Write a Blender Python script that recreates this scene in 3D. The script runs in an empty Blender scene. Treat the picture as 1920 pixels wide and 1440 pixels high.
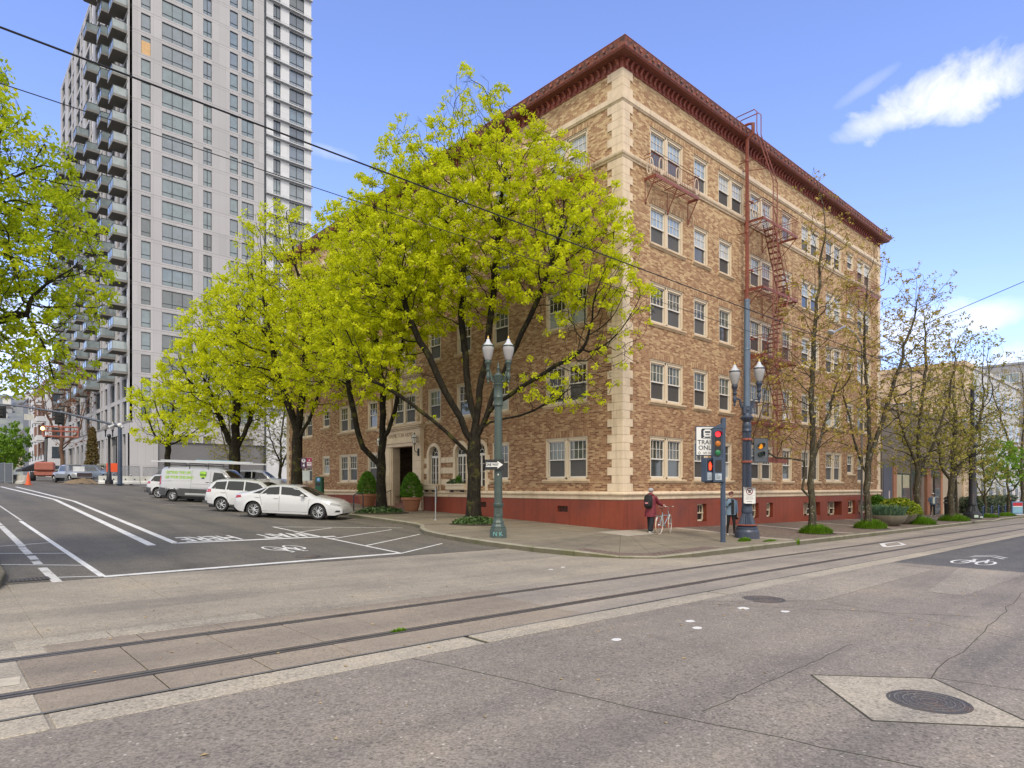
import bpy, bmesh, math, random
import numpy as np
from mathutils import Vector, Matrix
random.seed(7); RNG = np.random.default_rng(11)
R = math.radians; PI = math.pi
SC = bpy.context.scene
COL = SC.collection

# ---------------------------------------------------------------- camera
cam_d = bpy.data.cameras.new('camera'); cam = bpy.data.objects.new('camera', cam_d); COL.objects.link(cam)
cam_d.sensor_width = 36; cam_d.sensor_fit = 'HORIZONTAL'; cam_d.lens = 22.63
cam_d.shift_y = 0.1005; cam_d.clip_start = 0.1; cam_d.clip_end = 6000
cam.location = (-20.07, -15.65, 1.68)
cam.rotation_euler = (R(90), 0, math.atan2(.739, .673) - R(90))
SC.camera = cam

# ---------------------------------------------------------------- light
SUN_EL, SUN_AZ = 48.0, 232.0          # azimuth measured from +X towards +Y of where the sun stands
W = bpy.data.worlds.new('World'); SC.world = W; W.use_nodes = True
nt = W.node_tree; nt.nodes.clear()
def wn(t, **k):
    n = nt.nodes.new(t)
    for a, b in k.items(): setattr(n, a, b)
    return n
sky = wn('ShaderNodeTexSky', sky_type='NISHITA', sun_disc=False)
sky.sun_elevation = R(SUN_EL); sky.sun_rotation = R(90 - SUN_AZ); sky.air_density = 1.0; sky.dust_density = 0.6; sky.ozone_density = 2.2
tint = wn('ShaderNodeMixRGB', blend_type='MULTIPLY'); tint.inputs[0].default_value = 1; tint.inputs[2].default_value = (1.80, 1.70, 2.15, 1)
nt.links.new(sky.outputs[0], tint.inputs[1])
tc = wn('ShaderNodeTexCoord')
def vdot(v):
    n = wn('ShaderNodeVectorMath', operation='DOT_PRODUCT'); nt.links.new(tc.outputs['Generated'], n.inputs[0]); n.inputs[1].default_value = v
    return n.outputs['Value']
def wm(op, a, b=None, c=None, clamp=False):
    n = wn('ShaderNodeMath', operation=op, use_clamp=clamp)
    for i, x in enumerate((a, b, c)):
        if x is None: continue
        if isinstance(x, (int, float)): n.inputs[i].default_value = x
        else: nt.links.new(x, n.inputs[i])
    return n.outputs[0]
# cloud layer: direction projected on a flat ceiling
sep = wn('ShaderNodeSeparateXYZ'); nt.links.new(tc.outputs['Generated'], sep.inputs[0])
den = wm('ADD', wm('MAXIMUM', sep.outputs[2], 0.0), 0.12)
cx_ = wm('DIVIDE', sep.outputs[0], den); cy_ = wm('DIVIDE', sep.outputs[1], den)
cmb = wn('ShaderNodeCombineXYZ'); nt.links.new(cx_, cmb.inputs[0]); nt.links.new(cy_, cmb.inputs[1])
nz = wn('ShaderNodeTexNoise'); nz.inputs['Scale'].default_value = 1.3; nz.inputs['Detail'].default_value = 9; nz.inputs['Roughness'].default_value = .6; nz.inputs['Distortion'].default_value = .3
nt.links.new(cmb.outputs[0], nz.inputs['Vector'])
nf = wn('ShaderNodeTexNoise'); nf.inputs['Scale'].default_value = 13; nf.inputs['Detail'].default_value = 8; nf.inputs['Roughness'].default_value = .62; nf.inputs['Distortion'].default_value = .5
nt.links.new(tc.outputs['Generated'], nf.inputs['Vector'])
def cloud(c, rx, ry, tilt, k, soft):
    c = Vector(c).normalized(); rr = c.cross(Vector((0, 0, 1))).normalized(); uu = rr.cross(c)
    r2 = rr * math.cos(tilt) + uu * math.sin(tilt); u2 = uu * math.cos(tilt) - rr * math.sin(tilt)
    a = wm('DIVIDE', vdot(r2), rx); b = wm('DIVIDE', vdot(u2), ry)
    q = wm('ADD', wm('MULTIPLY', a, a), wm('MULTIPLY', b, b))
    v = wm('ADD', wm('SUBTRACT', 1.0, q), wm('MULTIPLY', wm('SUBTRACT', nf.outputs[0], .5), k))
    front = wm('GREATER_THAN', vdot(c), 0.3)
    return wm('MULTIPLY', wm('MULTIPLY', v, soft, clamp=True), front)
def pxdir(x, y):
    a = (x-960)/1207; b = (913-y)/1207
    return (a*.739+.673, -a*.674+.739, b)
cm = cloud(pxdir(1790, 178), .105, .034, .04, 4.4, .55)
for cpx, rx, ry, tl, k, s in (((1865, 150), .055, .040, .05, 4.2, .6), ((1690, 215), .085, .018, .08, 2.2, .45), ((1720, 625), .07, .045, .1, 3.4, .5), ((1850, 595), .05, .022, .2, 3.0, .4), ((612, 284), .05, .010, -.1, 3, .16), ((60, 660), .16, .09, 0, 4.5, .3), ((1620, 165), .04, .008, .4, 2, .12), ((1900, 720), .1, .05, 0, 3, .4)):
    cm = wm('MAXIMUM', cm, cloud(pxdir(*cpx), rx, ry, tl, k, s))
# scattered clouds elsewhere, unseen cover thickened away from the view to whiten the light
away = wm('MULTIPLY_ADD', vdot(Vector(pxdir(1000, 300)).normalized()), -.36, .20)
far = wm('MULTIPLY', wm('ADD', wm('SUBTRACT', nz.outputs[0], .52), away), 5.0, clamp=True)
cm = wm('MAXIMUM', cm, far)
mixc = wn('ShaderNodeMixRGB'); nt.links.new(cm, mixc.inputs[0]); nt.links.new(tint.outputs[0], mixc.inputs[1]); mixc.inputs[2].default_value = (9.8, 9.5, 9.1, 1)
# pale band near the horizon
hz = wm('MULTIPLY', wm('POWER', wm('SUBTRACT', 1.0, wm('MAXIMUM', sep.outputs[2], 0.0)), 14.0), .55)
mixh = wn('ShaderNodeMixRGB'); nt.links.new(hz, mixh.inputs[0]); nt.links.new(mixc.outputs[0], mixh.inputs[1]); mixh.inputs[2].default_value = (6.4, 8.0, 10.2, 1)
bg = wn('ShaderNodeBackground'); bg.inputs[1].default_value = .10
nt.links.new(mixh.outputs[0], bg.inputs[0]); out = wn('ShaderNodeOutputWorld'); nt.links.new(bg.outputs[0], out.inputs[0])
sd = bpy.data.lights.new('sun', 'SUN'); sd.energy = 1.5; sd.angle = R(14); sd.color = (1, .90, .74)
sun = bpy.data.objects.new('sun', sd); COL.objects.link(sun)
sdir = Vector((math.cos(R(SUN_AZ))*math.cos(R(SUN_EL)), math.sin(R(SUN_AZ))*math.cos(R(SUN_EL)), math.sin(R(SUN_EL))))
sun.rotation_euler = sdir.to_track_quat('Z', 'Y').to_euler()
SC.view_settings.view_transform = 'Standard'; SC.view_settings.look = 'None'; SC.view_settings.gamma = 1
SC.view_settings.exposure = 0.62
SC.render.engine = 'CYCLES'
SC.cycles.max_bounces = 6; SC.cycles.transparent_max_bounces = 12

# ---------------------------------------------------------------- terrain functions
def sp(v, k=1.2): return math.log1p(math.exp(v*k))/k if v*k < 30 else v
def gz(X, Y):
    X = max(-120, min(260, X)); Y = max(-80, min(95, Y))
    return -.386-.0105*X+.034*sp(Y+4.5)
def S(X, Y):
    xp = max(X, 0); return -.0149*xp+.0305*max(Y, 0)+(.05-.0007*min(xp, 60))*min(Y, 0)

# ---------------------------------------------------------------- materials
MATS = {}
def nodes(name):
    m = bpy.data.materials.new(name); m.use_nodes = True; t = m.node_tree; b = t.nodes['Principled BSDF']; return m, t, b
def N(t, typ, **k):
    n = t.nodes.new(typ)
    for a, b in k.items():
        if a.startswith('_'): n.inputs[a[1:].replace('_', ' ')].default_value = b
        else: setattr(n, a, b)
    return n
def ramp(t, fac, stops):
    r = N(t, 'ShaderNodeValToRGB'); e = r.color_ramp.elements
    while len(e) < len(stops): e.new(.5)
    for i, (p, c) in enumerate(stops):
        e[i].position = p; e[i].color = (*c, 1) if len(c) == 3 else c
    t.links.new(fac, r.inputs[0]); return r.outputs[0]
def mix(t, fac, a, b, mode='MIX'):
    n = N(t, 'ShaderNodeMixRGB', blend_type=mode)
    for i, x in enumerate((fac, a, b)):
        if isinstance(x, (int, float)): n.inputs[i].default_value = x
        elif isinstance(x, tuple): n.inputs[i].default_value = (*x, 1) if len(x) == 3 else x
        else: t.links.new(x, n.inputs[i])
    return n.outputs[0]
def math_(t, op, a, b=0.0, clamp=False):
    n = N(t, 'ShaderNodeMath', operation=op, use_clamp=clamp)
    for i, x in enumerate((a, b)):
        if isinstance(x, (int, float)): n.inputs[i].default_value = x
        else: t.links.new(x, n.inputs[i])
    return n.outputs[0]
def obco(t): return N(t, 'ShaderNodeTexCoord').outputs['Object']
def geoco(t): return N(t, 'ShaderNodeNewGeometry').outputs['Position']
def noise(t, vec, scale, detail=4, rough=.55):
    n = N(t, 'ShaderNodeTexNoise', _Scale=scale, _Detail=detail, _Roughness=rough)
    if vec is not None: t.links.new(vec, n.inputs['Vector'])
    return n.outputs[0]
def streaks(t, c, k, sc=(2.6, 2.6, .16), dark=(.55, .52, .5)):
    """rain and soot streaks: noise drawn out vertically"""
    mp = N(t, 'ShaderNodeMapping'); mp.inputs['Scale'].default_value = sc; t.links.new(geoco(t), mp.inputs[0]); n = noise(t, mp.outputs[0], 2.2, 5, .65)
    return mix(t, math_(t, 'MULTIPLY', ramp(t, n, [(.5, (0, 0, 0)), (.72, (1, 1, 1))]), k), c, mix(t, 1., c, dark, 'MULTIPLY'))
def bump(t, b, h, strength=.3, dist=.01):
    n = N(t, 'ShaderNodeBump', _Strength=strength, _Distance=dist); t.links.new(h, n.inputs['Height']); t.links.new(n.outputs[0], b.inputs['Normal'])
def mat(name, col, rough=.6, metal=0., var=.18, scale=3., bmp=.0, bscale=60., spec=.5, coat=0., stain=None, world=True, streak=0.):
    """plain procedural surface: mottled colour at two scales, optional stain colour and fine relief"""
    if name in MATS: return MATS[name]
    m, t, b = nodes(name)
    v = geoco(t) if world else obco(t)
    n1 = noise(t, v, scale, 5, .6); n2 = noise(t, v, scale*9, 3, .6)
    f = math_(t, 'ADD', math_(t, 'MULTIPLY', n1, .65), math_(t, 'MULTIPLY', n2, .35))
    lo = tuple(max(0, c*(1-var)) for c in col); hi = tuple(min(1, c*(1+var)) for c in col)
    c = ramp(t, f, [(.3, lo), (.7, hi)])
    if stain:
        s = ramp(t, noise(t, v, scale*.45, 6, .65), [(.5, (0, 0, 0)), (.72, (1, 1, 1))]); c = mix(t, math_(t, 'MULTIPLY', s, stain[1]), c, stain[0])
    if streak: c = streaks(t, c, streak)
    t.links.new(c, b.inputs['Base Color'])
    b.inputs['Roughness'].default_value = rough; b.inputs['Metallic'].default_value = metal
    b.inputs['Specular IOR Level'].default_value = spec; b.inputs['Coat Weight'].default_value = coat; b.inputs['Coat Roughness'].default_value = .05
    if bmp: bump(t, b, noise(t, v, bscale, 4, .7), bmp, .01)
    MATS[name] = m; return m
def emis(name, col, s):
    if name in MATS: return MATS[name]
    m, t, b = nodes(name); b.inputs['Base Color'].default_value = (*col, 1); b.inputs['Emission Color'].default_value = (*col, 1); b.inputs['Emission Strength'].default_value = s
    MATS[name] = m; return m
def glass(name, col, rough=.04, spec=1.0, var=.25, wob=.0):
    """window glass seen by day: what stands behind it, plus sky painted into the sky panes, gives the base colour, a clear coat gives the reflection"""
    if name in MATS: return MATS[name]
    m, t, b = nodes(name); v = geoco(t)
    c = ramp(t, noise(t, v, 1.3, 3), [(.3, tuple(x*(1-var) for x in col)), (.7, tuple(x*(1+var) for x in col))])
    t.links.new(c, b.inputs['Base Color']); b.inputs['Roughness'].default_value = rough; b.inputs['Specular IOR Level'].default_value = spec
    b.inputs['IOR'].default_value = 1.6
    if wob: bump(t, b, noise(t, v, 2.2, 2), wob, .05)
    MATS[name] = m; return m

# ---------------------------------------------------------------- mesh builder
class MB:
    def __init__(s): s.v = []; s.f = []; s.mi = []; s.uv = None; s.m = 0
    def add(s, vs, fs, T=None):
        o = len(s.v)
        s.v += [tuple(T @ Vector(p)) for p in vs] if T is not None else [tuple(p) for p in vs]
        s.f += [tuple(i+o for i in f) for f in fs]; s.mi += [s.m]*len(fs); return s
    def box(s, x0, x1, y0, y1, z0, z1, T=None):
        return s.add([(x0, y0, z0), (x1, y0, z0), (x1, y1, z0), (x0, y1, z0), (x0, y0, z1), (x1, y0, z1), (x1, y1, z1), (x0, y1, z1)],
                     [(0, 3, 2, 1), (4, 5, 6, 7), (0, 1, 5, 4), (1, 2, 6, 5), (2, 3, 7, 6), (3, 0, 4, 7)], T)
    def cbox(s, x0, x1, y0, y1, z0, z1, c=.01, T=None):
        """box with chamfered vertical and top/bottom edges"""
        a = [(x0+c, y0), (x1-c, y0), (x1, y0+c), (x1, y1-c), (x1-c, y1), (x0+c, y1), (x0, y1-c), (x0, y0+c)]
        mx, my = (x0+x1)/2, (y0+y1)/2
        def ring(z, k): return [(mx+(x-mx)*(1-k/max(1e-6, (x1-x0)/2)), my+(y-my)*(1-k/max(1e-6, (y1-y0)/2)), z) for x, y in a]
        vs = ring(z0, c)+ring(z0+c, 0)+ring(z1-c, 0)+ring(z1, c)
        fs = [tuple(range(7, -1, -1)), tuple(range(24, 32))]
        for r in range(3):
            for i in range(8): j = (i+1) % 8; fs.append((r*8+i, r*8+j, r*8+8+j, r*8+8+i))
        return s.add(vs, fs, T)
    def prism(s, poly, h0, h1, axis='z', T=None):
        n = len(poly)
        def P(a, b, h): return {'z': (a, b, h), 'y': (a, h, b), 'x': (h, a, b)}[axis]
        vs = [P(a, b, h0) for a, b in poly]+[P(a, b, h1) for a, b in poly]
        fs = [tuple(range(n-1, -1, -1)), tuple(range(n, 2*n))]+[(i, (i+1) % n, n+(i+1) % n, n+i) for i in range(n)]
        return s.add(vs, fs, T)
    def lathe(s, prof, n=16, T=None, cap=True):
        vs = []; fs = []
        for r, z in prof:
            for i in range(n): a = 2*PI*i/n; vs.append((r*math.cos(a), r*math.sin(a), z))
        for k in range(len(prof)-1):
            for i in range(n): j = (i+1) % n; fs.append((k*n+i, k*n+j, (k+1)*n+j, (k+1)*n+i))
        if cap: fs += [tuple(range(n-1, -1, -1)), tuple(range((len(prof)-1)*n, len(prof)*n))]
        return s.add(vs, fs, T)
    def tube(s, pts, r, n=6, T=None, closed=False):
        pts = [Vector(p) for p in pts]; rs = r if isinstance(r, (list, tuple)) else [r]*len(pts)
        L = len(pts); vs = []; fs = []; up = None
        for i, p in enumerate(pts):
            if closed: d = pts[(i+1) % L]-pts[i-1]
            else: d = pts[min(i+1, L-1)]-pts[max(i-1, 0)]
            if d.length < 1e-9: d = Vector((0, 0, 1))
            d.normalize()
            if up is None: up = Vector((0, 0, 1)) if abs(d.z) < .9 else Vector((1, 0, 0))
            a = d.cross(up)
            if a.length < 1e-6: a = d.orthogonal()
            a.normalize(); b = a.cross(d).normalized(); up = b
            for k in range(n): q = 2*PI*k/n; vs.append(p+(a*math.cos(q)+b*math.sin(q))*rs[i])
        for i in range(L if closed else L-1):
            o, o2 = i*n, ((i+1) % L)*n
            for k in range(n): j = (k+1) % n; fs.append((o+k, o+j, o2+j, o2+k))
        if not closed: fs += [tuple(range(n)), tuple(range((L-1)*n+n-1, (L-1)*n-1, -1))]
        return s.add(vs, fs, T)
    def grid(s, fn, nu, nv, T=None):
        vs = [fn(i/nu, j/nv) for j in range(nv+1) for i in range(nu+1)]
        fs = [(j*(nu+1)+i, j*(nu+1)+i+1, (j+1)*(nu+1)+i+1, (j+1)*(nu+1)+i) for j in range(nv) for i in range(nu)]
        return s.add(vs, fs, T)
    def sphere(s, c, r, n=10, T=None):
        r = r if isinstance(r, (tuple, list)) else (r, r, r); m = n//2+1
        vs = []; fs = []
        for i in range(m+1):
            th = PI*i/m
            for k in range(n): a = 2*PI*k/n; vs.append((c[0]+r[0]*math.sin(th)*math.cos(a), c[1]+r[1]*math.sin(th)*math.sin(a), c[2]+r[2]*math.cos(th)))
        for i in range(m):
            for k in range(n): j = (k+1) % n; fs.append((i*n+k, (i+1)*n+k, (i+1)*n+j, i*n+j))
        return s.add(vs, fs, T)
    def mesh(s, name, mats, smooth=None, uvf=None):
        me = bpy.data.meshes.new(name); me.from_pydata(s.v, [], s.f)
        for m in (mats if isinstance(mats, (list, tuple)) else [mats]): me.materials.append(m)
        if any(s.mi): me.polygons.foreach_set('material_index', s.mi)
        if smooth is not None:
            me.polygons.foreach_set('use_smooth', [True]*len(me.polygons)); me.set_sharp_from_angle(angle=R(smooth))
        if uvf:
            uv = me.uv_layers.new(name='uv'); lv = np.zeros(len(me.loops), dtype=np.int32); me.loops.foreach_get('vertex_index', lv)
            co = np.array(s.v); nm = np.zeros(len(me.polygons)*3); me.polygons.foreach_get('normal', nm); nm = nm.reshape(-1, 3)
            pl = np.zeros(len(me.polygons), dtype=np.int32); me.polygons.foreach_get('loop_total', pl); nl = np.repeat(nm, pl, axis=0)
            p = co[lv]; u = np.where(np.abs(nl[:, 1]) > np.abs(nl[:, 0]), p[:, 0], p[:, 1]); w = np.where(np.abs(nl[:, 2]) > .8, p[:, 1], p[:, 2])
            if uvf == 'rot': u, w = w, u
            uv.data.foreach_set('uv', np.stack([u, w], 1).astype(np.float32).ravel())
        me.update(); return me
    def obj(s, name, mats, parent=None, loc=None, rot=None, smooth=None, uvf=None, **tags):
        return link(name, s.mesh(name, mats, smooth, uvf), parent, loc, rot, **tags)
def link(name, me, parent=None, loc=None, rot=None, **tags):
    o = bpy.data.objects.new(name, me); COL.objects.link(o)
    if parent is not None: o.parent = parent
    if loc is not None: o.location = loc
    if rot is not None: o.rotation_euler = rot if isinstance(rot, (tuple, list)) else (0, 0, rot)
    for k, v in tags.items():
        if v: o[k] = v
    return o
def thing(name, label, category, loc=(0, 0, 0), rot=0, group=None, scale=None):
    o = link(name, None, None, loc, rot, label=label, category=category, group=group)
    o.empty_display_size = .2
    if scale: o.scale = (scale,)*3 if isinstance(scale, (int, float)) else scale
    return o
def dup(root, loc, rot=None, label=None, scale=None, parent=None):
    def cp(o, par):
        c = o.copy(); COL.objects.link(c); c.parent = par
        for ch in o.children: cp(ch, c)
        return c
    r = cp(root, parent); r.location = loc
    if rot is not None: r.rotation_euler = (0, 0, rot)
    if label: r['label'] = label
    if scale: r.scale = (scale,)*3 if isinstance(scale, (int, float)) else scale
    return r
def TR(x=0, y=0, z=0, rz=0, rx=0, ry=0, s=1):
    return Matrix.Translation((x, y, z)) @ Matrix.Rotation(rz, 4, 'Z') @ Matrix.Rotation(ry, 4, 'Y') @ Matrix.Rotation(rx, 4, 'X') @ Matrix.Scale(s, 4)
def text_mesh(s, size, mat_, name, parent=None, M=None, thick=.002, align='CENTER', xs=1., drape=None, bold=0., **tags):
    c = bpy.data.curves.new('t', 'FONT'); c.body = s; c.size = size; c.align_x = align; c.align_y = 'CENTER'; c.extrude = thick; c.offset = bold; c.resolution_u = 3
    t = bpy.data.objects.new('t', c); COL.objects.link(t)
    me = bpy.data.meshes.new_from_object(t.evaluated_get(bpy.context.evaluated_depsgraph_get())); bpy.data.objects.remove(t)
    me.materials.clear(); me.materials.append(mat_)
    if xs != 1.: me.transform(Matrix.Diagonal((xs, 1, 1, 1)))
    if M is not None: me.transform(M)
    if drape:
        for v in me.vertices: v.co.z += drape(v.co.x, v.co.y)
    return link(name, me, parent, **tags)
# ================================================================ GROUND
def aggregate(name, base, peb, specks, moss=0., lane='x', fine=70.):
    """exposed-aggregate paving: pebbles, pale chips, broad wear patches"""
    m, t, b = nodes(name); v = geoco(t)
    vo = N(t, 'ShaderNodeTexVoronoi', _Scale=fine); t.links.new(v, vo.inputs['Vector'])
    sepc = N(t, 'ShaderNodeSeparateColor'); t.links.new(vo.outputs['Color'], sepc.inputs[0])
    lo = tuple(c*(1-peb) for c in base); hi = tuple(c*(1+peb) for c in base)
    c = ramp(t, sepc.outputs[0], [(0, lo), (.5, base), (1, hi)])
    vo2 = N(t, 'ShaderNodeTexVoronoi', _Scale=fine*.42); t.links.new(v, vo2.inputs['Vector'])
    s2 = N(t, 'ShaderNodeSeparateColor'); t.links.new(vo2.outputs['Color'], s2.inputs[0])
    chip = math_(t, 'MULTIPLY', math_(t, 'GREATER_THAN', s2.outputs[1], .945), math_(t, 'LESS_THAN', vo2.outputs['Distance'], .30))
    c = mix(t, math_(t, 'MULTIPLY', chip, specks), c, (.62, .57, .5))
    dchip = math_(t, 'MULTIPLY', math_(t, 'LESS_THAN', s2.outputs[2], .12), math_(t, 'LESS_THAN', vo2.outputs['Distance'], .42))
    c = mix(t, math_(t, 'MULTIPLY', dchip, .6), c, tuple(x*.4 for x in base))
    big = noise(t, v, .5, 6, .62); c = mix(t, 1., c, ramp(t, big, [(.3, (.80, .80, .82)), (.55, (1, 1, 1)), (.75, (1.16, 1.13, 1.08))]), 'MULTIPLY')
    mp = N(t, 'ShaderNodeMapping'); mp.inputs['Scale'].default_value = (.045, .62, .3) if lane == 'x' else (.62, .045, .3); t.links.new(v, mp.inputs[0])
    c = mix(t, 1., c, ramp(t, noise(t, mp.outputs[0], 1.6, 4, .55), [(.36, (.80, .81, .83)), (.5, (1, 1, 1)), (.66, (1.13, 1.12, 1.09))]), 'MULTIPLY')
    oil = ramp(t, noise(t, v, 1.7, 5, .75), [(.63, (0, 0, 0)), (.72, (1, 1, 1))]); c = mix(t, math_(t, 'MULTIPLY', oil, .22), c, tuple(x*.45 for x in base))
    med = noise(t, v, 5., 6, .7); c = mix(t, 1., c, ramp(t, med, [(.3, (.9, .9, .9)), (.7, (1.1, 1.09, 1.07))]), 'MULTIPLY')
    if moss:
        mm = ramp(t, noise(t, v, 1.1, 7, .7), [(.5, (0, 0, 0)), (.7, (1, 1, 1))]); c = mix(t, math_(t, 'MULTIPLY', mm, moss), c, (.085, .085, .03))
    t.links.new(c, b.inputs['Base Color']); b.inputs['Roughness'].default_value = .82; b.inputs['Specular IOR Level'].default_value = .35
    bump(t, b, vo.outputs['Distance'], .35, .004); MATS[name] = m; return m
M_asph = aggregate('asphalt_street', (.140, .127, .107), .30, .25, .12, 'y', fine=60)
M_mauve = aggregate('aggregate_road', (.248, .216, .182), .30, .6, fine=60)
M_dark = aggregate('fresh_asphalt', (.118, .114, .110), .35, .6, fine=60)
M_conc = aggregate('intersection_concrete', (.315, .277, .222), .24, .3, fine=75)
M_slabA = aggregate('track_slab_brown', (.275, .230, .182), .18, .25, fine=80)
M_slabB = aggregate('track_slab_grey', (.30, .264, .222), .18, .25, fine=80)
M_strip = aggregate('border_concrete', (.39, .345, .275), .26, .4, fine=60)
M_walk = aggregate('sidewalk_concrete', (.235, .203, .152), .16, .2, .22, fine=80)
M_walkL = mat('pale_concrete', (.36, .32, .26), .85, var=.16, scale=2, bmp=.3, bscale=90)
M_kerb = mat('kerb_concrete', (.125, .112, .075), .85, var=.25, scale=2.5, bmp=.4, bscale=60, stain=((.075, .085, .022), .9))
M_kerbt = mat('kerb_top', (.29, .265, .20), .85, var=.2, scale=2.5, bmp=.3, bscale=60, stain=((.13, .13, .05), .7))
M_paint = mat('road_paint', (.74, .73, .70), .6, var=.12, scale=5, bmp=.3, bscale=120, stain=((.33, .31, .29), .55))
M_paintw = mat('worn_paint', (.60, .585, .55), .7, var=.2, scale=6, bmp=.3, bscale=120, stain=((.2, .18, .16), .9))
M_joint = mat('joint_dirt', (.055, .05, .035), .95, var=.4, scale=8, stain=((.07, .085, .02), .7))
M_iron = mat('cast_iron', (.085, .08, .078), .75, .1, .3, 6, bmp=.4, bscale=50, stain=((.16, .075, .04), .5))
M_rail = mat('rail_steel', (.15, .135, .12), .55, .3, .25, 4, stain=((.10, .06, .045), .6))
M_groove = mat('rail_flangeway', (.028, .024, .022), .9, var=.4)
M_rubber = mat('rail_rubber', (.085, .07, .065), .8, var=.3)
def sheet(name, x0, x1, y0, y1, m, dz, f=gz, st=1.0, parent=None, **tags):
    nx = max(1, int(abs(x1-x0)/st)); ny = max(1, int(abs(y1-y0)/st)); b = MB()
    b.grid(lambda u, v: (x0+(x1-x0)*u, y0+(y1-y0)*v, f(x0+(x1-x0)*u, y0+(y1-y0)*v)+dz), nx, ny)
    return b.obj(name, m, parent, smooth=60, **tags)
# one sheet out to the horizon
xs = [-2500, -700, -250]+list(range(-120, 261, 10))+[420, 900, 2500]; ys = [-2500, -700, -250, -80]+list(range(-70, 96, 6))+[140, 260, 700, 2500]
g = MB(); ip = {}
for j, y in enumerate(ys):
    for i, x in enumerate(xs): ip[i, j] = len(g.v); g.v.append((x, y, gz(x, y)-.03))
for j in range(len(ys)-1):
    for i in range(len(xs)-1): g.f.append((ip[i, j], ip[i+1, j], ip[i+1, j+1], ip[i, j+1])); g.mi.append(0)
g.obj('ground', mat('ground_far', (.15, .14, .125), .9, var=.2, scale=.4), kind='structure', smooth=60)
# streets
sheet('street', -19.4, -4.6, -1.05, 95, M_asph, 0, kind='structure', st=1.5)
sheet('cross_street', -60, -19.0, -9.6, -1.0, M_conc, -.012, kind='structure', st=3)
sheet('cross_street', -60, -.5, -60, -9.62, M_mauve, 0, kind='structure', st=1.5)
sheet('cross_street', -.5, 140, -18, -9.62, M_dark, 0, kind='structure', st=1.5)
sheet('cross_street', -19.0, -3.9, -6.35, -1.05, M_joint, -.010, kind='structure')
sheet('cross_street', -4.0, 120, -6.35, -4.0, M_slabB, -.012, kind='structure', st=1.5)
# pale worn patches on the far roadway
for q in [[(-10.3, -9.62), (-1.0, -9.62), (-1.6, -10.9), (-8.6, -11.0)], [(-5.9, -11.9), (-.6, -11.2), (-.7, -12.6), (-6.0, -12.5)], [(-12.2, -14.6), (-3, -13.2), (-3, -15.5), (-12.2, -16.5)]]:
    b = MB(); b.grid(lambda u, v: (lambda x, y: (x, y, gz(x, y)+.004))(*[(1-v)*((1-u)*q[0][k]+u*q[1][k])+v*((1-u)*q[3][k]+u*q[2][k]) for k in (0, 1)]), 8, 2)
    b.obj('road_patch', aggregate('road_patch', (.30, .264, .22), .3, .8, fine=48) if 'road_patch' not in MATS else MATS['road_patch'], kind='structure', smooth=60)
# concrete panels of the crossing, each a piece of its own
def slab(x0, x1, y0, y1, m, parent, name='slab', g_=.007, top=.0):
    b = MB(); h = random.uniform(-.0025, .0025)+top; c = .006
    zs = {}
    def P(x, y, dz): return (x, y, gz(x, y)+h+dz)
    a = [(x0+g_, y0+g_), (x1-g_, y0+g_), (x1-g_, y1-g_), (x0+g_, y1-g_)]; i_ = [(x0+g_+c, y0+g_+c), (x1-g_-c, y0+g_+c), (x1-g_-c, y1-g_-c), (x0+g_+c, y1-g_-c)]
    vs = [P(x, y, -.05) for x, y in a]+[P(x, y, -.006) for x, y in a]+[P(x, y, 0) for x, y in i_]
    fs = [(0, 1, 5, 4), (1, 2, 6, 5), (2, 3, 7, 6), (3, 0, 4, 7), (4, 5, 9, 8), (5, 6, 10, 9), (6, 7, 11, 10), (7, 4, 8, 11), (8, 9, 10, 11)]
    b.add(vs, fs); return b.obj(name, m, parent)
crossing = link('intersection_paving', None, None, kind='structure')
for i in range(8):
    x0 = -19.0+i*1.9
    for y0, y1 in ((-3.45, -1.06), (-5.9, -3.45)): slab(x0, x0+1.9, y0, y1, M_conc, crossing, g_=.004)
for i in range(16): slab(-19.3+i*.96, -19.3+(i+1)*.96, -6.34, -5.9, M_strip if i < 3 else M_conc, crossing, g_=.004)
trackway = link('tramway', None, None, kind='structure')
sheet('track_bed', -60, 120, -9.62, -6.34, M_joint, -.012, parent=trackway, st=3)
R1, R2 = -6.88, -8.37
for k in range(-6, 26):
    x0 = -19.35+.964*k; m = M_slabA if x0 < -13 else M_slabB
    if k < 0: m = M_strip
    slab(x0, x0+.964, R2+.11, R1-.11, m, trackway)
    slab(x0, x0+.964, -9.12, R2-.11, m, trackway)
    slab(x0+.3, x0+1.264, R1+.11, -6.35, m, trackway)
for k in range(-4, 17):
    x0 = -19.35+1.45*k; slab(x0+random.uniform(-.1, .1), x0+1.45, -9.6, -9.16, M_strip, trackway, 'border_slab', .006)
b = MB()
for (ya, yb) in ((R2+.11, R1-.11), (-9.12, R2-.11), (R1+.11, -6.35)):
    for k in range(26, 120):
        x0 = -19.35+.964*k; b.add([(x0+.006, ya, gz(x0, ya)), (x0+.958, ya, gz(x0+1, ya)), (x0+.958, yb, gz(x0+1, yb)), (x0+.006, yb, gz(x0, yb))], [(0, 1, 2, 3)])
b.obj('far_slabs', M_slabB, trackway, kind='stuff')
b = MB()
for k in range(17, 80):
    x0 = -19.35+1.45*k; b.add([(x0, -9.6, gz(x0, -9.6)), (x0+1.44, -9.6, gz(x0+1.4, -9.6)), (x0+1.44, -9.16, gz(x0+1.4, -9.1)), (x0, -9.16, gz(x0, -9.1))], [(0, 1, 2, 3)])
b.obj('far_border_slabs', M_strip, trackway, kind='stuff')
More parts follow.
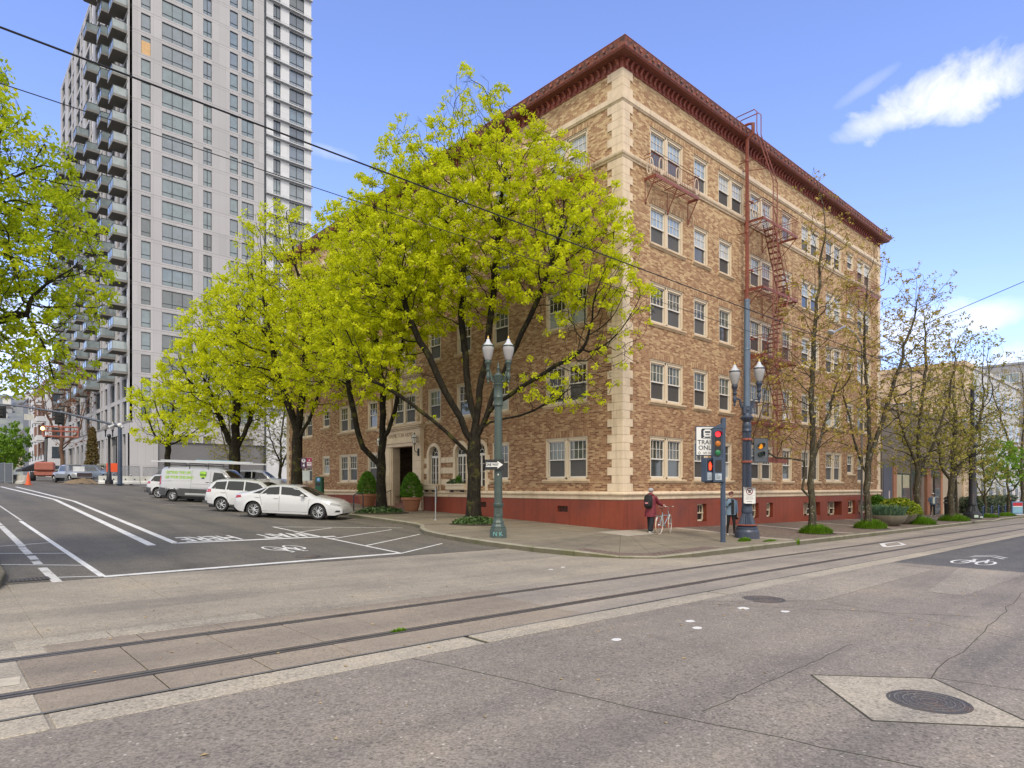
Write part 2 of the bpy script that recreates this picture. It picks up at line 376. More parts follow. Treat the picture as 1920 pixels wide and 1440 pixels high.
def ribbon(pts, w, dz, b, f=gz, seg=1.5):
    """flat ribbon of width w along a ground polyline"""
    P = [Vector((*pts[0], 0))]
    for a, c in zip(pts[:-1], pts[1:]):
        n = max(1, int(math.dist(a, c)/seg))
        for i in range(1, n+1): P.append(Vector((a[0]+(c[0]-a[0])*i/n, a[1]+(c[1]-a[1])*i/n, 0)))
    vs = []
    for i, p in enumerate(P):
        d = (P[min(i+1, len(P)-1)]-P[max(i-1, 0)]).normalized(); n = Vector((-d.y, d.x, 0))*(w/2)
        for s in (-1, 1): q = p+n*s; vs.append((q.x, q.y, f(q.x, q.y)+dz))
    b.add(vs, [(2*i, 2*i+2, 2*i+3, 2*i+1) for i in range(len(P)-1)]); return b
for Y in (R1, R2):
    b = MB(); ribbon([(-60, Y), (120, Y)], .216, -.004, b); b.obj('rubber_boot', M_rubber, trackway)
    b = MB(); ribbon([(-60, Y+.045), (120, Y+.045)], .07, .0, b); b.m = 0; r = b.obj('rail', M_rail, trackway)
    b = MB(); ribbon([(-60, Y-.005), (120, Y-.005)], .034, -.002, b); b.obj('flangeway', M_groove, trackway)
    b = MB(); ribbon([(-60, Y-.05), (120, Y-.05)], .05, -.0005, b); b.obj('guard_rail', M_rail, trackway)
b = MB(); ribbon([(-60, -9.14), (-17, -9.13), (-14, -9.15), (-11, -9.13), (-8, -9.16), (120, -9.14)], .045, .003, b, seg=.7); b.obj('sealant_line', mat('sealant', (.14, .135, .125), .8, var=.3, scale=5), trackway)
# cracks and joints in the aggregate roadway
b = MB()
def crack(p, q, w=.012, amp=.03, n=22):
    pts = []
    for i in range(n+1):
        f = i/n; a = 0 if i in (0, n) else random.uniform(-amp, amp); dx, dy = q[0]-p[0], q[1]-p[1]; L = math.hypot(dx, dy)
        pts.append((p[0]+dx*f-dy/L*a, p[1]+dy*f+dx/L*a))
    ribbon(pts, w, .002, b, seg=9)
crack((-16.1, -9.65), (-14.9, -15.2)); crack((-10.6, -9.65), (-8.2, -13.2), .01); crack((-8.6, -11.1), (-10.4, -16), .008)
crack((-12.6, -13.7), (-1, -12.9), .01, .05); crack((-15.2, -12.7), (-11.6, -12.6), .008, .02); crack((-12.5, -13.75), (-11.9, -16.5), .008)
b.obj('road_cracks', M_joint, kind='structure')
# leaf litter and pale spots on the road
lit = [mat('dry_leaf', (.42, .30, .13), .8, var=.4, scale=9)]; b = MB()
for _ in range(330):
    c = random.random()
    if c < .45: x = random.uniform(-7.6, -5.4); y = random.uniform(.5, 9); x -= 0 if y > 4 else 1.1
    elif c < .7: x = random.uniform(-19, -6); y = random.uniform(-6, 10)
    else: x = random.uniform(-19, -4); y = random.uniform(-13, -4)
    a = random.uniform(0, 6.3); s = random.uniform(.015, .035); z = gz(x, y)+.006
    b.add([(x+s*math.cos(a), y+s*math.sin(a), z), (x+s*.6*math.cos(a+1.6), y+s*.6*math.sin(a+1.6), z+.008), (x-s*math.cos(a), y-s*math.sin(a), z), (x+s*.6*math.cos(a-1.6), y+s*.6*math.sin(a-1.6), z+.004)], [(0, 1, 2, 3)])
b.obj('leaf_litter', lit[0], kind='stuff', label='dry yellow leaves and petals scattered along the gutter and road', category='leaves')
for k, (x, y, r) in enumerate([(-13.56, -4.98, .07), (-11.8, -4.87, .08), (-10.33, -4.92, .07), (-9.13, -4.99, .07), (-8.6, -4.87, .08), (-13.65, -10.55, .075), (-11.91, -10.51, .08), (-12.24, -10.83, .08), (-10.33, -10.49, .11), (-10.09, -11.06, .08)]):
    b = MB(); b.prism([(r*math.cos(a*PI/7)*random.uniform(.85, 1.1), r*.8*math.sin(a*PI/7)*random.uniform(.8, 1.1)) for a in range(14)], .002, .005)
    b.obj('lane_dot', M_paint, None, (x, y, gz(x, y)), kind='structure')

# ---------------------------------------------------------------- kerb and sidewalk
KL = [(-5.1, 54), (-5.1, 48), (-5.1, 42), (-5.1, 36), (-5.1, 30), (-5.1, 24), (-5.1, 18), (-5.1, 12), (-5.15, 8), (-5.25, 6.6), (-5.6, 5.6), (-6.25, 4.7), (-6.75, 3.7), (-7.0, 2.4), (-7.1, .9), (-7.05, -.7), (-6.9, -2.1), (-6.55, -3.4), (-5.9, -4.5), (-5.0, -5.15), (-3.8, -5.5), (-2.2, -5.55), (.5, -5.5), (6, -5.42), (12, -5.35), (18, -5.25), (24, -5.15), (30.5, -5.05), (38, -4.95), (46, -4.8), (55, -4.7), (75, -4.6), (110, -4.6)]
def kdrop(x, y):      # how far the kerb is lowered for the ramps
    d = min(math.hypot(x+5.3, y+4.9)/1.9, abs(x-35.5)/2.2 if y < -3.5 else 9); return .095*max(0, 1-d*d) if d < 1 else 0
def kh(x, y): return gz(x, y)+.155-kdrop(x, y)
def wallpt(k):
    x, y = k
    if y > 5.5: return (.3, y)
    if x > 1.5: return (x, .3)
    return (.3, .3)
pl = []
for a, c in zip(KL[:-1], KL[1:]):
    n = max(1, round(math.dist(a, c)/1.5)); pl += [(a[0]+(c[0]-a[0])*i/n, a[1]+(c[1]-a[1])*i/n) for i in range(n)]
pl.append(KL[-1])
def offs(i, d):
    a, c = Vector(pl[max(0, i-1)]), Vector(pl[min(len(pl)-1, i+1)]); t = (c-a).normalized(); return (pl[i][0]-t.y*d, pl[i][1]+t.x*d)
kerb = link('kerb', None, None, kind='structure')
for i in range(len(pl)-1):
    if pl[i][1] > 50 or pl[i][0] > 90: continue
    b = MB(); vs = []
    for j, e in ((i, .006), (i+1, -.006)):
        a = Vector(pl[i]); c = Vector(pl[i+1]); t = (c-a).normalized()*e
        x, y = pl[j][0]+t.x, pl[j][1]+t.y; xi, yi = offs(j, .16); h = kh(x, y)
        vs += [(x, y, gz(x, y)-.08), (x, y, h-.025), (x+(xi-x)*.12, y+(yi-y)*.12, h), (xi, yi, h+.004), (xi, yi, h-.2)]
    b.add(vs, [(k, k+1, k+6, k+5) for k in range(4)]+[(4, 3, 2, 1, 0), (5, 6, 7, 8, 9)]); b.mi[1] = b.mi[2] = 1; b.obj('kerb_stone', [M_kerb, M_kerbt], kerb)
walk = MB(); NR = 9; rows = []
for i in range(len(pl)):
    xi, yi = offs(i, .15); wx, wy = wallpt(pl[i]); row = []
    for k in range(NR+1):
        f = k/NR; x, y = xi+(wx-xi)*f, yi+(wy-yi)*f; z0 = kh(*pl[i])-.004; zs_ = S(x, y); w = min(1, f*1.7); w = w*w*(3-2*w); row.append((x, y, z0*(1-w)+zs_*w))
    rows.append(row)
WALKROWS = rows
for r in rows: walk.v += r
for i in range(len(rows)-1):
    for k in range(NR): a = i*(NR+1)+k; walk.f.append((a, a+1, a+NR+2, a+NR+1)); walk.mi.append(1 if (rows[i][0][0] > 3.2 and rows[i][0][1] < 0 and k < NR) else 0)
M_pav = None
def paver(name='brick_paving'):
    m, t, b = nodes(name); v = geoco(t)
    br = N(t, 'ShaderNodeTexBrick', _Scale=1., _Mortar_Size=.008, _Brick_Width=.22, _Row_Height=.11, _Mortar_Smooth=.2); t.links.new(v, br.inputs['Vector'])
    br.inputs['Color1'].default_value = (0, 0, 0, 1); br.inputs['Color2'].default_value = (1, 1, 1, 1); br.inputs['Mortar'].default_value = (.5, .5, .5, 1)
    c = ramp(t, br.outputs['Color'], [(0, (.125, .088, .072)), (.5, (.175, .125, .10)), (1, (.21, .165, .135))]); c = mix(t, br.outputs['Fac'], c, (.10, .09, .07))
    c = mix(t, math_(t, 'MULTIPLY', ramp(t, noise(t, v, .8, 6), [(.48, (0, 0, 0)), (.7, (1, 1, 1))]), .5), c, (.13, .13, .07))
    t.links.new(c, b.inputs['Base Color']); b.inputs['Roughness'].default_value = .85; bump(t, b, br.outputs['Fac'], -.4, .006); MATS[name] = m; return m
M_pav = paver()
sw = walk.obj('sidewalk', [M_walk, M_pav], kind='structure', smooth=60)
from mathutils.bvhtree import BVHTree
_bvh = BVHTree.FromPolygons(walk.v, walk.f)
def wz(x, y):
    h = _bvh.ray_cast(Vector((x, y, 20)), Vector((0, 0, -1)))[0]
    return h.z if h else gz(x, y)
# scored joints, pale bands and the brick ramp band
b = MB()
for i in range(0, len(pl)):
    x, y = pl[i]
    if (12 < i < 60) and not (x > 3.2 and i % 4): 
        r = rows[i]; ribbon([(p[0], p[1]) for p in r], .012, .003, b, f=wz, seg=.4)
for k in (3, 6):
    ribbon([(rows[i][k][0], rows[i][k][1]) for i in range(0, 52) if i < len(rows)], .012, .003, b, f=wz, seg=.5)
b.obj('sidewalk_joints', M_joint, kind='structure')
for (x0, x1, y0, y1) in ((-1.6, .25, -1.5, -.1), (3.2, 3.75, -5.1, -.05), (9.4, 9.9, -5.0, -.05), (15.6, 16.1, -5, -.05), (21.8, 22.3, -4.9, -.05)):
    sheet('pale_paving_band', x0, x1, y0, y1, M_walkL, .004, f=wz, st=.35, kind='structure')
band = link('brick_ramp_band', None, None, kind='structure'); cnt = 0
Mrb = mat('ramp_brick', (.17, .125, .10), .85, var=.35, scale=3, bmp=.3)
ib = next(i for i, p in enumerate(pl) if p[1] < -2.6 and p[0] < -5)
for rr in range(5):
    for i in range(30):
        a = R(196+i*1.55); rad = 2.35+rr*.12; cx0, cy0 = -4.9+.0, -2.7
        # follow the kerb curve a little way in
        u = (i+.5*(rr % 2))/30.5; k = ib+u*4.4; i0 = int(k); fr = k-i0
        p0 = Vector(offs(i0, .30+rr*.125)); p1 = Vector(offs(i0+1, .30+rr*.125)); p = p0.lerp(p1, fr); t = (p1-p0).normalized(); L = .098
        an = math.atan2(t.y, t.x); z = wz(p.x, p.y)
        bb = MB(); bb.box(-L, L*.98, -.055, .055, -.03, .006+random.uniform(0, .003)); bb.obj('brick', Mrb, band, (p.x, p.y, z), an)
# opposite corner at the left edge
left_k = [(-18.95, 60), (-18.95, 1.4), (-18.95, -.2), (-19.12, -1.4), (-19.6, -2.5), (-20.5, -3.4), (-22, -3.9), (-50, -4.0)]
kerb2 = link('kerb', None, None, kind='structure'); pp = []
for a, c in zip(left_k[:-1], left_k[1:]):
    n = max(1, round(math.dist(a, c)/2.)); pp += [(a[0]+(c[0]-a[0])*i/n, a[1]+(c[1]-a[1])*i/n) for i in range(n)]
pp.append(left_k[-1]); wk = MB()
for i in range(len(pp)-1):
    b = MB(); vs = []
    for j in (i, i+1):
        a, c = Vector(pp[max(0, j-1)]), Vector(pp[min(len(pp)-1, j+1)]); t = (c-a).normalized(); nx, ny = t.y*.16, -t.x*.16
        x, y = pp[j]; h = gz(x, y)+.13; vs += [(x, y, gz(x, y)-.08), (x, y, h-.02), (x+nx*.15, y+ny*.15, h), (x+nx, y+ny, h)]
    b.add(vs, [(k+4, k+5, k+1, k) for k in range(3)]); b.obj('kerb_stone', M_kerb, kerb2)
    def inn(j):
        a, c = Vector(pp[max(0, j-1)]), Vector(pp[min(len(pp)-1, j+1)]); t = (c-a).normalized(); return pp[j][0]+t.y*.155, pp[j][1]-t.x*.155
    (x0, y0), (x1, y1) = inn(i), inn(i+1)
    ox0, oy0 = (-26, max(y0, 2)) if y0 > -3.2 else (x0, 2); ox1, oy1 = (-26, max(y1, 2)) if y1 > -3.2 else (x1, 2)
    if x0 < -21: ox0, ox1 = x0, x1
    wk.add([(x0, y0, gz(x0, y0)+.128), (x1, y1, gz(x1, y1)+.128), (ox1, oy1, gz(ox1, oy1)+.13), (ox0, oy0, gz(ox0, oy0)+.13)], [(3, 2, 1, 0)])
wk.obj('sidewalk', M_walk, kind='structure')

# ---------------------------------------------------------------- painted markings
def mark(pts, w, name='lane_line', m=None, dz=.004): b = MB(); ribbon(pts, w, dz, b, seg=.9); return b.obj(name, m or M_paint, kind='structure')
mark([(-17.5, -.9), (-17.5, 14.0)], .12); mark([(-17.45, 14.3), (-17.4, 40)], .07, m=M_paintw)
mark([(-17.5, -.93), (-10.42, -.52)], .20, 'stop_line')
mark([(-10.42, -.55), (-7.95, .95)], .08)
mark([(-15.47, 4.1), (-14.5, 30), (-15.5, 52)], .22); mark([(-14.8, 4.36), (-13.85, 28), (-14.5, 52)], .2)
mark([(-14.85, 4.4), (-9.9, 4.35)], .24, 'stop_line')
mark([(-10.34, 8.49), (-10.42, -.55)], .10); mark([(-10.34, 8.49), (-6.01, 6.27)], .08); mark([(-9.6, 7.95), (-6.9, 3.9)][::1], .0, m=M_paint) if 0 else None
mark([(-10.37, 6.16), (-8.55, 7.28)], .08); mark([(-10.4, 3.65), (-6.79, 5.81)], .08); mark([(-10.4, 1.45), (-6.89, 3.77)], .08)
for q in ([(-18.27, -1.2), (-18.27, .9)], [(-18.27, 1.5), (-18.27, 2.1)], [(-18.25, 2.3), (-18.25, 3.1)], [(-18.25, 3.4), (-18.25, 5.0)], [(-18.22, 5.2), (-18.2, 12)], [(-18.2, 12.3), (-18.2, 30)]): mark(q, .16, m=M_paintw)
mark([(-18.9, 5.4), (-17.55, 5.9)], .06); mark([(-18.9, 3.95), (-17.55, 3.25)], .06); mark([(-18.9, 1.8), (-17.55, .9)], .06); mark([(-18.2, -.6), (-17.5, -.85)], .06)
mark([(-5.6, 15.0), (-10.2, 20.0)], .08, m=M_paintw); mark([(-5.6, 19.2), (-10.2, 24.2)], .08, m=M_paintw); mark([(-5.6, 10.8), (-9.4, 15.0)], .08, m=M_paintw); mark([(-5.6, 24.2), (-10.2, 29.2)], .08, m=M_paintw); mark([(-5.6, 28.6), (-10.2, 33.6)], .08, m=M_paintw)
dr = lambda x, y: gz(x, y)+.005
# WAIT HERE faces the traffic coming down the street
text_mesh('WAIT', .62, M_paint, 'road_lettering', M=Matrix.Translation((-11.25, 5.38, 0)) @ Matrix.Rotation(PI, 4, 'Z') @ Matrix.Diagonal((1.05, 3.0, .1, 1)), drape=dr, thick=.0, bold=.016, kind='structure')
text_mesh('HERE', .62, M_paint, 'road_lettering', M=Matrix.Translation((-13.6, 5.38, 0)) @ Matrix.Rotation(PI, 4, 'Z') @ Matrix.Diagonal((1.15, 3.0, .1, 1)), drape=dr, thick=.0, bold=.012, kind='structure')
def bike_symbol(x, y, rot, s, chev=False, kx=.8, ky=1.55):
    b = MB()
    def loc(p): c, n = math.cos(rot), math.sin(rot); p = (p[0]*kx, p[1]*ky); return (x+s*(p[0]*c-p[1]*n), y+s*(p[0]*n+p[1]*c))
    def rib(pts, w): ribbon([loc(p) for p in pts], w*s, .005, b, seg=9)
    for cx in (-.48, .48): rib([(cx+.33*math.cos(a*PI/10), .33*math.sin(a*PI/10)) for a in range(21)], .07)
    for q in ([(-.48, 0), (-.2, .45), (.3, .42), (.0, 0), (-.48, 0)], [(.0, 0), (-.26, .56)], [(-.4, .6), (-.14, .6)], [(.48, 0), (.26, .62), (.46, .66)]): rib(q, .07)
    if chev:
        for o in (.95, 1.2): rib([(-.7, o), (.0, o+.33), (.7, o)], .10)
    b.obj('bicycle_marking', M_paint, kind='structure')
bike_symbol(-12.65, 2.0, PI+R(4), 1.0, False, .64, 1.5)
bike_symbol(1.25, -11.1, R(-88), 1.0, True, .58, 1.9)
for s, m in ((1., M_paint),):
    pts = [(4.9, -7.75), (6.4, -7.15), (8.0, -7.2), (6.6, -7.85), (4.9, -7.75)]; mark(pts, .16, 'track_diamond')
mark([(-21.2, -7.7), (-19.4, -7.9)], .32, 'lane_line', mat('yellow_paint_worn', (.52, .46, .36), .8, var=.12, scale=6, stain=((.35, .31, .25), .7)), .006)
# ---------------------------------------------------------------- manholes and grate
def manhole(x, y, r, label, m1=None):
    t = thing('manhole_cover', label, 'manhole', (x, y, gz(x, y)+.002)); b = MB(); b.lathe([(r, -.02), (r, .004), (r*.93, .004), (r*.93, -.004), (r*.91, -.004), (r*.91, .005), (0.001, .006)], 40); b.obj('lid', M_iron, t, smooth=30)
    b = MB()
    for q in (.82, .62, .42, .22): b.lathe([(r*q, .004), (r*q, .010), (r*(q-.035), .010), (r*(q-.035), .004)], 36, cap=False)
    for q in (.72, .52, .32):
        for k in range(int(26*q)): a = 2*PI*k/int(26*q); b.box(-.009*r*2, .009*r*2, -.012*r*2, .012*r*2, .005, .012, TR(r*q*math.cos(a), r*q*math.sin(a), 0, a))
    b.obj('raised_rings', mat('worn_iron', (.17, .16, .155), .65, .15, .3, 8, stain=((.22, .10, .05), .6)), t); return t
manhole(-9.22, -10.28, .36, 'dark round iron manhole cover beside the tram rails')
manhole(-13.43, -13.9, .33, 'grey iron manhole cover set in a square pale concrete slab')
manhole(-12.87, .05, .33, 'dark manhole cover under the white stop line, near the bicycle marking')
sl = [(-14.34, -13.74), (-13.37, -12.84), (-12.55, -13.71), (-13.5, -14.7)]
b = MB(); b.add([(x, y, gz(x, y)+.0015) for x, y in sl], [(3, 2, 1, 0)]); b.obj('manhole_slab', M_strip, kind='structure')
b = MB()
for a, c in zip(sl, sl[1:]+sl[:1]): ribbon([a, c], .022, .003, b)
b.obj('slab_joint', M_joint, kind='structure')
t = thing('drain_grate', 'rusty slotted drain grate in the gutter at the left kerb', 'grate', (-18.66, -.62, gz(-18.66, -.6)+.003), R(0)); b = MB(); b.box(-.3, .3, -.2, .2, -.02, .001); b.obj('pit', M_groove, t)
b = MB(); [b.box(-.3+i*.066, -.262+i*.066, -.2, .2, 0, .008) for i in range(10)]; b.box(-.32, .32, -.22, -.2, 0, .009); b.box(-.32, .32, .2, .22, 0, .009); b.obj('bars', M_iron, t)
# ================================================================ BRICK APARTMENT HOUSE
def brick_mat(name, rw, rh, redshift=True, dark=False):
    m, t, b = nodes(name); uv = N(t, 'ShaderNodeUVMap').outputs[0]
    br = N(t, 'ShaderNodeTexBrick', _Scale=1., _Mortar_Size=.0075, _Brick_Width=rw, _Row_Height=rh, _Mortar_Smooth=.3, offset=.5)
    t.links.new(uv, br.inputs['Vector'])
    br.inputs['Color1'].default_value = (0, 0, 0, 1); br.inputs['Color2'].default_value = (1, 1, 1, 1); br.inputs['Mortar'].default_value = (.45, .45, .45, 1); br.inputs['Bias'].default_value = 0
    v = geoco(t); sx = N(t, 'ShaderNodeSeparateXYZ'); t.links.new(v, sx.inputs[0])
    su = N(t, 'ShaderNodeSeparateXYZ'); t.links.new(uv, su.inputs[0]); row = math_(t, 'FLOOR', math_(t, 'DIVIDE', su.outputs[1], rh))
    par = math_(t, 'SUBTRACT', 1., math_(t, 'MODULO', math_(t, 'ADD', row, 400.), 2.)); colm = math_(t, 'FLOOR', math_(t, 'ADD', math_(t, 'DIVIDE', su.outputs[0], rw), math_(t, 'MULTIPLY', par, .5)))
    cb = N(t, 'ShaderNodeCombineXYZ'); t.links.new(colm, cb.inputs[0]); t.links.new(row, cb.inputs[1]); wnz = N(t, 'ShaderNodeTexWhiteNoise', noise_dimensions='2D'); t.links.new(cb.outputs[0], wnz.inputs['Vector']); rnd = wnz.outputs['Value']
    # the brick colour runs redder on the lower storeys, tan above
    hgt = math_(t, 'MULTIPLY', math_(t, 'SUBTRACT', sx.outputs[2], 1.0), .040)
    patch = math_(t, 'MULTIPLY', math_(t, 'SUBTRACT', noise(t, v, .35, 4), .5), .16)
    patch2 = math_(t, 'MULTIPLY', math_(t, 'SUBTRACT', noise(t, v, 3.2, 3), .5), .08)
    f = math_(t, 'ADD', math_(t, 'MULTIPLY', rnd, .70), math_(t, 'ADD', math_(t, 'MULTIPLY', hgt, .52), math_(t, 'ADD', patch, patch2)))
    f = math_(t, 'ADD', f, -.02, clamp=True)
    c = ramp(t, f, [(0.0, (.165, .075, .040)), (.16, (.250, .120, .064)), (.38, (.330, .180, .098)), (.56, (.395, .245, .135)), (.72, (.50, .34, .19)), (.9, (.60, .44, .25)), (1, (.64, .48, .28))])
    c = mix(t, br.outputs['Fac'], c, (.42, .295, .185))
    c = mix(t, math_(t, 'MULTIPLY', ramp(t, noise(t, v, .7, 6, .7), [(.5, (0, 0, 0)), (.8, (1, 1, 1))]), .35), c, (.15, .10, .07))
    c = streaks(t, c, .38)
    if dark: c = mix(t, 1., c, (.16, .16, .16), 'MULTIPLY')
    t.links.new(c, b.inputs['Base Color']); b.inputs['Roughness'].default_value = .85; b.inputs['Specular IOR Level'].default_value = .3
    h = math_(t, 'ADD', math_(t, 'MULTIPLY', br.outputs['Fac'], -1.), math_(t, 'MULTIPLY', rnd, .25))
    bump(t, b, h, .55, .012); MATS[name] = m; return m
M_brick = brick_mat('roman_brick', .215, .074); M_soldier = brick_mat('soldier_brick', .30, .07)
M_brickshade = brick_mat('shaded_entry_brick', .22, .075, dark=True)  # same brick darkened, painting in the shade of the deep vestibule
M_cream = mat('terracotta_cream', (.70, .565, .405), .62, var=.10, scale=1.7, bmp=.15, bscale=30, stain=((.40, .30, .19), .5), streak=.45)
M_cream2 = mat('terracotta_worn', (.62, .475, .315), .65, var=.12, scale=2.2, bmp=.2, bscale=30, stain=((.30, .22, .13), .7))
M_frame = mat('cream_window_paint', (.64, .53, .385), .5, var=.06, scale=2)
M_sash = mat('pale_sash_paint', (.70, .66, .60), .4, var=.05, scale=2)
M_red = mat('red_base_paint', (.23, .044, .018), .55, var=.16, scale=.9, bmp=.12, bscale=25, stain=((.13, .034, .026), .7), streak=.6)
M_corn = mat('oxblood_cornice', (.27, .072, .052), .6, var=.25, scale=2.5, bmp=.2, bscale=20, streak=.6, stain=((.13, .05, .04), .6))
M_iron_red = mat('red_iron_paint', (.23, .062, .040), .5, var=.3, scale=3, stain=((.12, .05, .04), .5))
M_roof = mat('roof_tar', (.10, .10, .10), .9)
G_low = [glass('pane_dark', (.022, .024, .022), .05, .7), glass('pane_curtain_green', (.085, .095, .075), .08, .7, .5), glass('pane_olive', (.05, .05, .035), .05, .7, .6), glass('pane_brown', (.075, .05, .032), .05, .7, .5)]
G_hi = [glass('pane_sky_painted', (.26, .34, .42), .05, 1.3, .22), glass('pane_blind', (.40, .43, .44), .08, 1., .15), glass('pane_sky_deep_painted', (.15, .20, .26), .05, 1.3, .3)]  # sky panes have the reflected sky painted into their base colour
G_scr = [mat('insect_screen', (.062, .056, .052), .7, var=.12, scale=2), mat('insect_screen_grey', (.085, .082, .08), .6, var=.15, scale=2), glass('lower_pane', (.05, .055, .055), .06, .8)]
M_curt = mat('curtain_behind_pane', (.33, .36, .36), .5, var=.3, scale=6)
HB = 18.03
BT = thing('apartment_building', 'five storey tan and red brick apartment block with quoined corner and oxblood cornice', 'building')
VROW = [(1.98, 1.80), (5.20, 1.74), (8.42, 1.70), (11.66, 1.64), (14.84, 1.60)]
RC = [('d', 3.03), ('s', 5.67), ('s', 7.80), ('d', 11.37), ('s', 14.25), ('d', 17.2), ('d', 20.5), ('t', 23.1), ('d', 25.45)]
LC = [('d', 3.0), ('s', 7.2), ('s', 10.0), ('s', 12.55), ('d', 15.5), ('s', 19.0), ('d', 22.05), ('t', 25.15), ('d', 28.4)]
WID = {'d': 2.42, 's': 1.2, 't': 1.1}
def rects(side):
    out = []
    for r, (v0, h) in enumerate(VROW):
        for k, (ty, c) in enumerate(RC if side == 'R' else LC):
            if side == 'L' and r == 0 and k in (2, 3, 4): continue
            if side == 'R' and r == 4 and k == 2: ty, c = 'd', 8.35
            if ty == 't': out.append((r, k, ty, c, v0+.5, h-.5))
            else: out.append((r, k, ty, c, v0, h))
    return out
def FP(side, u, d, z): return (u, -d, z) if side == 'R' else (-d, u, z)
def wall(side, u0, u1, z0, z1, holes, m, name, depth=.14, uv=True, off=0.):
    us = sorted({u0, u1} | {a for h in holes for a in h[:2]}); zs = sorted({z0, z1} | {a for h in holes for a in h[2:4]}); b = MB()
    # keep cells modest in size
    def inh(u, z): return any(h[0] < u < h[1] and h[2] < z < h[3] for h in holes)
    for i in range(len(us)-1):
        for j in range(len(zs)-1):
            if inh((us[i]+us[i+1])/2, (zs[j]+zs[j+1])/2): continue
            b.add([FP(side, us[i], off, zs[j]), FP(side, us[i+1], off, zs[j]), FP(side, us[i+1], off, zs[j+1]), FP(side, us[i], off, zs[j+1])], [(0, 1, 2, 3)])
    for (a, c, p, q) in [h[:4] for h in holes]:
        for (s, e) in (((a, p), (c, p)), ((c, p), (c, q)), ((c, q), (a, q)), ((a, q), (a, p))):
            b.add([FP(side, s[0], off, s[1]), FP(side, e[0], off, e[1]), FP(side, e[0], off-depth, e[1]), FP(side, s[0], off-depth, s[1])], [(0, 1, 2, 3)])
    return b.obj(name, m, BT, uvf=True)
UR, UL = 28.3, 31.5
RR, LL = rects('R'), rects('L')
wall('R', 0, UR, 1.49, HB, [(c-WID[t]/2, c+WID[t]/2, v, v+h) for r, k, t, c, v, h in RR], M_brick, 'brick_wall')
ARCH = [(8.72, .55), (10.22, .55), (12.55, .55)]
lh = [(c-WID[t]/2, c+WID[t]/2, v, v+h) for r, k, t, c, v, h in LL]
lh += [(c-.56, c+.56, 1.72, 4.0) for c, w in ARCH]+[(14.35, 16.65, 1.49, 3.92)]
wall('L', 0, UL, 1.49, HB, lh, M_brick, 'brick_wall')
BR = [(5.3, 6.05, .12, .92), (10.25, 10.95, .12, .88), (11.8, 12.5, .12, .86), (16.15, 18.4, .05, .80), (19.45, 21.6, -.03, .80), (22.6, 23.75, -.02, .82), (24.3, 26.7, -.05, .80)]
wall('R', 0, UR, -1.2, 1.16, BR, M_red, 'base_wall', depth=.45, off=.04)
wall('L', 0, UL, -1.2, 1.16, [(14.35, 16.65, -1.2, 1.16), (2.85, 3.45, .62, .87), (8.2, 8.75, .70, .95)], M_red, 'base_wall', depth=.35, off=.04)
b = MB(); b.add([(-.04, 0, -1.2), (-.04, -.04, -1.2), (-.04, -.04, 1.16), (-.04, 0, 1.16)], [(0, 1, 2, 3)]); b.add([(-.04, -.04, -1.2), (0, -.04, -1.2), (0, -.04, 1.16), (-.04, -.04, 1.16)], [(0, 1, 2, 3)]); b.obj('base_corner', M_red, BT)
# rear walls, roof, floors of the shell
b = MB(); b.box(.45, UR-.02, .45, 14.2, -1.2, HB+.35); b.box(.45, UR-.02, 16.8, UL-.02, -1.2, HB+.35); b.box(2.7, UR-.02, 14.2, 16.8, -1.2, HB+.35); b.box(.45, 2.7, 14.2, 16.8, 4.1, HB+.35); b.obj('inner_core', mat('dark_interior', (.03, .03, .03), .9), BT)
b = MB(); b.add([(UR, 0, -1.2), (UR, UL, -1.2), (UR, UL, HB+.4), (UR, 0, HB+.4)], [(0, 1, 2, 3)]); b.add([(UR, UL, -1.2), (0, UL, -1.2), (0, UL, HB+.4), (UR, UL, HB+.4)], [(0, 1, 2, 3)])
b.obj('rear_wall', M_brick, BT, uvf=True)
b = MB(); b.box(.1, UR, .1, UL, HB+.3, HB+.40); b.obj('roof', M_roof, BT)

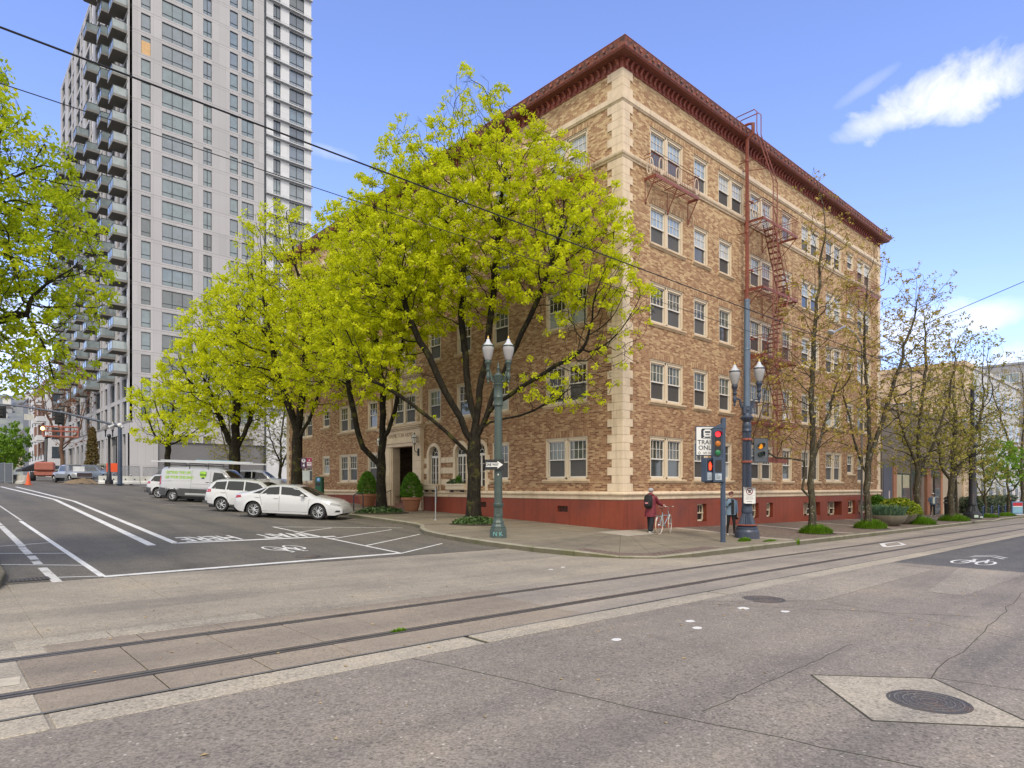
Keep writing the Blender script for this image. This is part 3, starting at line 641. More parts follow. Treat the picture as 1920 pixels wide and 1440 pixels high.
# ---- windows: shared meshes per size, the sill, sash and panes are sub-parts
WM = {}
def winmeshes(ty, h, row):
    key = (ty, round(h, 2))
    if key in WM: return WM[key]
    w = WID[ty]; hw = w/2; D = .15                       # plane y = +D is the recess of the glass
    f = MB(); fr = .12; top = .14
    for x0, x1 in ((-hw, -hw+fr), (hw-fr, hw)): f.box(x0, x1, .045, D+.06, 0, h); f.box(x0, x1-.04 if x0 < 0 else x1, .03, .05, 0, h) if x0 < 0 else f.box(x0+.04, x1, .03, .05, 0, h)
    f.box(-hw, hw, .045, D+.06, h-top, h-.002); f.box(-hw, hw, .02, .05, h-.05, h-.003); f.box(-hw, hw, .03, D+.06, -.002, .10)
    units = [(-hw+fr, hw-fr)]
    if ty == 'd': f.box(-.11, .11, .045, D+.06, 0, h); f.box(-.05, .05, .03, .05, 0, h); units = [(-hw+fr, -.11), (.11, hw-fr)]
    s = MB(); up = MB(); lo = MB(); mid = .10+(h-.24)*.47
    for a, c in units:
        s.box(a, c, .085, .13, mid, mid+.05)                                  # meeting rail
        s.box(a, a+.035, .10, .14, mid+.05, h-top); s.box(c-.035, c, .10, .14, mid+.05, h-top); s.box(a, c, .10, .14, h-top-.04, h-top)
        s.box(a, a+.03, .115, .15, .10, mid); s.box(c-.03, c, .115, .15, .10, mid); s.box(a, c, .115, .15, .10, .145)
        n = 4 if ty == 'd' else 3
        for i in range(1, n): x = a+(c-a)*i/n; s.box(x-.009, x+.009, .118, .14, mid+.05, h-top-.04)
        zz = mid+.05+(h-top-mid-.05)*.5; s.box(a+.03, c-.03, .119, .14, zz-.009, zz+.009)
        up.add([(a, .142, mid+.03), (c, .142, mid+.03), (c, .142, h-top), (a, .142, h-top)], [(0, 1, 2, 3)])
        lo.add([(a, .152, .1), (c, .152, .1), (c, .152, mid+.02), (a, .152, mid+.02)], [(0, 1, 2, 3)])
    sl = MB(); e = .12
    prof = [(-.10, -.06), (-.10, -.005), (-.02, .02), (.05, .02), (.05, -.14), (-.03, -.14), (-.05, -.10)]
    sl.prism(prof, -hw-e, hw+e, 'x')
    li = MB(); li.box(-hw-.12, hw+.12, -.007, .02, h, h+.27)
    WM[key] = (f.mesh('window', M_frame), s.mesh('sash', M_sash), up, lo, sl.mesh('sill', M_cream2), li.mesh('lintel', M_soldier, uvf='rot'), units)
    return WM[key]
PM = {}
rw = random.Random(5)
def pane(mb, key, m, name, par, loc=None):
    k = (key, m.name)
    if k not in PM: PM[k] = mb.mesh(name, m)
    return link(name, PM[k], par, loc)
def place_window(side, r, k, ty, c, v, h):
    fm, sm, up, lo, sl, li, units = winmeshes(ty, h, r); rot = 0 if side == 'R' else -PI/2
    loc = (c, 0, v) if side == 'R' else (0, c, v)
    w = link('window', fm, BT, loc, rot); link('sash', sm, w)
    hi = (side == 'R' and r >= 3) or r >= 4
    mu = rw.choice(G_hi) if hi else rw.choice(G_low+([G_hi[2]] if r == 2 else []))
    ml = rw.choice(G_scr) if rw.random() < .85 else rw.choice([G_hi[1], M_curt])
    key = (ty, round(h, 2))
    pane(up, ('u',)+key, mu, 'pane', w); pane(lo, ('l',)+key, ml, 'pane', w)
    if r < 4: link('sill', sl, w)
    lk = link('lintel', li, w)
    return w
for a in RR: place_window('R', *a)
for a in LL: place_window('L', *a)
# basement windows: small two-light sashes set deep in the base
for i, (a, c, p, q) in enumerate(BR):
    cuts = [(a+.03, c-.03)] if c-a < 1.5 else [(a+.05, a+(c-a)*.36), (a+(c-a)*.46, c-.45)]
    b = MB(); b.box(a-.02, c+.02, .38, .46, p-.02, q+.02); b.obj('basement_recess', M_red, BT)
    for (x0, x1) in cuts:
        f = MB(); yo = -.14 if c-a < 1.5 else 0; f.box(x0, x1, .26, .34, p+.02, p+.09); f.box(x0, x1, .26, .34, q-.07, q-.01)
        for xx in (x0, x1-.06): f.box(xx, xx+.06, .26, .34, p+.02, q-.01)
        zm = (p+q)/2; f.box(x0, x1, .24, .33, zm-.03, zm+.02)
        for j in (1, 2): xx = x0+(x1-x0)*j/3; f.box(xx-.01, xx+.01, .28, .32, zm, q)
        w = f.obj('basement_window', M_frame, BT, (0, yo, 0)); g2 = MB(); g2.add([(x0, .31, p), (x1, .31, p), (x1, .31, q), (x0, .31, q)], [(0, 1, 2, 3)]); g2.obj('pane', G_low[0], w)
for (y0, y1, p, q) in ((2.85, 3.45, .62, .87), (8.2, 8.75, .70, .95)):
    b = MB(); b.box(.2, .24, y0, y1, p, q); [b.box(-.02, .02, y0+.04+k*.09, y0+.06+k*.09, p, q) for k in range(6)]; b.obj('air_vent', mat('vent_dark', (.07, .025, .02), .8), BT)

# ---- water-table stones, quoins, belts
prof = [(-.002, 1.16), (.06, 1.165), (.075, 1.19), (.075, 1.30), (.10, 1.325), (.15, 1.36), (.165, 1.40), (.15, 1.45), (.10, 1.485), (.0, 1.50)]
def stonerun(side, u0, u1, prof, step, name, m=M_cream, gap=.004):
    n = max(1, round((u1-u0)/step)); L = (u1-u0)/n; me = None
    for i in range(n):
        if me is None:
            b = MB()
            if side == 'R': b.prism([(-d, z) for d, z in prof], gap, L-gap, 'x')
            else:
                b.add([(-d, gap, z) for d, z in prof]+[(-d, L-gap, z) for d, z in prof], [tuple(range(len(prof))), tuple(range(2*len(prof)-1, len(prof)-1, -1))]+[(k, (k+1) % len(prof), len(prof)+(k+1) % len(prof), len(prof)+k) for k in range(len(prof))])
            me = b.mesh(name, m)
        link(name, me, BT, (u0+i*L, 0, 0) if side == 'R' else (0, u0+i*L, 0))
stonerun('R', 0, UR, prof, .60, 'ledge_stone'); stonerun('L', 0, 13.4, prof, .60, 'ledge_stone'); stonerun('L', 17.8, UL, prof, .60, 'ledge_stone')
b = MB()       # mitred corner filler of the ledge
for k in range(len(prof)-1):
    (d0, z0), (d1, z1) = prof[k], prof[k+1]
    b.add([(0, -d0, z0), (-d0, -d0, z0), (-d1, -d1, z1), (0, -d1, z1)], [(0, 1, 2, 3)]); b.add([(-d0, 0, z0), (-d0, -d0, z0), (-d1, -d1, z1), (-d1, 0, z1)], [(3, 2, 1, 0)])
b.obj('ledge_corner_stone', M_cream, BT)
belt2 = [(.0, 14.56), (.05, 14.57), (.06, 14.62), (.11, 14.66), (.13, 14.72), (.13, 14.78), (.0, 14.80)]
belt1 = [(.0, 16.74), (.04, 16.75), (.06, 16.79), (.09, 16.82), (.09, 17.02), (.0, 17.04)]
for bp, nm in ((belt2, 'sill_course_stone'), (belt1, 'belt_course_stone')):
    stonerun('R', 0, UR, bp, 1.18, nm); stonerun('L', 0, UL, bp, 1.18, nm)
    b = MB()
    for k in range(len(bp)-1):
        (d0, z0), (d1, z1) = bp[k], bp[k+1]; b.add([(0, -d0, z0), (-d0, -d0, z0), (-d1, -d1, z1), (0, -d1, z1)], [(0, 1, 2, 3)]); b.add([(-d0, 0, z0), (-d0, -d0, z0), (-d1, -d1, z1), (-d1, 0, z1)], [(3, 2, 1, 0)])
    b.obj('course_corner_stone', M_cream, BT)
qs = {}
def quoin(kind, z, h, where):
    key = (kind, round(h, 3), where)
    if key not in qs:
        a = .72 if kind else .50; t = .035; g_ = .005; b = MB()
        if where == 'c':
            poly = [(-t, -t), (a*.86, -t), (a*.86, .02), (.02, .02), (.02, a), (-t, a)]; b.prism(poly, g_, h-g_)
        elif where == 'r': b.box(-a*.8, 0, -t, .02, g_, h-g_)
        else: b.box(-t, .02, -a*.8, 0, g_, h-g_)
        qs[key] = b.mesh('quoin_block', M_cream)
    link('quoin_block', qs[key], BT, {'c': (0, 0, z), 'r': (UR, 0, z), 'l': (0, UL, z)}[where])
for where in ('c', 'r', 'l'):
    for (za, zb, n, st) in ((1.50, 14.56, 41, 1), (14.80, 16.74, 6, 0), (17.04, 18.03, 3, 1)):
        h = (zb-za)/n
        for i in range(n): quoin((i+st) % 2, za+i*h, h, where)
# ---- cornice
def sweep2(profl, m, name, par=BT, smooth=None):
    profl = [(d*.86, 18.03+(z-18.03)*.76) for d, z in profl]
    """profile swept round the street corner, mitred, both facades"""
    b = MB()
    path = lambda d: [(-d, UL+.1), (-d, -d), (UR+max(d, 0), -d), (UR+max(d, 0), 3)]
    n = len(profl)
    for p in range(3):
        for k in range(n-1):
            (d0, z0), (d1, z1) = profl[k], profl[k+1]; A0, A1 = path(d0), path(d1)
            b.add([(*A0[p], z0), (*A0[p+1], z0), (*A1[p+1], z1), (*A1[p], z1)], [(0, 1, 2, 3)])
    return b.obj(name, m, par)
sweep2([(0, 18.03), (.045, 18.035), (.045, 18.08), (.02, 18.09), (.02, 18.44), (.09, 18.47), (.09, 18.50)], M_corn, 'frieze')
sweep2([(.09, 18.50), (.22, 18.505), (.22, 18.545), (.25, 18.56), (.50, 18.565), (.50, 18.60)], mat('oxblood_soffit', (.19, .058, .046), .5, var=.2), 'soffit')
sweep2([(.50, 18.60), (.53, 18.62), (.55, 18.66)], M_corn, 'cornice_moulding')
def crown_mat():
    m, t, b = nodes('crown_ornament'); v = geoco(t)
    vo = N(t, 'ShaderNodeTexVoronoi', _Scale=7.); t.links.new(v, vo.inputs['Vector']); n = noise(t, v, 9., 3, .6)
    c = ramp(t, vo.outputs['Distance'], [(.1, (.36, .115, .075)), (.45, (.33, .11, .075)), (.6, (.17, .08, .07))]); c = mix(t, math_(t, 'MULTIPLY', math_(t, 'GREATER_THAN', n, .60), .45), c, (.13, .10, .11))
    t.links.new(c, b.inputs['Base Color']); b.inputs['Roughness'].default_value = .55; bump(t, b, vo.outputs['Distance'], -.8, .04); return m
M_crown = crown_mat()
sweep2([(.55, 18.66), (.57, 18.72), (.60, 18.80), (.65, 18.90), (.67, 18.95), (.64, 18.97)], M_crown, 'crown')
sweep2([(.64, 18.97), (.67, 18.985), (.67, 19.01), (-.2, 19.02), (-.2, 18.2)], M_corn, 'roof_edge')
br_ = MB(); br_.prism([(y_, 18.03+(z_-18.03)*.76) for y_, z_ in [(-.02, 18.46), (-.20, 18.46), (-.205, 18.42), (-.14, 18.36), (-.10, 18.28), (-.085, 18.20), (-.10, 18.15), (-.07, 18.11), (-.02, 18.10)]], -.05, .05, 'x'); brm = br_.mesh('bracket', M_corn)
for i in range(91): link('bracket', brm, BT, (.17+i*.309, 0, 0))
for i in range(100): link('bracket', brm, BT, (0, .17+i*.313, 0), -PI/2)
b = MB()
for i in range(70): u = .1+i*.40; b.sphere((u, -.54, 18.625), (.085, .03, .065), 6); 
for i in range(76): u = .1+i*.41; b.sphere((-.54, u, 18.625), (.03, .085, .065), 6)
b.obj('palmettes', M_crown, BT, kind='stuff')

# ---- arched windows with banded surround (left front)
def arch_pts(c, r, z, n=12, a0=0, a1=PI): return [(c+r*math.cos(a0+(a1-a0)*i/n), z+r*math.sin(a0+(a1-a0)*i/n)) for i in range(n+1)]
for c, w in ARCH:
    zs_ = 3.40; ro, ri = .62, .44
    b = MB(); outer = [(c+ro, 1.50)]+arch_pts(c, ro, zs_)+[(c-ro, 1.50)]; inner = [(c+ri, 1.50)]+arch_pts(c, ri, zs_)+[(c-ri, 1.50)]
    n = len(outer)
    for d0, d1, A, B in ((.06, .06, outer, inner), (.06, -.12, inner, inner), (.0, .06, outer, outer)):
        vs = [(-d0, y, z) for y, z in A]+[(-d1, y, z) for y, z in B]; b.add(vs, [(i, i+1, n+i+1, n+i) for i in range(n-1)])
    # spandrel plate behind (brick) closing the square hole
    a = b.obj('arched_window', M_cream, BT)
    s = MB(); sq = [(c+.57, 1.6)]+[(c+.57, zs_), (c+.57, 4.02), (c, 4.02), (c-.57, 4.02), (c-.57, zs_)]+[(c-.57, 1.6)]
    arc = arch_pts(c, .60, zs_, 12); ups = [(c+.57, min(4.03, zs_+.3))]+[(c+.57-.095*i, 4.03) for i in range(0, 13)]
    s.add([(0, y, z) for y, z in arc]+[(0, c+.6-.1*i, 4.03) for i in range(13)], [(i, i+1, 14+i, 13+i) for i in range(12)]); s.obj('spandrel', M_brick, a, uvf=True)
    g2 = MB(); g2.add([(.16, y, z) for y, z in inner], [tuple(range(n))]); g2.obj('pane', G_low[0], a)
    f = MB()
    f.box(.10, .15, c-ri, c+ri, 3.22, 3.34); f.box(.10, .15, c-.045, c+.045, 1.72, 3.22)
    for yy in (c-ri, c+ri-.05): f.box(.10, .15, yy, yy+.05, 1.72, 3.4)
    for yy in (c-.25, c+.25): f.box(.125, .15, yy-.011, yy+.011, 1.72, 3.22)
    for zz in (2.05, 2.43, 2.82): f.box(.125, .15, c-ri, c+ri, zz-.011, zz+.011)
    for q in (.16, .42): f.tube([(.14, y, z) for y, z in arch_pts(c, q, 3.38)], .018, 4)
    for k in range(1, 4): an = PI*k/4; f.tube([(.14, c+.16*math.cos(an), 3.38+.16*math.sin(an)), (.14, c+.42*math.cos(an), 3.38+.42*math.sin(an))], .012, 4)
    f.obj('glazing_bars', M_sash, a)
edges = [8.10, 8.11, 9.33, 9.62, 10.83, 11.94, 13.16, 13.5]
for (z0, z1) in ((1.80, 2.08), (2.38, 2.68), (2.94, 3.22)):
    for (y0, y1) in ((7.95, 8.10), (9.34, 9.60), (10.84, 11.92), (13.17, 13.48)):
        n = max(1, round((y1-y0)/.5)); L = (y1-y0)/n
        for i in range(n): b = MB(); b.box(-.045, .03, y0+i*L+.004, y0+(i+1)*L-.004, z0, z1); b.obj('band_block', M_cream, BT)
for y0, y1 in ((9.45, 11.0), (11.95, 13.15)):
    t = thing('window_box', 'cream window box with small plants under the %s arched window' % ('middle' if y0 < 10 else 'left'), 'planter', (-.28, (y0+y1)/2, 1.5), group=None)
    L = (y1-y0)/2; b = MB(); b.prism([(.0, .02), (-.20, .02), (-.24, .08), (-.24, .22), (-.28, .26), (-.28, .34), (.0, .34)], -L, L, 'y'); b.v = [(x+.1, y, z) for x, y, z in b.v]
    b.obj('trough', M_frame, t); b = MB(); b.box(-.1, .1, -L*.6, -L*.5, -.08, .02); b.box(-.1, .1, L*.5, L*.6, -.08, .02); b.obj('bracket_foot', mat('dark_bracket', (.03, .03, .03)), t)
    if y0 < 11: WB = t
# ---- entrance portal
P = link('portal', None, BT)
def pbox(name, y0, y1, z0, z1, d, m=M_cream, back=.02): b = MB(); b.cbox(-d, back, y0, y1, z0, z1, .008); return b.obj(name, m, P)
for y0, y1 in ((13.5, 14.30), (16.70, 17.6)):
    n = 9; h = (3.95-.2)/n
    for i in range(n): pbox('portal_block', y0, y1, .2+i*h+.004, .2+(i+1)*h-.004, .20)
    for k, (a, c) in enumerate(((.07, .26), (.14, .22))): pbox('portal_moulding', *( (y1-.01, y1+.03+a) if y0 < 15 else (y0-.03-a, y0+.01)), .2, 3.92, .16-.05*k, back=.4)
pbox('portal_lintel', 13.5, 17.6, 3.95, 4.14, .24); pbox('portal_moulding', 13.45, 17.65, 4.14, 4.22, .32); pbox('portal_moulding', 13.48, 17.62, 4.22, 4.30, .27)
pbox('portal_frieze', 13.5, 17.6, 4.30, 4.88, .20); pbox('frieze_pilaster', 13.52, 13.95, 4.30, 4.88, .26); pbox('frieze_pilaster', 17.15, 17.58, 4.30, 4.88, .26)
pbox('portal_cornice', 13.40, 17.70, 4.88, 4.95, .34); pbox('portal_cornice', 13.34, 17.76, 4.95, 5.03, .46); pbox('portal_cornice', 13.30, 17.80, 5.03, 5.09, .52, M_cream2)
text_mesh('HAMILTON ARMS', .34, mat('carved_letter', (.40, .30, .195), .7), 'carved_lettering', P, M=Matrix.Translation((-.205, 15.55, 4.58)) @ Matrix.Rotation(-PI/2, 4, 'Z') @ Matrix.Rotation(PI/2, 4, 'X'), thick=.012, xs=.92)
# recessed vestibule with steps
b = MB(); b.box(.02, 2.6, 14.28, 14.35, .1, 3.95); b.box(.02, 2.6, 16.65, 16.72, .1, 3.95); b.box(2.5, 2.6, 14.3, 16.7, .1, 3.95); b.box(.02, 2.6, 14.3, 16.7, 3.92, 3.98); b.obj('vestibule', M_brickshade, P, uvf=True)
b = MB(); b.box(2.42, 2.48, 14.9, 16.1, 1.05, 3.2); b.obj('entrance_door', mat('shaded_door', (.006, .006, .006), .5), P)  # door colour blackened to stand in for the recess shade
M_step = mat('brick_steps', (.20, .10, .075), .8, var=.3, scale=6)
for i in range(4): b = MB(); b.box(-.28+i*.32, 2.6, 14.3 if i else 13.9, 16.7 if i else 17.1, -.2+.0, .60+i*.155); b.obj('step', M_step, P)
b = MB()
for s, yy in ((0, 14.5), (1, 16.62)):
    b.tube([(-.55, yy, .5), (-.55, yy, 1.32), (.9, yy, 1.95)], .02, 5)
    for k in range(9): f = k/8; x = -.55+1.45*f; b.tube([(x, yy, .5+.5*f), (x, yy, 1.32+.63*f)], .011, 4)
b.obj('stair_railing', mat('black_iron', (.02, .02, .022), .5, .3), P)
# second-floor aedicule over the door
for y0, y1 in ((13.62, 14.22), (16.78, 17.45)):
    pbox('pilaster', y0, y1, 5.09, 7.30, .10); pbox('pilaster_panel', y0+.12, y1-.12, 5.6, 7.2, .15, M_cream2)
    b = MB(); 
    for k in range(7): b.sphere((-.17, (y0+y1)/2, 5.75+k*.22), (.07, .12, .09), 7)
    b.sphere((-.17, (y0+y1)/2, 5.45), (.12, .17, .17), 8); b.obj('carved_drop', M_cream2, P, smooth=60)
pbox('aedicule_lintel', 13.6, 17.5, 7.02, 7.35, .13); pbox('aedicule_moulding', 13.55, 17.55, 7.35, 7.43, .22); pbox('aedicule_frieze', 13.62, 17.48, 7.43, 7.78, .13)
pbox('aedicule_cornice', 13.5, 17.6, 7.78, 7.86, .26); pbox('aedicule_cornice', 13.45, 17.65, 7.86, 7.93, .32, M_cream2)
b = MB(); b.prism([(-1.75, 7.93), (1.75, 7.93), (1.6, 8.12), (.9, 8.2), (.35, 8.42), (-.35, 8.42), (-.9, 8.2), (-1.6, 8.12)], -.02, .12, 'x'); b.v = [(-x, y+15.52, z) for x, y, z in b.v]
for s in (-1, 1):
    for k in range(5): b.sphere((-.12, 15.52+s*(.5+k*.25), 8.15-.02*k), (.06, .13, .09), 6)
b.obj('carved_crest', M_cream2, P)
def wall_lantern(y, z, label):
    t = thing('wall_lantern', label, 'lantern', (-.24, y, z)); b = MB()
    b.cbox(-.02, .04, -.06, .06, -.75, -.35, .01); b.tube([(0, 0, -.5), (-.14, 0, -.55), (-.24, 0, -.42), (-.24, 0, -.12)], .022, 5); b.lathe([(.02, -.14), (.10, -.12), (.06, -.08)], 8, TR(-.24)); b.obj('arm', MATS['black_iron'], t)
    b = MB(); b.lathe([(.07, -.08), (.15, .22), (.15, .24), (.13, .34), (.06, .42)], 8, TR(-.24), cap=False); b.obj('glass', mat('lantern_glass', (.72, .70, .64), .2, spec=.7), t)
    b = MB(); b.lathe([(.155, .21), (.165, .23), (.155, .25)], 8, TR(-.24)); b.lathe([(.065, .41), (.05, .45), (.015, .48), (.001, .58)], 8, TR(-.24)); [b.tube([(-.24+.07*math.cos(a), .07*math.sin(a), -.08), (-.24+.153*math.cos(a), .153*math.sin(a), .22), (-.24+.13*math.cos(a), .13*math.sin(a), .34), (-.24+.06*math.cos(a), .06*math.sin(a), .42)], .009, 4) for a in [k*PI/2+PI/4 for k in range(4)]]; b.obj('cage', MATS['black_iron'], t)
wall_lantern(13.72, 4.12, 'black wall lantern with frosted glass right of the entrance doorway'); wall_lantern(17.38, 4.12, 'wall lantern left of the entrance doorway, half hidden behind the trunk')

# ---------------------------------------------------------------- fire escapes
def platform(x0, x1, z, d=1.0, name='fire_escape_balcony', rings=(), hh=.92):
    b = MB(); y = -d
    b.box(x0, x1, y-.012, y+.012, z-.10, z+.02); b.box(x0, x0+.02, y, 0, z-.1, z+.02); b.box(x1-.02, x1, y, 0, z-.1, z+.02)
    n = int(d/.10)
    for i in range(n): yy = y+.05+i*.10; b.box(x0, x1, yy, yy+.022, z-.018, z-.006)
    for xx in [x0+.5+k*.9 for k in range(int((x1-x0)/.9))]: b.box(xx, xx+.03, y, 0, z-.06, z-.03)
    for xx in (x0+.04, (x0+x1)/2, x1-.04): b.tube([(xx, y+.05, z-.08), (xx, -.02, z-.95)], .022, 5); b.tube([(xx, -.025, z-.08), (xx, -.025, z-1.02)], .02, 4); b.sphere((xx, -.04, z-.97), .05, 6)
    fl = b.obj(name, M_iron_red, BT); r = MB()
    for zz in (hh, hh-.13): r.tube([(x0, 0, z+zz), (x0, y, z+zz), (x1, y, z+zz), (x1, 0, z+zz)], .016, 4)
    r.tube([(x0, y, z+.12), (x1, y, z+.12)], .012, 4)
    n = int((x1-x0)/.125)
    for i in range(n+1): xx = x0+(x1-x0)*i/n; r.tube([(xx, y, z), (xx, y, z+hh-.13)], .0085, 3)
    for i in range(1, int(d/.14)): yy = y+i*.14; [r.tube([(xx, yy, z), (xx, yy, z+hh-.13)], .0085, 3) for xx in (x0, x1)]
    r.obj('railing', M_iron_red, fl)
    for (a, yy, rt) in rings:
        q = MB(); T = Matrix.Translation((a, yy, z+.42)) @ (Matrix.Rotation(PI/2, 4, 'Z') if rt else Matrix()); q.tube([(.15*math.cos(k*PI/9), 0, .34*math.sin(k*PI/9)) for k in range(18)], .02, 5, T, closed=True); q.tube([(-.14, 0, -.1), (.14, 0, -.1)], .014, 4, T); q.tube([(0, 0, -.1), (0, 0, -.33)], .02, 4, T); q.obj('oval_ornament', mat('cream_iron', (.62, .50, .38), .5), fl)
    return fl
F1 = platform(1.42, 4.6, 14.15, .55, 'balconet', rings=((1.42, -.28, 1), (1.8, -.55, 0), (3.0, -.55, 0), (4.4, -.55, 0)))
platform(22.3, 26.5, 14.1, .55, 'balconet')
def left_platform(y0, y1, z):
    n0 = len(BT.children); f = platform(y0, y1, z, 1.0, 'balconet', rings=()); f.rotation_euler = (0, 0, -PI/2); f.location = (0, y0+y1, 0); return f
left_platform(1.3, 4.6, 14.0)
FX0, FX1 = 9.5, 13.25
for i, z in enumerate((14.6, 11.3, 8.05, 4.8)):
    f = platform(FX0, FX1, z, 1.0, 'fire_escape_platform', rings=((FX0, -.6, 1),) if i == 0 else ())
    if i < 3:       # stair down to the next landing
        s = MB(); zb = (11.3, 8.05, 4.8)[i]; xa, xb = (10.5, 12.2) if i % 2 == 0 else (12.2, 10.5)
        for yy in (-1.02, -.50): s.tube([(xa, yy, z+.0), (xb, yy, zb)], .028, 4); s.tube([(xa, yy, z+.85), (xb, yy, zb+.85)], .014, 4)
        for k in range(1, 13): fz = k/13; s.box(xa+(xb-xa)*fz-.1, xa+(xb-xa)*fz+.1, -1.02, -.5, z+(zb-z)*fz-.012, z+(zb-z)*fz+.012)
        s.obj('stair', M_iron_red, f)
b = MB(); b.tube([(9.05, -.42, .9), (9.05, -.42, 18.3), (9.05, -.72, 18.5), (9.05, -.72, 19.0)], .085, 10)
for z in (4.2, 7.5, 10.7, 13.9, 17.3): b.tube([(9.05, -.42, z), (9.05, 0, z)], .025, 4); b.lathe([(.10, z-.05), (.11, z), (.10, z+.05)], 10, TR(9.05, -.42))
for z in (5.6, 8.8, 12.1, 15.4): b.tube([(9.05, -.42, z), (9.35, -.5, z)], .04, 6); b.sphere((9.4, -.5, z), .07, 6)
b.tube([(9.05, -.72, 18.98), (9.05, -.5, 19.05), (9.05, .0, 19.05)], .06, 6); b.obj('standpipe', M_iron_red, BT, smooth=40)
b = MB()
for xx in (10.0, 10.42): b.tube([(xx, -1.25, 2.9), (xx, -1.25, 16.4), (xx-.35, -.80, 18.2), (xx-.5, -.68, 18.8), (xx-.5, -.68, 19.75), (xx-.5, -.56, 19.9), (xx-.5, .35, 19.9), (xx-.5, .45, 19.75), (xx-.5, .45, 18.7)], .026, 5)
for k in range(44): z = 3.1+k*.31; b.tube([(10.0, -1.25, z), (10.42, -1.25, z)], .013, 4)
for k in range(8): z = 16.5+k*.28; yy = -1.25+(z-16.4)*.25; xq = 10.0-(z-16.4)*.2; b.tube([(xq, yy, z), (xq+.42, yy, z)], .013, 4)
for z in (17.0, 17.5): b.tube([(9.9, -1.1, z), (9.2, 0, z)], .02, 4)
b.obj('roof_ladder', M_iron_red, BT)
b = MB(); b.box(9.0, 11.6, -1.2, -1.12, 2.85, 3.10); b.obj('drop_ladder_beam', M_iron_red, BT)
b = MB(); b.box(11.2, 11.5, -1.2, -1.16, 5.0, 5.28); b.obj('notice_plate', mat('white_plate', (.7, .7, .68)), BT)
# ================================================================ TOWER
def panel_mat(name, col, joint, vx=3.0, vz=3.07, z0=13.84, rib=.0):
    """metal and fibre-cement cladding: fine vertical ribs, tone shifting panel by panel"""
    m, t, b = nodes(name); uv = N(t, 'ShaderNodeUVMap').outputs[0]
    br = N(t, 'ShaderNodeTexBrick', _Scale=1., _Mortar_Size=.012, _Brick_Width=vx, _Row_Height=vz, offset=0., _Mortar_Smooth=.1); mp = N(t, 'ShaderNodeMapping'); mp.inputs['Location'].default_value = (0, -z0, 0)
    t.links.new(uv, mp.inputs[0]); t.links.new(mp.outputs[0], br.inputs['Vector'])
    br.inputs['Color1'].default_value = (*[c*.94 for c in col], 1); br.inputs['Color2'].default_value = (*[c*1.05 for c in col], 1); br.inputs['Mortar'].default_value = (*[c*joint for c in col], 1)
    c = mix(t, 1., br.outputs['Color'], ramp(t, noise(t, geoco(t), .12, 4), [(.35, (.95, .95, .95)), (.65, (1.04, 1.04, 1.04))]), 'MULTIPLY')
    t.links.new(c, b.inputs['Base Color']); b.inputs['Roughness'].default_value = .6; MATS[name] = m; return m
M_tg = panel_mat('tower_cladding', (.44, .43, .44), .72, .95); M_tw = panel_mat('white_cladding', (.62, .63, .65), .8, .8); M_td = mat('tower_recess', (.17, .165, .17), .7, var=.1, scale=.3)
M_tmull = mat('window_metal', (.055, .065, .075), .4, .3)
TG = [glass('tower_pane', (.13, .185, .215), .04, 1.2, .2), glass('tower_pane_blue', (.13, .17, .21), .04, 1.2, .15), glass('tower_pane_dark', (.065, .085, .10), .04, 1.2, .25)]
TG2 = glass('balcony_glass', (.22, .27, .29), .05, 1.3, .2)
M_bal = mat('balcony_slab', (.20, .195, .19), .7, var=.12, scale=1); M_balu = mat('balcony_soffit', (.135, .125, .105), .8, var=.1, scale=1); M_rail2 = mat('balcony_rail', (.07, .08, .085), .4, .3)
TW = thing('apartment_tower', 'tall grey apartment tower with rows of glass fronted balconies down its left side', 'tower', (0, 82, 0))
FL = [13.84+3.07*k for k in range(-1, 23)]; TOP = FL[-1]
XE = 17.95
fcols = [(1.35, 2.5, 1), (3.9, 7.83, 3), (9.23, 10.38, 2), (12.9, 14.05, 1), (14.59, 16.37, 2)]
wh = [(a, c, z-2.85, z-.45) for z in FL for a, c, n in fcols]
def wall2(x0, x1, z0, z1, holes, y, depth, m, name, par, axis='y', far=False):
    us = sorted({x0, x1} | {h[0] for h in holes} | {h[1] for h in holes}); zs = sorted({z0, z1} | {h[2] for h in holes} | {h[3] for h in holes}); b = MB(); hs = set()
    P = (lambda u, d, z: (u, y+d, z)) if axis == 'y' else (lambda u, d, z: (y+d, u, z))
    grid_ = {}
    for h in holes: grid_[(h[0], h[2])] = h
    for i in range(len(us)-1):
        hh = [h for h in holes if h[0] <= us[i]+1e-6 and h[1] >= us[i+1]-1e-6]
        for j in range(len(zs)-1):
            zm = (zs[j]+zs[j+1])/2
            if any(h[2] < zm < h[3] for h in hh): continue
            b.add([P(us[i], 0, zs[j]), P(us[i+1], 0, zs[j]), P(us[i+1], 0, zs[j+1]), P(us[i], 0, zs[j+1])], [(0, 1, 2, 3)])
    for a, c, p, q in holes:
        for s, e in (((a, p), (c, p)), ((c, p), (c, q)), ((c, q), (a, q)), ((a, q), (a, p))): b.add([P(s[0], 0, s[1]), P(e[0], 0, e[1]), P(e[0], depth, e[1]), P(s[0], depth, s[1])], [(0, 1, 2, 3)])
    return b.obj(name, m, par, uvf=True)
wall2(0, XE, 10.3, TOP, wh, 0, .22, M_tg, 'front_wall', TW)
tw_m = {}
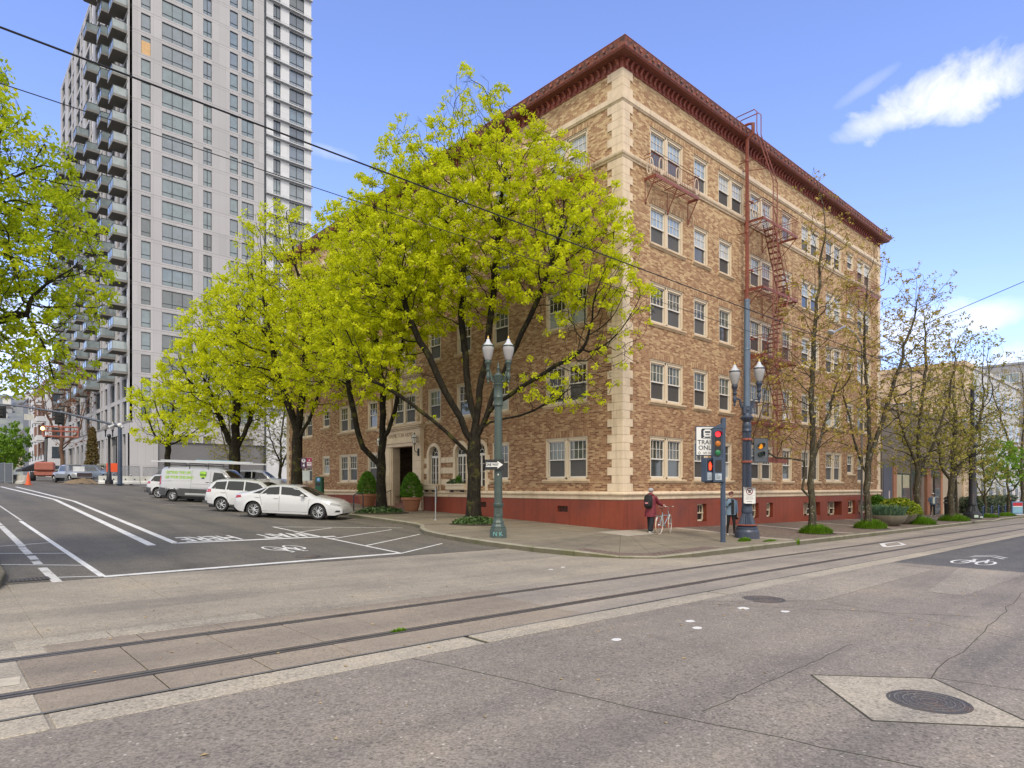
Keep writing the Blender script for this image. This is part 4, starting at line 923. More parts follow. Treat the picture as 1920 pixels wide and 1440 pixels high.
def twin(w, h, n, key, low=True):
    if key in tw_m: return tw_m[key]
    f = MB(); t = .055
    f.box(0, w, .10, .2, 0, t); f.box(0, w, .10, .2, h-t, h); f.box(0, t, .10, .2, 0, h); f.box(w-t, w, .10, .2, 0, h)
    for i in range(1, n): f.box(w*i/n-t/2, w*i/n+t/2, .10, .2, 0, h)
    if low: f.box(0, w, .11, .2, h*.24, h*.24+t)
    g2 = [MB().add([(0, .17, 0), (w, .17, 0), (w, .17, h), (0, .17, h)], [(0, 1, 2, 3)]).mesh('pane', g) for g in TG]
    tw_m[key] = (f.mesh('window', M_tmull), g2); return tw_m[key]
rt = random.Random(3)
for z in FL:
    if z < 12: continue
    for a, c, n in fcols:
        fm, gs = twin(c-a, 2.4, n, (a, 'f')); w = link('window', fm, TW, (a, 0, z-2.85)); link('pane', gs[rt.choice((0, 0, 1, 2)) if z < 40 else rt.choice((0, 0, 1))], w)
# thin grey joint strips at every floor
b = MB()
for z in FL: b.box(0, XE, -.006, .01, z-.04, z-.015); b.box(0, XE, -.006, .01, z-.40, z-.385)
b.obj('cladding_joint', mat('joint_grey', (.20, .19, .19), .8), TW)
# white wing with its own windows and open scaffold-like ledges
wx0, wx1 = 18.35, 25.6; wcols = [(19.45, 20.58, 2), (21.98, 24.39, 2)]
wl = [13.84-.2+2.98*k for k in range(-1, 23)]
wall2(wx0, wx1, 0, TOP+1, [(a, c, z+.4, z+2.85) for z in wl if z < TOP-1 for a, c, n in wcols], .25, .2, M_tw, 'white_wall', TW)
for z in wl:
    if z > TOP-1 or z < 12: continue
    for a, c, n in wcols: fm, gs = twin(c-a, 2.45, n, (a, 'w')); w = link('window', fm, TW, (a, .25, z+.4)); link('pane', gs[rt.choice((0, 1, 2))], w)
    b = MB(); b.box(wx0-.1, wx1+.1, -.15, .2, z+.02, z+.20); b.box(wx0-.1, wx1+.1, -.16, -.12, z+.36, z+.40); [b.box(x, x+.04, -.16, -.12, z+.2, z+.38) for x in (18.3, 20.9, 23.2, 25.5)]
    b.m = 1; b.box(wx0-.1, wx1+.1, -.17, -.15, z-.02, z+.03); b.obj('ledge', [M_tw, M_tmull], TW)
b = MB(); b.box(wx0, wx1, .45, 30, 0, TOP+1); b.obj('wing_core', M_tw, TW, uvf=True); b = MB(); b.box(XE-.02, XE+.2, -.02, .1, 0, TOP); b.obj('wing_gap', M_tmull, TW)
for k, z in enumerate(wl[4:18]):
    if k % 2 == 0: b = MB(); b.box(wx1, wx1+.75, 3, 6, z, z+.12); b.box(wx1+.7, wx1+.75, 3, 6, z+.12, z+1.1); b.obj('side_balcony', M_rail2, TW)
b = MB(); b.box(.3, XE, .25, 59.5, 0, TOP-.1); b.obj('core', M_td, TW); b = MB(); b.box(0, XE, 0, 60, TOP-.1, TOP+.5); b.obj('roof_slab', M_tg, TW, uvf=True)
b = MB(); b.box(2, 16, 5, 52, TOP+.5, TOP+5); b.obj('penthouse', M_td, TW)
# plywood in one opening
b = MB(); b.box(1.4, 2.48, .08, .12, 59.9-.0, 61.9); b.obj('plywood_sheet', mat('plywood', (.62, .40, .20), .8, var=.15, scale=2), TW)
# balcony side, facing the street (x = 0 plane, running back 60 m)
SL = 59.5; piers = [(0, .9), (4.3, 6.0), (7.6, 8.4), (12.0, 14.2), (16.2, 17.0), (18.8, 19.6), (23.2, 25.4), (27.4, 28.2), (32, 34.2), (36.4, 37.2), (41, 43), (45.2, 46.2), (50, 52.2), (53, 53.8), (57.4, 59.5)]
b = MB()
for a, c in piers: b.box(-.02, .3, a, c, 0, TOP)
for z in FL[1:]: b.box(.0, .29, .9, 58, z-.5, z+.08)
b.obj('side_wall', M_tg, TW, uvf=True)
b = MB()
for z in FL: 
    for a, c in zip([p[1] for p in piers[:-1]], [p[0] for p in piers[1:]]):
        for yy in (a, (a+c)/2-.3, (a+c)/2+.3, c-.5): b.box(.20, .29, yy, yy+.5 if yy == c-.5 else yy+.07, z-2.99, z-.5)
b.obj('side_window_frames', M_tmull, TW)
pm = None
for z in FL[1:]:
    for k, (a, c) in enumerate(zip([p[1] for p in piers[:-1]], [p[0] for p in piers[1:]])):
        g2 = MB(); g2.add([(.285, a, z-2.98), (.285, c, z-2.98), (.285, c, z-.5), (.285, a, z-.5)], [(0, 1, 2, 3)]); g2.obj('pane', TG[(k+int(z)) % 3], TW)
        b = MB(); b.box(.05, .29, a+.0, a+.35 if k % 2 else a+1.1, z-2.99, z-.5); b.obj('side_infill', M_tg if k % 3 else M_tw, TW, uvf=True)
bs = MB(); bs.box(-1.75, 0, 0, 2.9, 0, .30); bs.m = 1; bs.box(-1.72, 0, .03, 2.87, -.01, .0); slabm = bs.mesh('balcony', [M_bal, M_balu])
bg_ = MB(); bg_.box(-1.72, -1.69, .05, 2.85, .33, 1.35); bg_.box(-1.7, -.02, .03, .06, .33, 1.35); bg_.box(-1.7, -.02, 2.84, 2.87, .33, 1.35); glm = bg_.mesh('glass_balustrade', TG2)
br2 = MB()
for q in ((-1.75, .02), (-1.75, 2.86)): br2.box(q[0], q[0]+.05, q[1]-.0, q[1]+.05, .3, 1.42)
br2.box(-1.76, -1.70, .0, 2.9, 1.36, 1.42); br2.box(-1.75, 0, 0, .05, 1.36, 1.42); br2.box(-1.75, 0, 2.86, 2.91, 1.36, 1.42); br2.box(-1.75, -1.70, 1.43, 1.47, .3, 1.4); br2.box(-1.75, -1.71, .0, 2.9, .3, .36); rlm = br2.mesh('handrail', M_rail2)
bcols = [(1.0, 0), (8.6, 1), (19.9, 0), (28.6, 1), (37.6, 0), (46.6, 1), (54.0, 0)]
for i, z in enumerate(FL[2:-1]):
    for k, (y, par_) in enumerate(bcols):
        yy = y+(.55 if (i+par_) % 2 else 0)
        if k == 2 and i > 12 and i % 2: continue
        if k >= 3 and i > 14: continue
        o = link('balcony', slabm, TW, (0, yy, z-.1)); link('glass_balustrade', glm, o); link('handrail', rlm, o)
# podium
b = MB(); b.box(-.03, .3, 0, 60, 8.9, 10.3); b.box(0, XE, -.03, .3, 8.9, 10.3); b.obj('podium_band', M_tg, TW, uvf=True)
b = MB(); b.box(-.06, .3, -.06, 60, 10.3, 10.55); b.obj('podium_trim', M_td, TW)
for y in (7.5, 15, 22.5, 30, 37.5, 45, 52.5): b = MB(); b.box(-.02, .5, y, y+1.0, 0, 8.9); b.obj('podium_pier', M_tg, TW, uvf=True)
b = MB(); b.box(-.02, 3.4, -.02, 2.3, 0, 8.9); b.obj('podium_pier', M_tg, TW, uvf=True); b = MB(); b.box(13, 14.2, 0, 1, 0, 8.9); b.obj('podium_pier', M_tg, TW, uvf=True)
g2 = MB(); g2.add([(.6, 0, 0), (.6, 60, 0), (.6, 60, 8.9), (.6, 0, 8.9)], [(0, 1, 2, 3)]); g2.add([(.6, .6, 0), (XE, .6, 0), (XE, .6, 8.9), (.6, .6, 8.9)], [(0, 1, 2, 3)]); g2.obj('shopfront_glass', TG[2], TW)
b = MB()
for y in range(2, 60, 2): b.box(.5, .6, y, y+.08, 0, 8.9)
for z in (4.9, 6.2): b.box(.45, .6, 0, 60, z, z+.2); b.box(3.4, XE, .5, .6, z, z+.2)
for x in range(4, 18, 2): b.box(x, x+.08, .5, .6, 0, 8.9)
b.obj('shopfront_mullions', mat('mullion_grey', (.27, .27, .28), .5), TW)
b = MB(); [b.box(-2.2, .2, y, y+9, 4.7, 4.95) for y in (8, 19, 30, 41)]; b.obj('canopy', mat('canopy_green_grey', (.27, .29, .25), .6), TW)
# ================================================================ OTHER FAR BUILDINGS
def simple_building(name, label, cat, x0, x1, y0, y1, z0, z1, m, face, rows, cols, wm, wsize, gm, trim=None, zoff=1.2, extra=None):
    t = thing(name, label, cat, (x0, y0, z0)); L, D, H = x1-x0, y1-y0, z1-z0
    b = MB(); b.box(0, L, 0, D, 0, H); b.box(-.15, L+.15, -.15, D+.15, H, H+.4); b.obj('wall', m, t, uvf=True)
    ww, wh_ = wsize; fm = MB()
    fm.box(-ww/2-.06, ww/2+.06, -.05, .0, 0, wh_); fm.box(-ww/2-.15, ww/2+.15, -.12, 0, -.1, 0); f = fm.mesh('window', wm)
    gg = MB(); 
    for sx in (-1, 1): gg.add([(sx*ww/4-ww/4+.05, -.06, .08), (sx*ww/4+ww/4-.05, -.06, .08), (sx*ww/4+ww/4-.05, -.06, wh_-.08), (sx*ww/4-ww/4+.05, -.06, wh_-.08)], [(0, 1, 2, 3)])
    p = gg.mesh('pane', gm)
    for fc in face:
        n = cols[fc]
        for r in range(rows):
            for k in range(n):
                u = (k+.5)/n
                loc, rot = {'f': ((L*u, 0, zoff+r*(H-zoff)/rows), 0), 'l': ((0, D*u, zoff+r*(H-zoff)/rows), -PI/2)}[fc]
                w = link('window', f, t, loc, rot); link('pane', p, w)
    return t
B_low = simple_building('shop_building', 'low grey-brown shop building with orange brick piers next to the brick block', 'building', 30.2, 51.0, .6, 20, -1.2, 7.4, mat('brown_stucco', (.26, .20, .155), .8, var=.15, scale=.8), '', 1, {}, M_sash, (1.7, 1.7), TG[0])
b = MB(); b.box(.0, 6.1, -.12, .05, 0, 7.4); b.box(6.1, 21, -.10, .05, 4.4, 5.4); b.obj('lower_wall', mat('grey_stucco_low', (.165, .14, .12), .8, var=.15, scale=1), B_low)
M_obr = mat('orange_brick', (.36, .165, .10), .8, var=.2, scale=4, bmp=.3)
b = MB(); [b.box(x, x+w, -.2, .0, 0, 4.4) for x, w in ((2.2, .7), (10.3, 1.0), (14.2, .5))]; b.obj('brick_pier', M_obr, B_low)
b = MB(); b.box(14.8, 20.9, -.15, 0, 0, 4.4); b.obj('beige_pier', mat('beige_render', (.40, .33, .25), .8, var=.1, scale=2), B_low)
b = MB(); b.box(.2, 2.0, -.16, -.1, .5, 4.5); b.obj('service_door', mat('slate_door', (.095, .10, .135), .5, var=.15, scale=1), B_low)
b = MB(); b.box(1.25, 1.45, -.18, -.16, 2.0, 2.6); b.obj('door_notice', mat('notice', (.6, .5, .5)), B_low)
b = MB(); b.box(2.95, 6.2, -.14, -.08, 1.0, 3.9); b.obj('shop_window', TG[2], B_low); b = MB(); b.box(3.0, 4.1, -.15, -.142, 1.7, 3.8); b.box(4.4, 5.9, -.15, -.142, 2.8, 3.8); b.obj('blind', mat('shop_blind', (.45, .42, .30), .8), B_low)
b = MB(); b.box(6.9, 8.9, -.15, -.08, .35, 2.9); b.obj('brown_door', mat('brown_door', (.13, .055, .035), .6), B_low); b = MB(); b.box(6.8, 9.0, -.16, -.1, 2.95, 4.2); b.box(12.6, 14.1, -.16, -.1, .6, 4.2); b.obj('dark_glazing', TG[2], B_low)
b = MB(); b.box(9.0, 12.6, -.10, .05, 3.8, 4.4); b.obj('fascia', mat('dark_fascia', (.05, .06, .06)), B_low)
PB = simple_building('peach_building', 'warm peach rendered building rising behind the low shop, seen through sparse trees', 'building', 51.2, 54.5, .3, 40, -1.2, 13.0, mat('peach_stucco', (.62, .47, .33), .8, var=.08, scale=.8), 'l', 1, {'l': 4}, M_sash, (2.2, 1.6), TG[0], zoff=9.6)
ST = simple_building('stair_tower', 'plain peach stucco stair tower rising above the low roof beside the brick block', 'building', 51.2, 56, 10.5, 14.2, 12, 19.2, MATS['peach_stucco'], 'f', 1, {'f': 1}, M_sash, (.6, .6), TG[2], zoff=4)
simple_building('white_building', 'white building with dark windows behind the street trees at far right', 'building', 66, 92, 3, 30, -1.2, 15, mat('white_wall_far', (.55, .55, .56), .7, var=.1, scale=.5), 'fl', 4, {'f': 7, 'l': 5}, M_sash, (2.0, 2.2), TG[1], zoff=1.6)
simple_building('office_block', 'grey office block with strip windows far down the right hand street', 'building', 140, 185, 10, 50, -1.2, 26, mat('grey_office', (.33, .33, .35), .7, var=.1, scale=.3), 'fl', 7, {'f': 9, 'l': 8}, M_sash, (3.2, 2.0), TG[0], zoff=2)
simple_building('brick_shop', 'low red brick shop at the far right end of the street', 'building', 120, 170, -30, -17, -1.4, 8, mat('dusty_brick', (.27, .13, .09), .8, var=.2, scale=2), 'l', 2, {'l': 4}, M_sash, (1.6, 1.6), TG[2], zoff=1.2)
# left distance: white balconied building with awning, hillside
WB2 = simple_building('balcony_house', 'white building with brown bays and a black awning left of the grey tower', 'building', -.5, 18, 158, 190, 2, 25, mat('white_render', (.62, .62, .64), .7, var=.08, scale=.4), 'lf', 5, {'l': 6, 'f': 5}, M_tmull, (1.5, 2.4), TG[2], zoff=2)
b = MB(); b.prism([(-4.2, 3.6), (0, 5.6), (0, 3.4), (-4.2, 3.2)], 0, 14, 'y'); b.obj('awning', mat('black_awning', (.02, .02, .022), .7), WB2)
b = MB(); [b.box(-.3, 0, y, y+2.4, 7+k*4.2, 9.8+k*4.2) for k in range(4) for y in (3, 9.5, 16)]; b.obj('brown_bay', mat('brown_bay', (.20, .10, .06), .7), WB2)
b = MB(); [b.box(-1.6, 0, y, y+2.8, 9.9+k*4.2, 11+k*4.2) for k in range(3) for y in (0, 6.3)]; b.obj('white_balcony', MATS['white_render'], WB2)
simple_building('slim_block', 'dark narrow block standing behind the white balconied building', 'building', 1.9, 3.7, 215, 230, 3, 27, mat('slate_block', (.17, .18, .21), .7), 'f', 5, {'f': 1}, M_tmull, (.9, 1.6), TG[2], zoff=3)
b = MB()
def hill(u, v):
    x = -330+620*u; y = 330+260*v; h = 2+62*math.sin(min(1, v*1.3)*PI/2)*(1-.35*abs(u-.45))+7*math.sin(u*17+v*5)*v+4*math.sin(u*41)*v
    return (x, y, h)
b.grid(hill, 60, 20)
def hill_mat():
    m, t, b_ = nodes('hazed_wooded_hill'); v = geoco(t); n = noise(t, v, .05, 6, .7); n2 = noise(t, v, .35, 4, .7)
    c = ramp(t, math_(t, 'ADD', math_(t, 'MULTIPLY', n, .5), math_(t, 'MULTIPLY', n2, .5)), [(.38, (.13, .15, .16)), (.5, (.19, .20, .20)), (.58, (.25, .27, .21)), (.66, (.22, .21, .21))]); t.links.new(c, b_.inputs['Base Color']); b_.inputs['Roughness'].default_value = 1; return m  # greyed tones paint the distance haze into the hill
b.obj('hill', hill_mat(), kind='structure', smooth=60)
rh = random.Random(9)
hm = [mat('hill_house_white', (.55, .54, .52), .8), mat('hill_house_tan', (.42, .36, .28), .8), mat('hill_house_grey', (.30, .31, .33), .8)]; hroof = mat('hill_roof', (.12, .11, .11), .8)
for k in range(14):
    u = .548+.0032*k; v = rh.uniform(.08, .7); x, y, z = hill(u, v); w = rh.uniform(3, 5); h = rh.uniform(2.5, 4.5)
    t = thing('hillside_house', ('white', 'tan', 'grey')[k % 3]+' gabled house on the wooded hillside, ' + ('at its far left', 'second from the left', 'third from the left', 'fourth from the left', 'fifth from the left', 'sixth from the left', 'seventh from the left', 'seventh from the right', 'sixth from the right', 'fifth from the right', 'fourth from the right', 'third from the right', 'second from the right', 'at its far right')[k], 'house', (x, y, z-1), rh.uniform(-.4, .4), group='houses dotted over the far hillside')
    b = MB(); b.box(-w/2, w/2, -3, 3, 0, h); b.obj('wall', hm[k % 3], t); b = MB(); b.prism([(-w/2-.4, h), (w/2+.4, h), (0, h+2.4)], -3.3, 3.3, 'y'); b.obj('roof', hroof, t)
# ================================================================ TREES
def bark(name, a, b_, moss=(.12, .13, .03), mossf=.5, pale=None):
    m, t, b = nodes(name); v = obco(t); mp = N(t, 'ShaderNodeMapping'); mp.inputs['Scale'].default_value = (1, 1, .25); t.links.new(v, mp.inputs[0])
    n = noise(t, mp.outputs[0], 14, 6, .7); c = ramp(t, n, [(.35, a), (.65, b_)])
    g_ = ramp(t, noise(t, v, 2.4, 5, .7), [(.54, (0, 0, 0)), (.64, (1, 1, 1))]); c = mix(t, math_(t, 'MULTIPLY', g_, mossf), c, moss)
    if pale: w = ramp(t, noise(t, v, 7, 3, .6), [(.6, (0, 0, 0)), (.64, (1, 1, 1))]); c = mix(t, math_(t, 'MULTIPLY', w, .6), c, pale)
    t.links.new(c, b.inputs['Base Color']); b.inputs['Roughness'].default_value = .95; b.inputs['Specular IOR Level'].default_value = .15; bump(t, b, n, .8, .03); MATS[name] = m; return m
def leafmat(name, cols, trans=.45, scale=1.2):
    m = bpy.data.materials.new(name); m.use_nodes = True; t = m.node_tree; b = t.nodes['Principled BSDF']; v = geoco(t)
    at_ = N(t, 'ShaderNodeAttribute', attribute_name='tone'); n = noise(t, v, scale, 2)
    f = math_(t, 'ADD', math_(t, 'MULTIPLY', at_.outputs['Fac'], .7), math_(t, 'MULTIPLY', n, .3))
    c = ramp(t, f, [(i/(len(cols)-1)*.8+.1, q) for i, q in enumerate(cols)])
    t.links.new(c, b.inputs['Base Color']); b.inputs['Roughness'].default_value = .5; b.inputs['Specular IOR Level'].default_value = .25
    tr = N(t, 'ShaderNodeBsdfTranslucent'); t.links.new(c, tr.inputs['Color']); mx = N(t, 'ShaderNodeMixShader'); mx.inputs[0].default_value = trans
    t.links.new(b.outputs[0], mx.inputs[1]); t.links.new(tr.outputs[0], mx.inputs[2]); t.links.new(mx.outputs[0], t.nodes['Material Output'].inputs[0]); MATS[name] = m; return m
K_dark = bark('maple_bark', (.009, .008, .006), (.036, .030, .022), mossf=.6, moss=(.10, .10, .025)); K_grey = bark('hornbeam_bark', (.028, .024, .018), (.10, .088, .062), mossf=.45, moss=(.16, .13, .035), pale=(.26, .25, .21))
L_yel = leafmat('maple_blossom', [(.34, .40, .008), (.58, .64, .010), (.74, .78, .016), (.84, .82, .03)], .55)
L_left = leafmat('young_maple_leaf', [(.28, .36, .010), (.46, .56, .014), (.62, .70, .022), (.72, .66, .05)], .62)
L_brn = leafmat('bronze_leaf', [(.20, .14, .035), (.36, .27, .06), (.44, .36, .08), (.50, .34, .12)], .35)
L_olv = leafmat('olive_leaf', [(.15, .16, .025), (.28, .27, .04), (.38, .34, .07), (.44, .31, .09)], .4)
L_grn = leafmat('fresh_green_leaf', [(.10, .20, .02), (.18, .33, .03), (.26, .42, .05)], .45)
L_red = leafmat('copper_leaf', [(.16, .07, .04), (.26, .12, .07), (.32, .17, .10)], .3)
def grow(pts, root, D=.35, di=2.5, dk=.6, lean=(0, 0, .15), maxit=220, rng=None, trunk=None, limbs=()):
    """space colonisation: the skeleton reaches for every attraction point"""
    nodes_ = [np.array(p, float) for p in (trunk or [root])]; par = [-1]+list(range(len(nodes_)-1)); lean = np.array(lean)
    for at, pl_ in limbs:                    # main limbs given as polylines leaving trunk node `at`
        p0 = nodes_[at]; prev = at
        for q in pl_:
            q = np.array(q, float); k = max(1, int(np.linalg.norm(q-p0)/.5))
            for j in range(1, k+1): nodes_.append(p0+(q-p0)*j/k+rng.normal(0, .035, 3)); par.append(prev); prev = len(nodes_)-1
            p0 = q
    P = np.array(pts); alive = np.ones(len(P), bool); bd = np.full(len(P), 1e9); bi = np.zeros(len(P), int)
    new = list(range(len(nodes_)))
    seen = set()
    for it in range(maxit):
        if new:
            A = np.array([nodes_[i] for i in new]); idx = np.where(alive)[0]
            if len(idx) == 0: break
            d = np.sqrt(((P[idx][:, None, :]-A[None])**2).sum(2)); m_ = d.argmin(1); dm = d[np.arange(len(idx)), m_]; up = dm < bd[idx]
            bd[idx[up]] = dm[up]; bi[idx[up]] = np.array(new)[m_[up]]
            alive[bd < dk] = False
        act = np.where(alive & (bd < di))[0]
        if len(act) == 0:
            rem = np.where(alive)[0]
            if len(rem) == 0: break
            act = rem[np.argsort(bd[rem])[:6]]
        new = []; grp = {}
        for a in act: grp.setdefault(int(bi[a]), []).append(a)
        for n_, ids in grp.items():
            v = P[ids]-nodes_[n_]; v /= np.linalg.norm(v, axis=1)[:, None]+1e-9; d = v.mean(0)+lean; L = np.linalg.norm(d)
            if L < 1e-6: continue
            q = nodes_[n_]+d/L*D+rng.normal(0, D*.10, 3); key = (n_, round(q[0], 1), round(q[1], 1), round(q[2], 1))
            if key in seen: alive[ids] = False; continue
            seen.add(key); nodes_.append(q); par.append(n_); new.append(len(nodes_)-1)
        if len(nodes_) > 26000: break
    return np.array(nodes_), np.array(par)
def wood_mesh(name, nd, par, r0, tip, m, expo=2.3, flare=1.25, rmax_nodes=0, twigs=None):
    n = len(nd); ch = [[] for _ in range(n)]; w = np.zeros(n)
    for i in range(1, n): ch[par[i]].append(i)
    for i in range(n-1, -1, -1):
        if not ch[i]: w[i] = 1
        if par[i] >= 0: w[par[i]] += w[i]
    rad = tip*np.power(w, 1/expo); k = r0/rad[0]; rad = np.minimum(rad, rad*(1-np.exp(-w/3))+rad*np.exp(-w/3)); rad = tip+(rad-tip)*(r0-tip)/max(1e-6, rad[0]-tip)
    b = MB()
    def chain(s):
        c = [s]
        while ch[c[-1]]: nx = max(ch[c[-1]], key=lambda j: w[j]); c.append(nx)
        return c
    done = set(); stack = [0]
    while stack:
        s = stack.pop(); c = chain(s); full = ([par[s]] if par[s] >= 0 else [])+c
        for q in c:
            done.add(q); mx = max(ch[q], key=lambda j: w[j]) if ch[q] else -1
            for j in ch[q]:
                if j != mx: stack.append(j)
        if len(full) < 2: continue
        rr = [float(rad[full[1]]) if (i == 0 and par[s] >= 0) else float(rad[q]) for i, q in enumerate(full)]
        if s == 0: rr[0] *= flare*1.15; rr[1] *= flare**.5 if len(rr) > 1 else 1
        sides = 9 if rr[0] > .12 else 6 if rr[0] > .04 else 4 if rr[0] > .015 else 3
        b.tube([nd[q] for q in full], rr, sides)
    if twigs is not None:
        for a, c, r in twigs: b.tube([a, c], [r, r*.5], 3)
    return b.mesh(name, m, smooth=80), rad, ch
def leaf_mesh(name, cen, m, per, spread, size, rng, flat=.0, up=.3, droop=0., sel=None):
    """many small leaf-shaped faces clustered at the twig ends"""
    N_ = len(cen); K = per; C = np.repeat(cen, K, 0); off = rng.normal(0, 1, (N_*K, 3)); off /= np.linalg.norm(off, axis=1)[:, None]+1e-9; off *= (rng.random((N_*K, 1))**.45)*spread; off[:, 2] *= .75; off[:, 2] -= droop
    c = C+off; nrm = off/ (spread+1e-9)+rng.normal(0, .6, c.shape)+np.array([0, 0, up]); nrm /= np.linalg.norm(nrm, axis=1)[:, None]+1e-9
    t1 = np.cross(nrm, rng.normal(0, 1, c.shape)); t1 /= np.linalg.norm(t1, axis=1)[:, None]+1e-9; t2 = np.cross(nrm, t1)
    s = size*(.6+.8*rng.random((len(c), 1))); v0 = c-t1*s; v1 = c+t2*s*.55+nrm*s*.12; v2 = c+t1*s; v3 = c-t2*s*.55+nrm*s*.12
    V = np.stack([v0, v1, v2, v3], 1).reshape(-1, 3).astype(np.float32); nf = len(c)
    me = bpy.data.meshes.new(name); me.vertices.add(len(V)); me.vertices.foreach_set('co', V.ravel()); me.loops.add(nf*4); me.loops.foreach_set('vertex_index', np.arange(nf*4, dtype=np.int32))
    me.polygons.add(nf); me.polygons.foreach_set('loop_start', np.arange(0, nf*4, 4, dtype=np.int32)); me.polygons.foreach_set('loop_total', np.full(nf, 4, dtype=np.int32))
    tone = np.repeat(np.repeat(rng.random(N_), K)*.6+rng.random(nf)*.4, 4).astype(np.float32); a = me.attributes.new('tone', 'FLOAT', 'POINT'); a.data.foreach_set('value', tone)
    me.materials.append(m); me.update(calc_edges=True); return me
def crown_pts(n, lobes, rng, lo=.35):
    """points through a union of ellipsoid lobes, denser towards their skins"""
    out = []; wts = np.array([l[3]*l[4]*l[5] for l in lobes]); wts /= wts.sum()
    for l, k in zip(lobes, rng.multinomial(n, wts)):
        d = rng.normal(0, 1, (k, 3)); d /= np.linalg.norm(d, axis=1)[:, None]; r = (lo**3+(1-lo**3)*rng.random((k, 1)))**(1/2.6); out.append(np.array(l[:3])+d*r*np.array(l[3:6]))
    return np.concatenate(out)
def maple(seed, name, label, loc, lobes, n, r0, trunk, leafm, barkm, per=12, spread=.22, size=.055, D=.38, twig=.35, ntw=3, dk=.55, leafprob=1., group=None, tip=.009, lean=(0, 0, .22), rot=0, cat='tree', expo=2.25, lo=.35, mk=True, keep=None, limbs=(), clip=True):
    rng = np.random.default_rng(seed); pts = crown_pts(n, lobes, rng, lo)
    if clip: wp = pts+np.array(loc); pts = pts[~((wp[:, 0] > -.7) & (wp[:, 1] > -.5) & (wp[:, 0] < 29) & (wp[:, 1] < 32.5))]
    nd, par = grow(pts, trunk[0], D, 3.2, dk, lean, rng=rng, trunk=trunk, limbs=limbs)
    n_ = len(nd); kids = np.zeros(n_, int); w = np.zeros(n_)
    for i in range(n_-1, 0, -1): kids[par[i]] += 1
    tips = [i for i in range(len(trunk), n_) if kids[i] == 0]; side = [i for i in range(len(trunk)+6, n_) if kids[i] == 1]
    tw = []; cen = []
    for i in tips:
        d0 = nd[i]-nd[par[i]]; d0 /= np.linalg.norm(d0)+1e-9
        for k in range(ntw):
            d = d0+rng.normal(0, .55, 3)+np.array([0, 0, .25]); d /= np.linalg.norm(d); q = nd[i]+d*twig*(.5+.8*rng.random()); tw.append((nd[i], q, tip*.8)); cen.append(q)
    for i in side:
        if rng.random() < .42:
            d = rng.normal(0, 1, 3)+np.array([0, 0, .5]); d /= np.linalg.norm(d); q = nd[i]+d*twig*(.5+.7*rng.random()); tw.append((nd[i], q, tip*.7)); cen.append(q)
    cen = np.array(cen)
    if keep is not None: pr = keep(cen); sel = rng.random(len(cen)) < pr; cen = cen[sel]
    elif leafprob < 1: cen = cen[rng.random(len(cen)) < leafprob]
    wm_, rad, ch = wood_mesh('trunk', nd, par, r0, tip, barkm, expo, twigs=tw)
    lm = leaf_mesh('crown', cen, leafm, per, spread, size, rng)
    t = thing(name, label, cat, loc, rot, group); link('trunk', wm_, t); link('crown', lm, t); return t
def wob(pts): return [tuple(p) for p in pts]
GM = 'bright yellow-green street trees along the left kerb'
# nearest big tree, just left of the green lamp: several upright stems from a fork at 3.5 m
def sd(s_, d, z): return (s_*.739+d*.673, -s_*.674+d*.739, z)
def lob(*L): return [(*sd(l[0], l[1], l[2]), l[3], l[3], l[4]) for l in L]
def keep1(c):      # foliage is thin low down on the right and at the very top, where bare twigs show
    x, y, z = c.T; s = (x*.739-y*.674)
    p = np.where((s > -.8) & (z < 8.4), .30, 1.); p = np.where((s > 1.5) & (z < 7.0), .22, p); p = np.where(z > 15.4, .5, p); p = np.where((np.abs(s) < 3.4) & (z < 7.0), .28, p); p = np.where((s < -3.4) & (z < 6.4), .7, p); return p*np.where(s > .2, .56, .74)
Z0 = wz(-3.2, 5.25)
T1 = maple(21, 'maple_tree', 'largest yellow-green maple, dark forked trunk standing just left of the green lamp post', (-3.2, 5.25, Z0),
    lob((-.6, -.3, 11.8, 3.2, 4.0), (-3.3, .0, 11.0, 2.9, 3.6), (-4.6, .4, 8.2, 2.5, 2.6), (2.6, -2.2, 11.6, 2.6, 3.2), (4.0, -3.2, 9.8, 2.4, 3.0), (5.0, -4.0, 7.4, 1.8, 2.0), (3.4, -2.6, 5.2, 2.2, 1.0), (.2, -.6, 15.6, 1.9, 2.8), (1.8, -1.6, 14.2, 1.9, 2.0), (-2.0, -.6, 14.2, 2.0, 2.2), (-3.6, -.6, 6.2, 1.8, 1.2)),
    7000, .285, [(0, 0, -.1), (.0, .0, .6), (.03, .02, 1.3), (.05, .0, 2.0), (.02, .05, 2.7), (.05, .02, 3.3), (.1, 0, 3.8)], L_yel, K_dark, per=24, spread=.185, size=.056, ntw=4, keep=keep1, group=GM, lean=(0, 0, .30), dk=.28, D=.27, twig=.25, expo=2.0, tip=.0065,
    limbs=((5, [sd(-.9, -.3, 4.9), sd(-1.7, -.6, 6.6), sd(-2.6, -.6, 8.4), sd(-3.2, -.4, 10.2)]), (6, [sd(-.2, .1, 5.4), sd(-.4, .2, 7.6), sd(-.5, .2, 10), sd(-.4, .1, 12.5)]), (6, [sd(.25, -.1, 5.6), sd(.7, -.3, 7.8), sd(.9, -.6, 10.4), sd(1.1, -1., 12.8)]),
           (5, [sd(.6, -.3, 4.6), sd(1.0, -.6, 5.8), sd(2.0, -1.4, 7.6), sd(3.0, -2.2, 9.6)]), (6, [sd(1.0, -.7, 4.9), sd(2.4, -1.7, 5.7), sd(4.2, -3.0, 6.6)]), (4, [sd(-1.2, -.4, 3.9), sd(-2.6, -.6, 5.0), sd(-4.2, -.6, 5.9)]), (6, [sd(.7, -.5, 4.2), sd(1.9, -1.3, 4.3), sd(3.4, -2.4, 4.9)])))
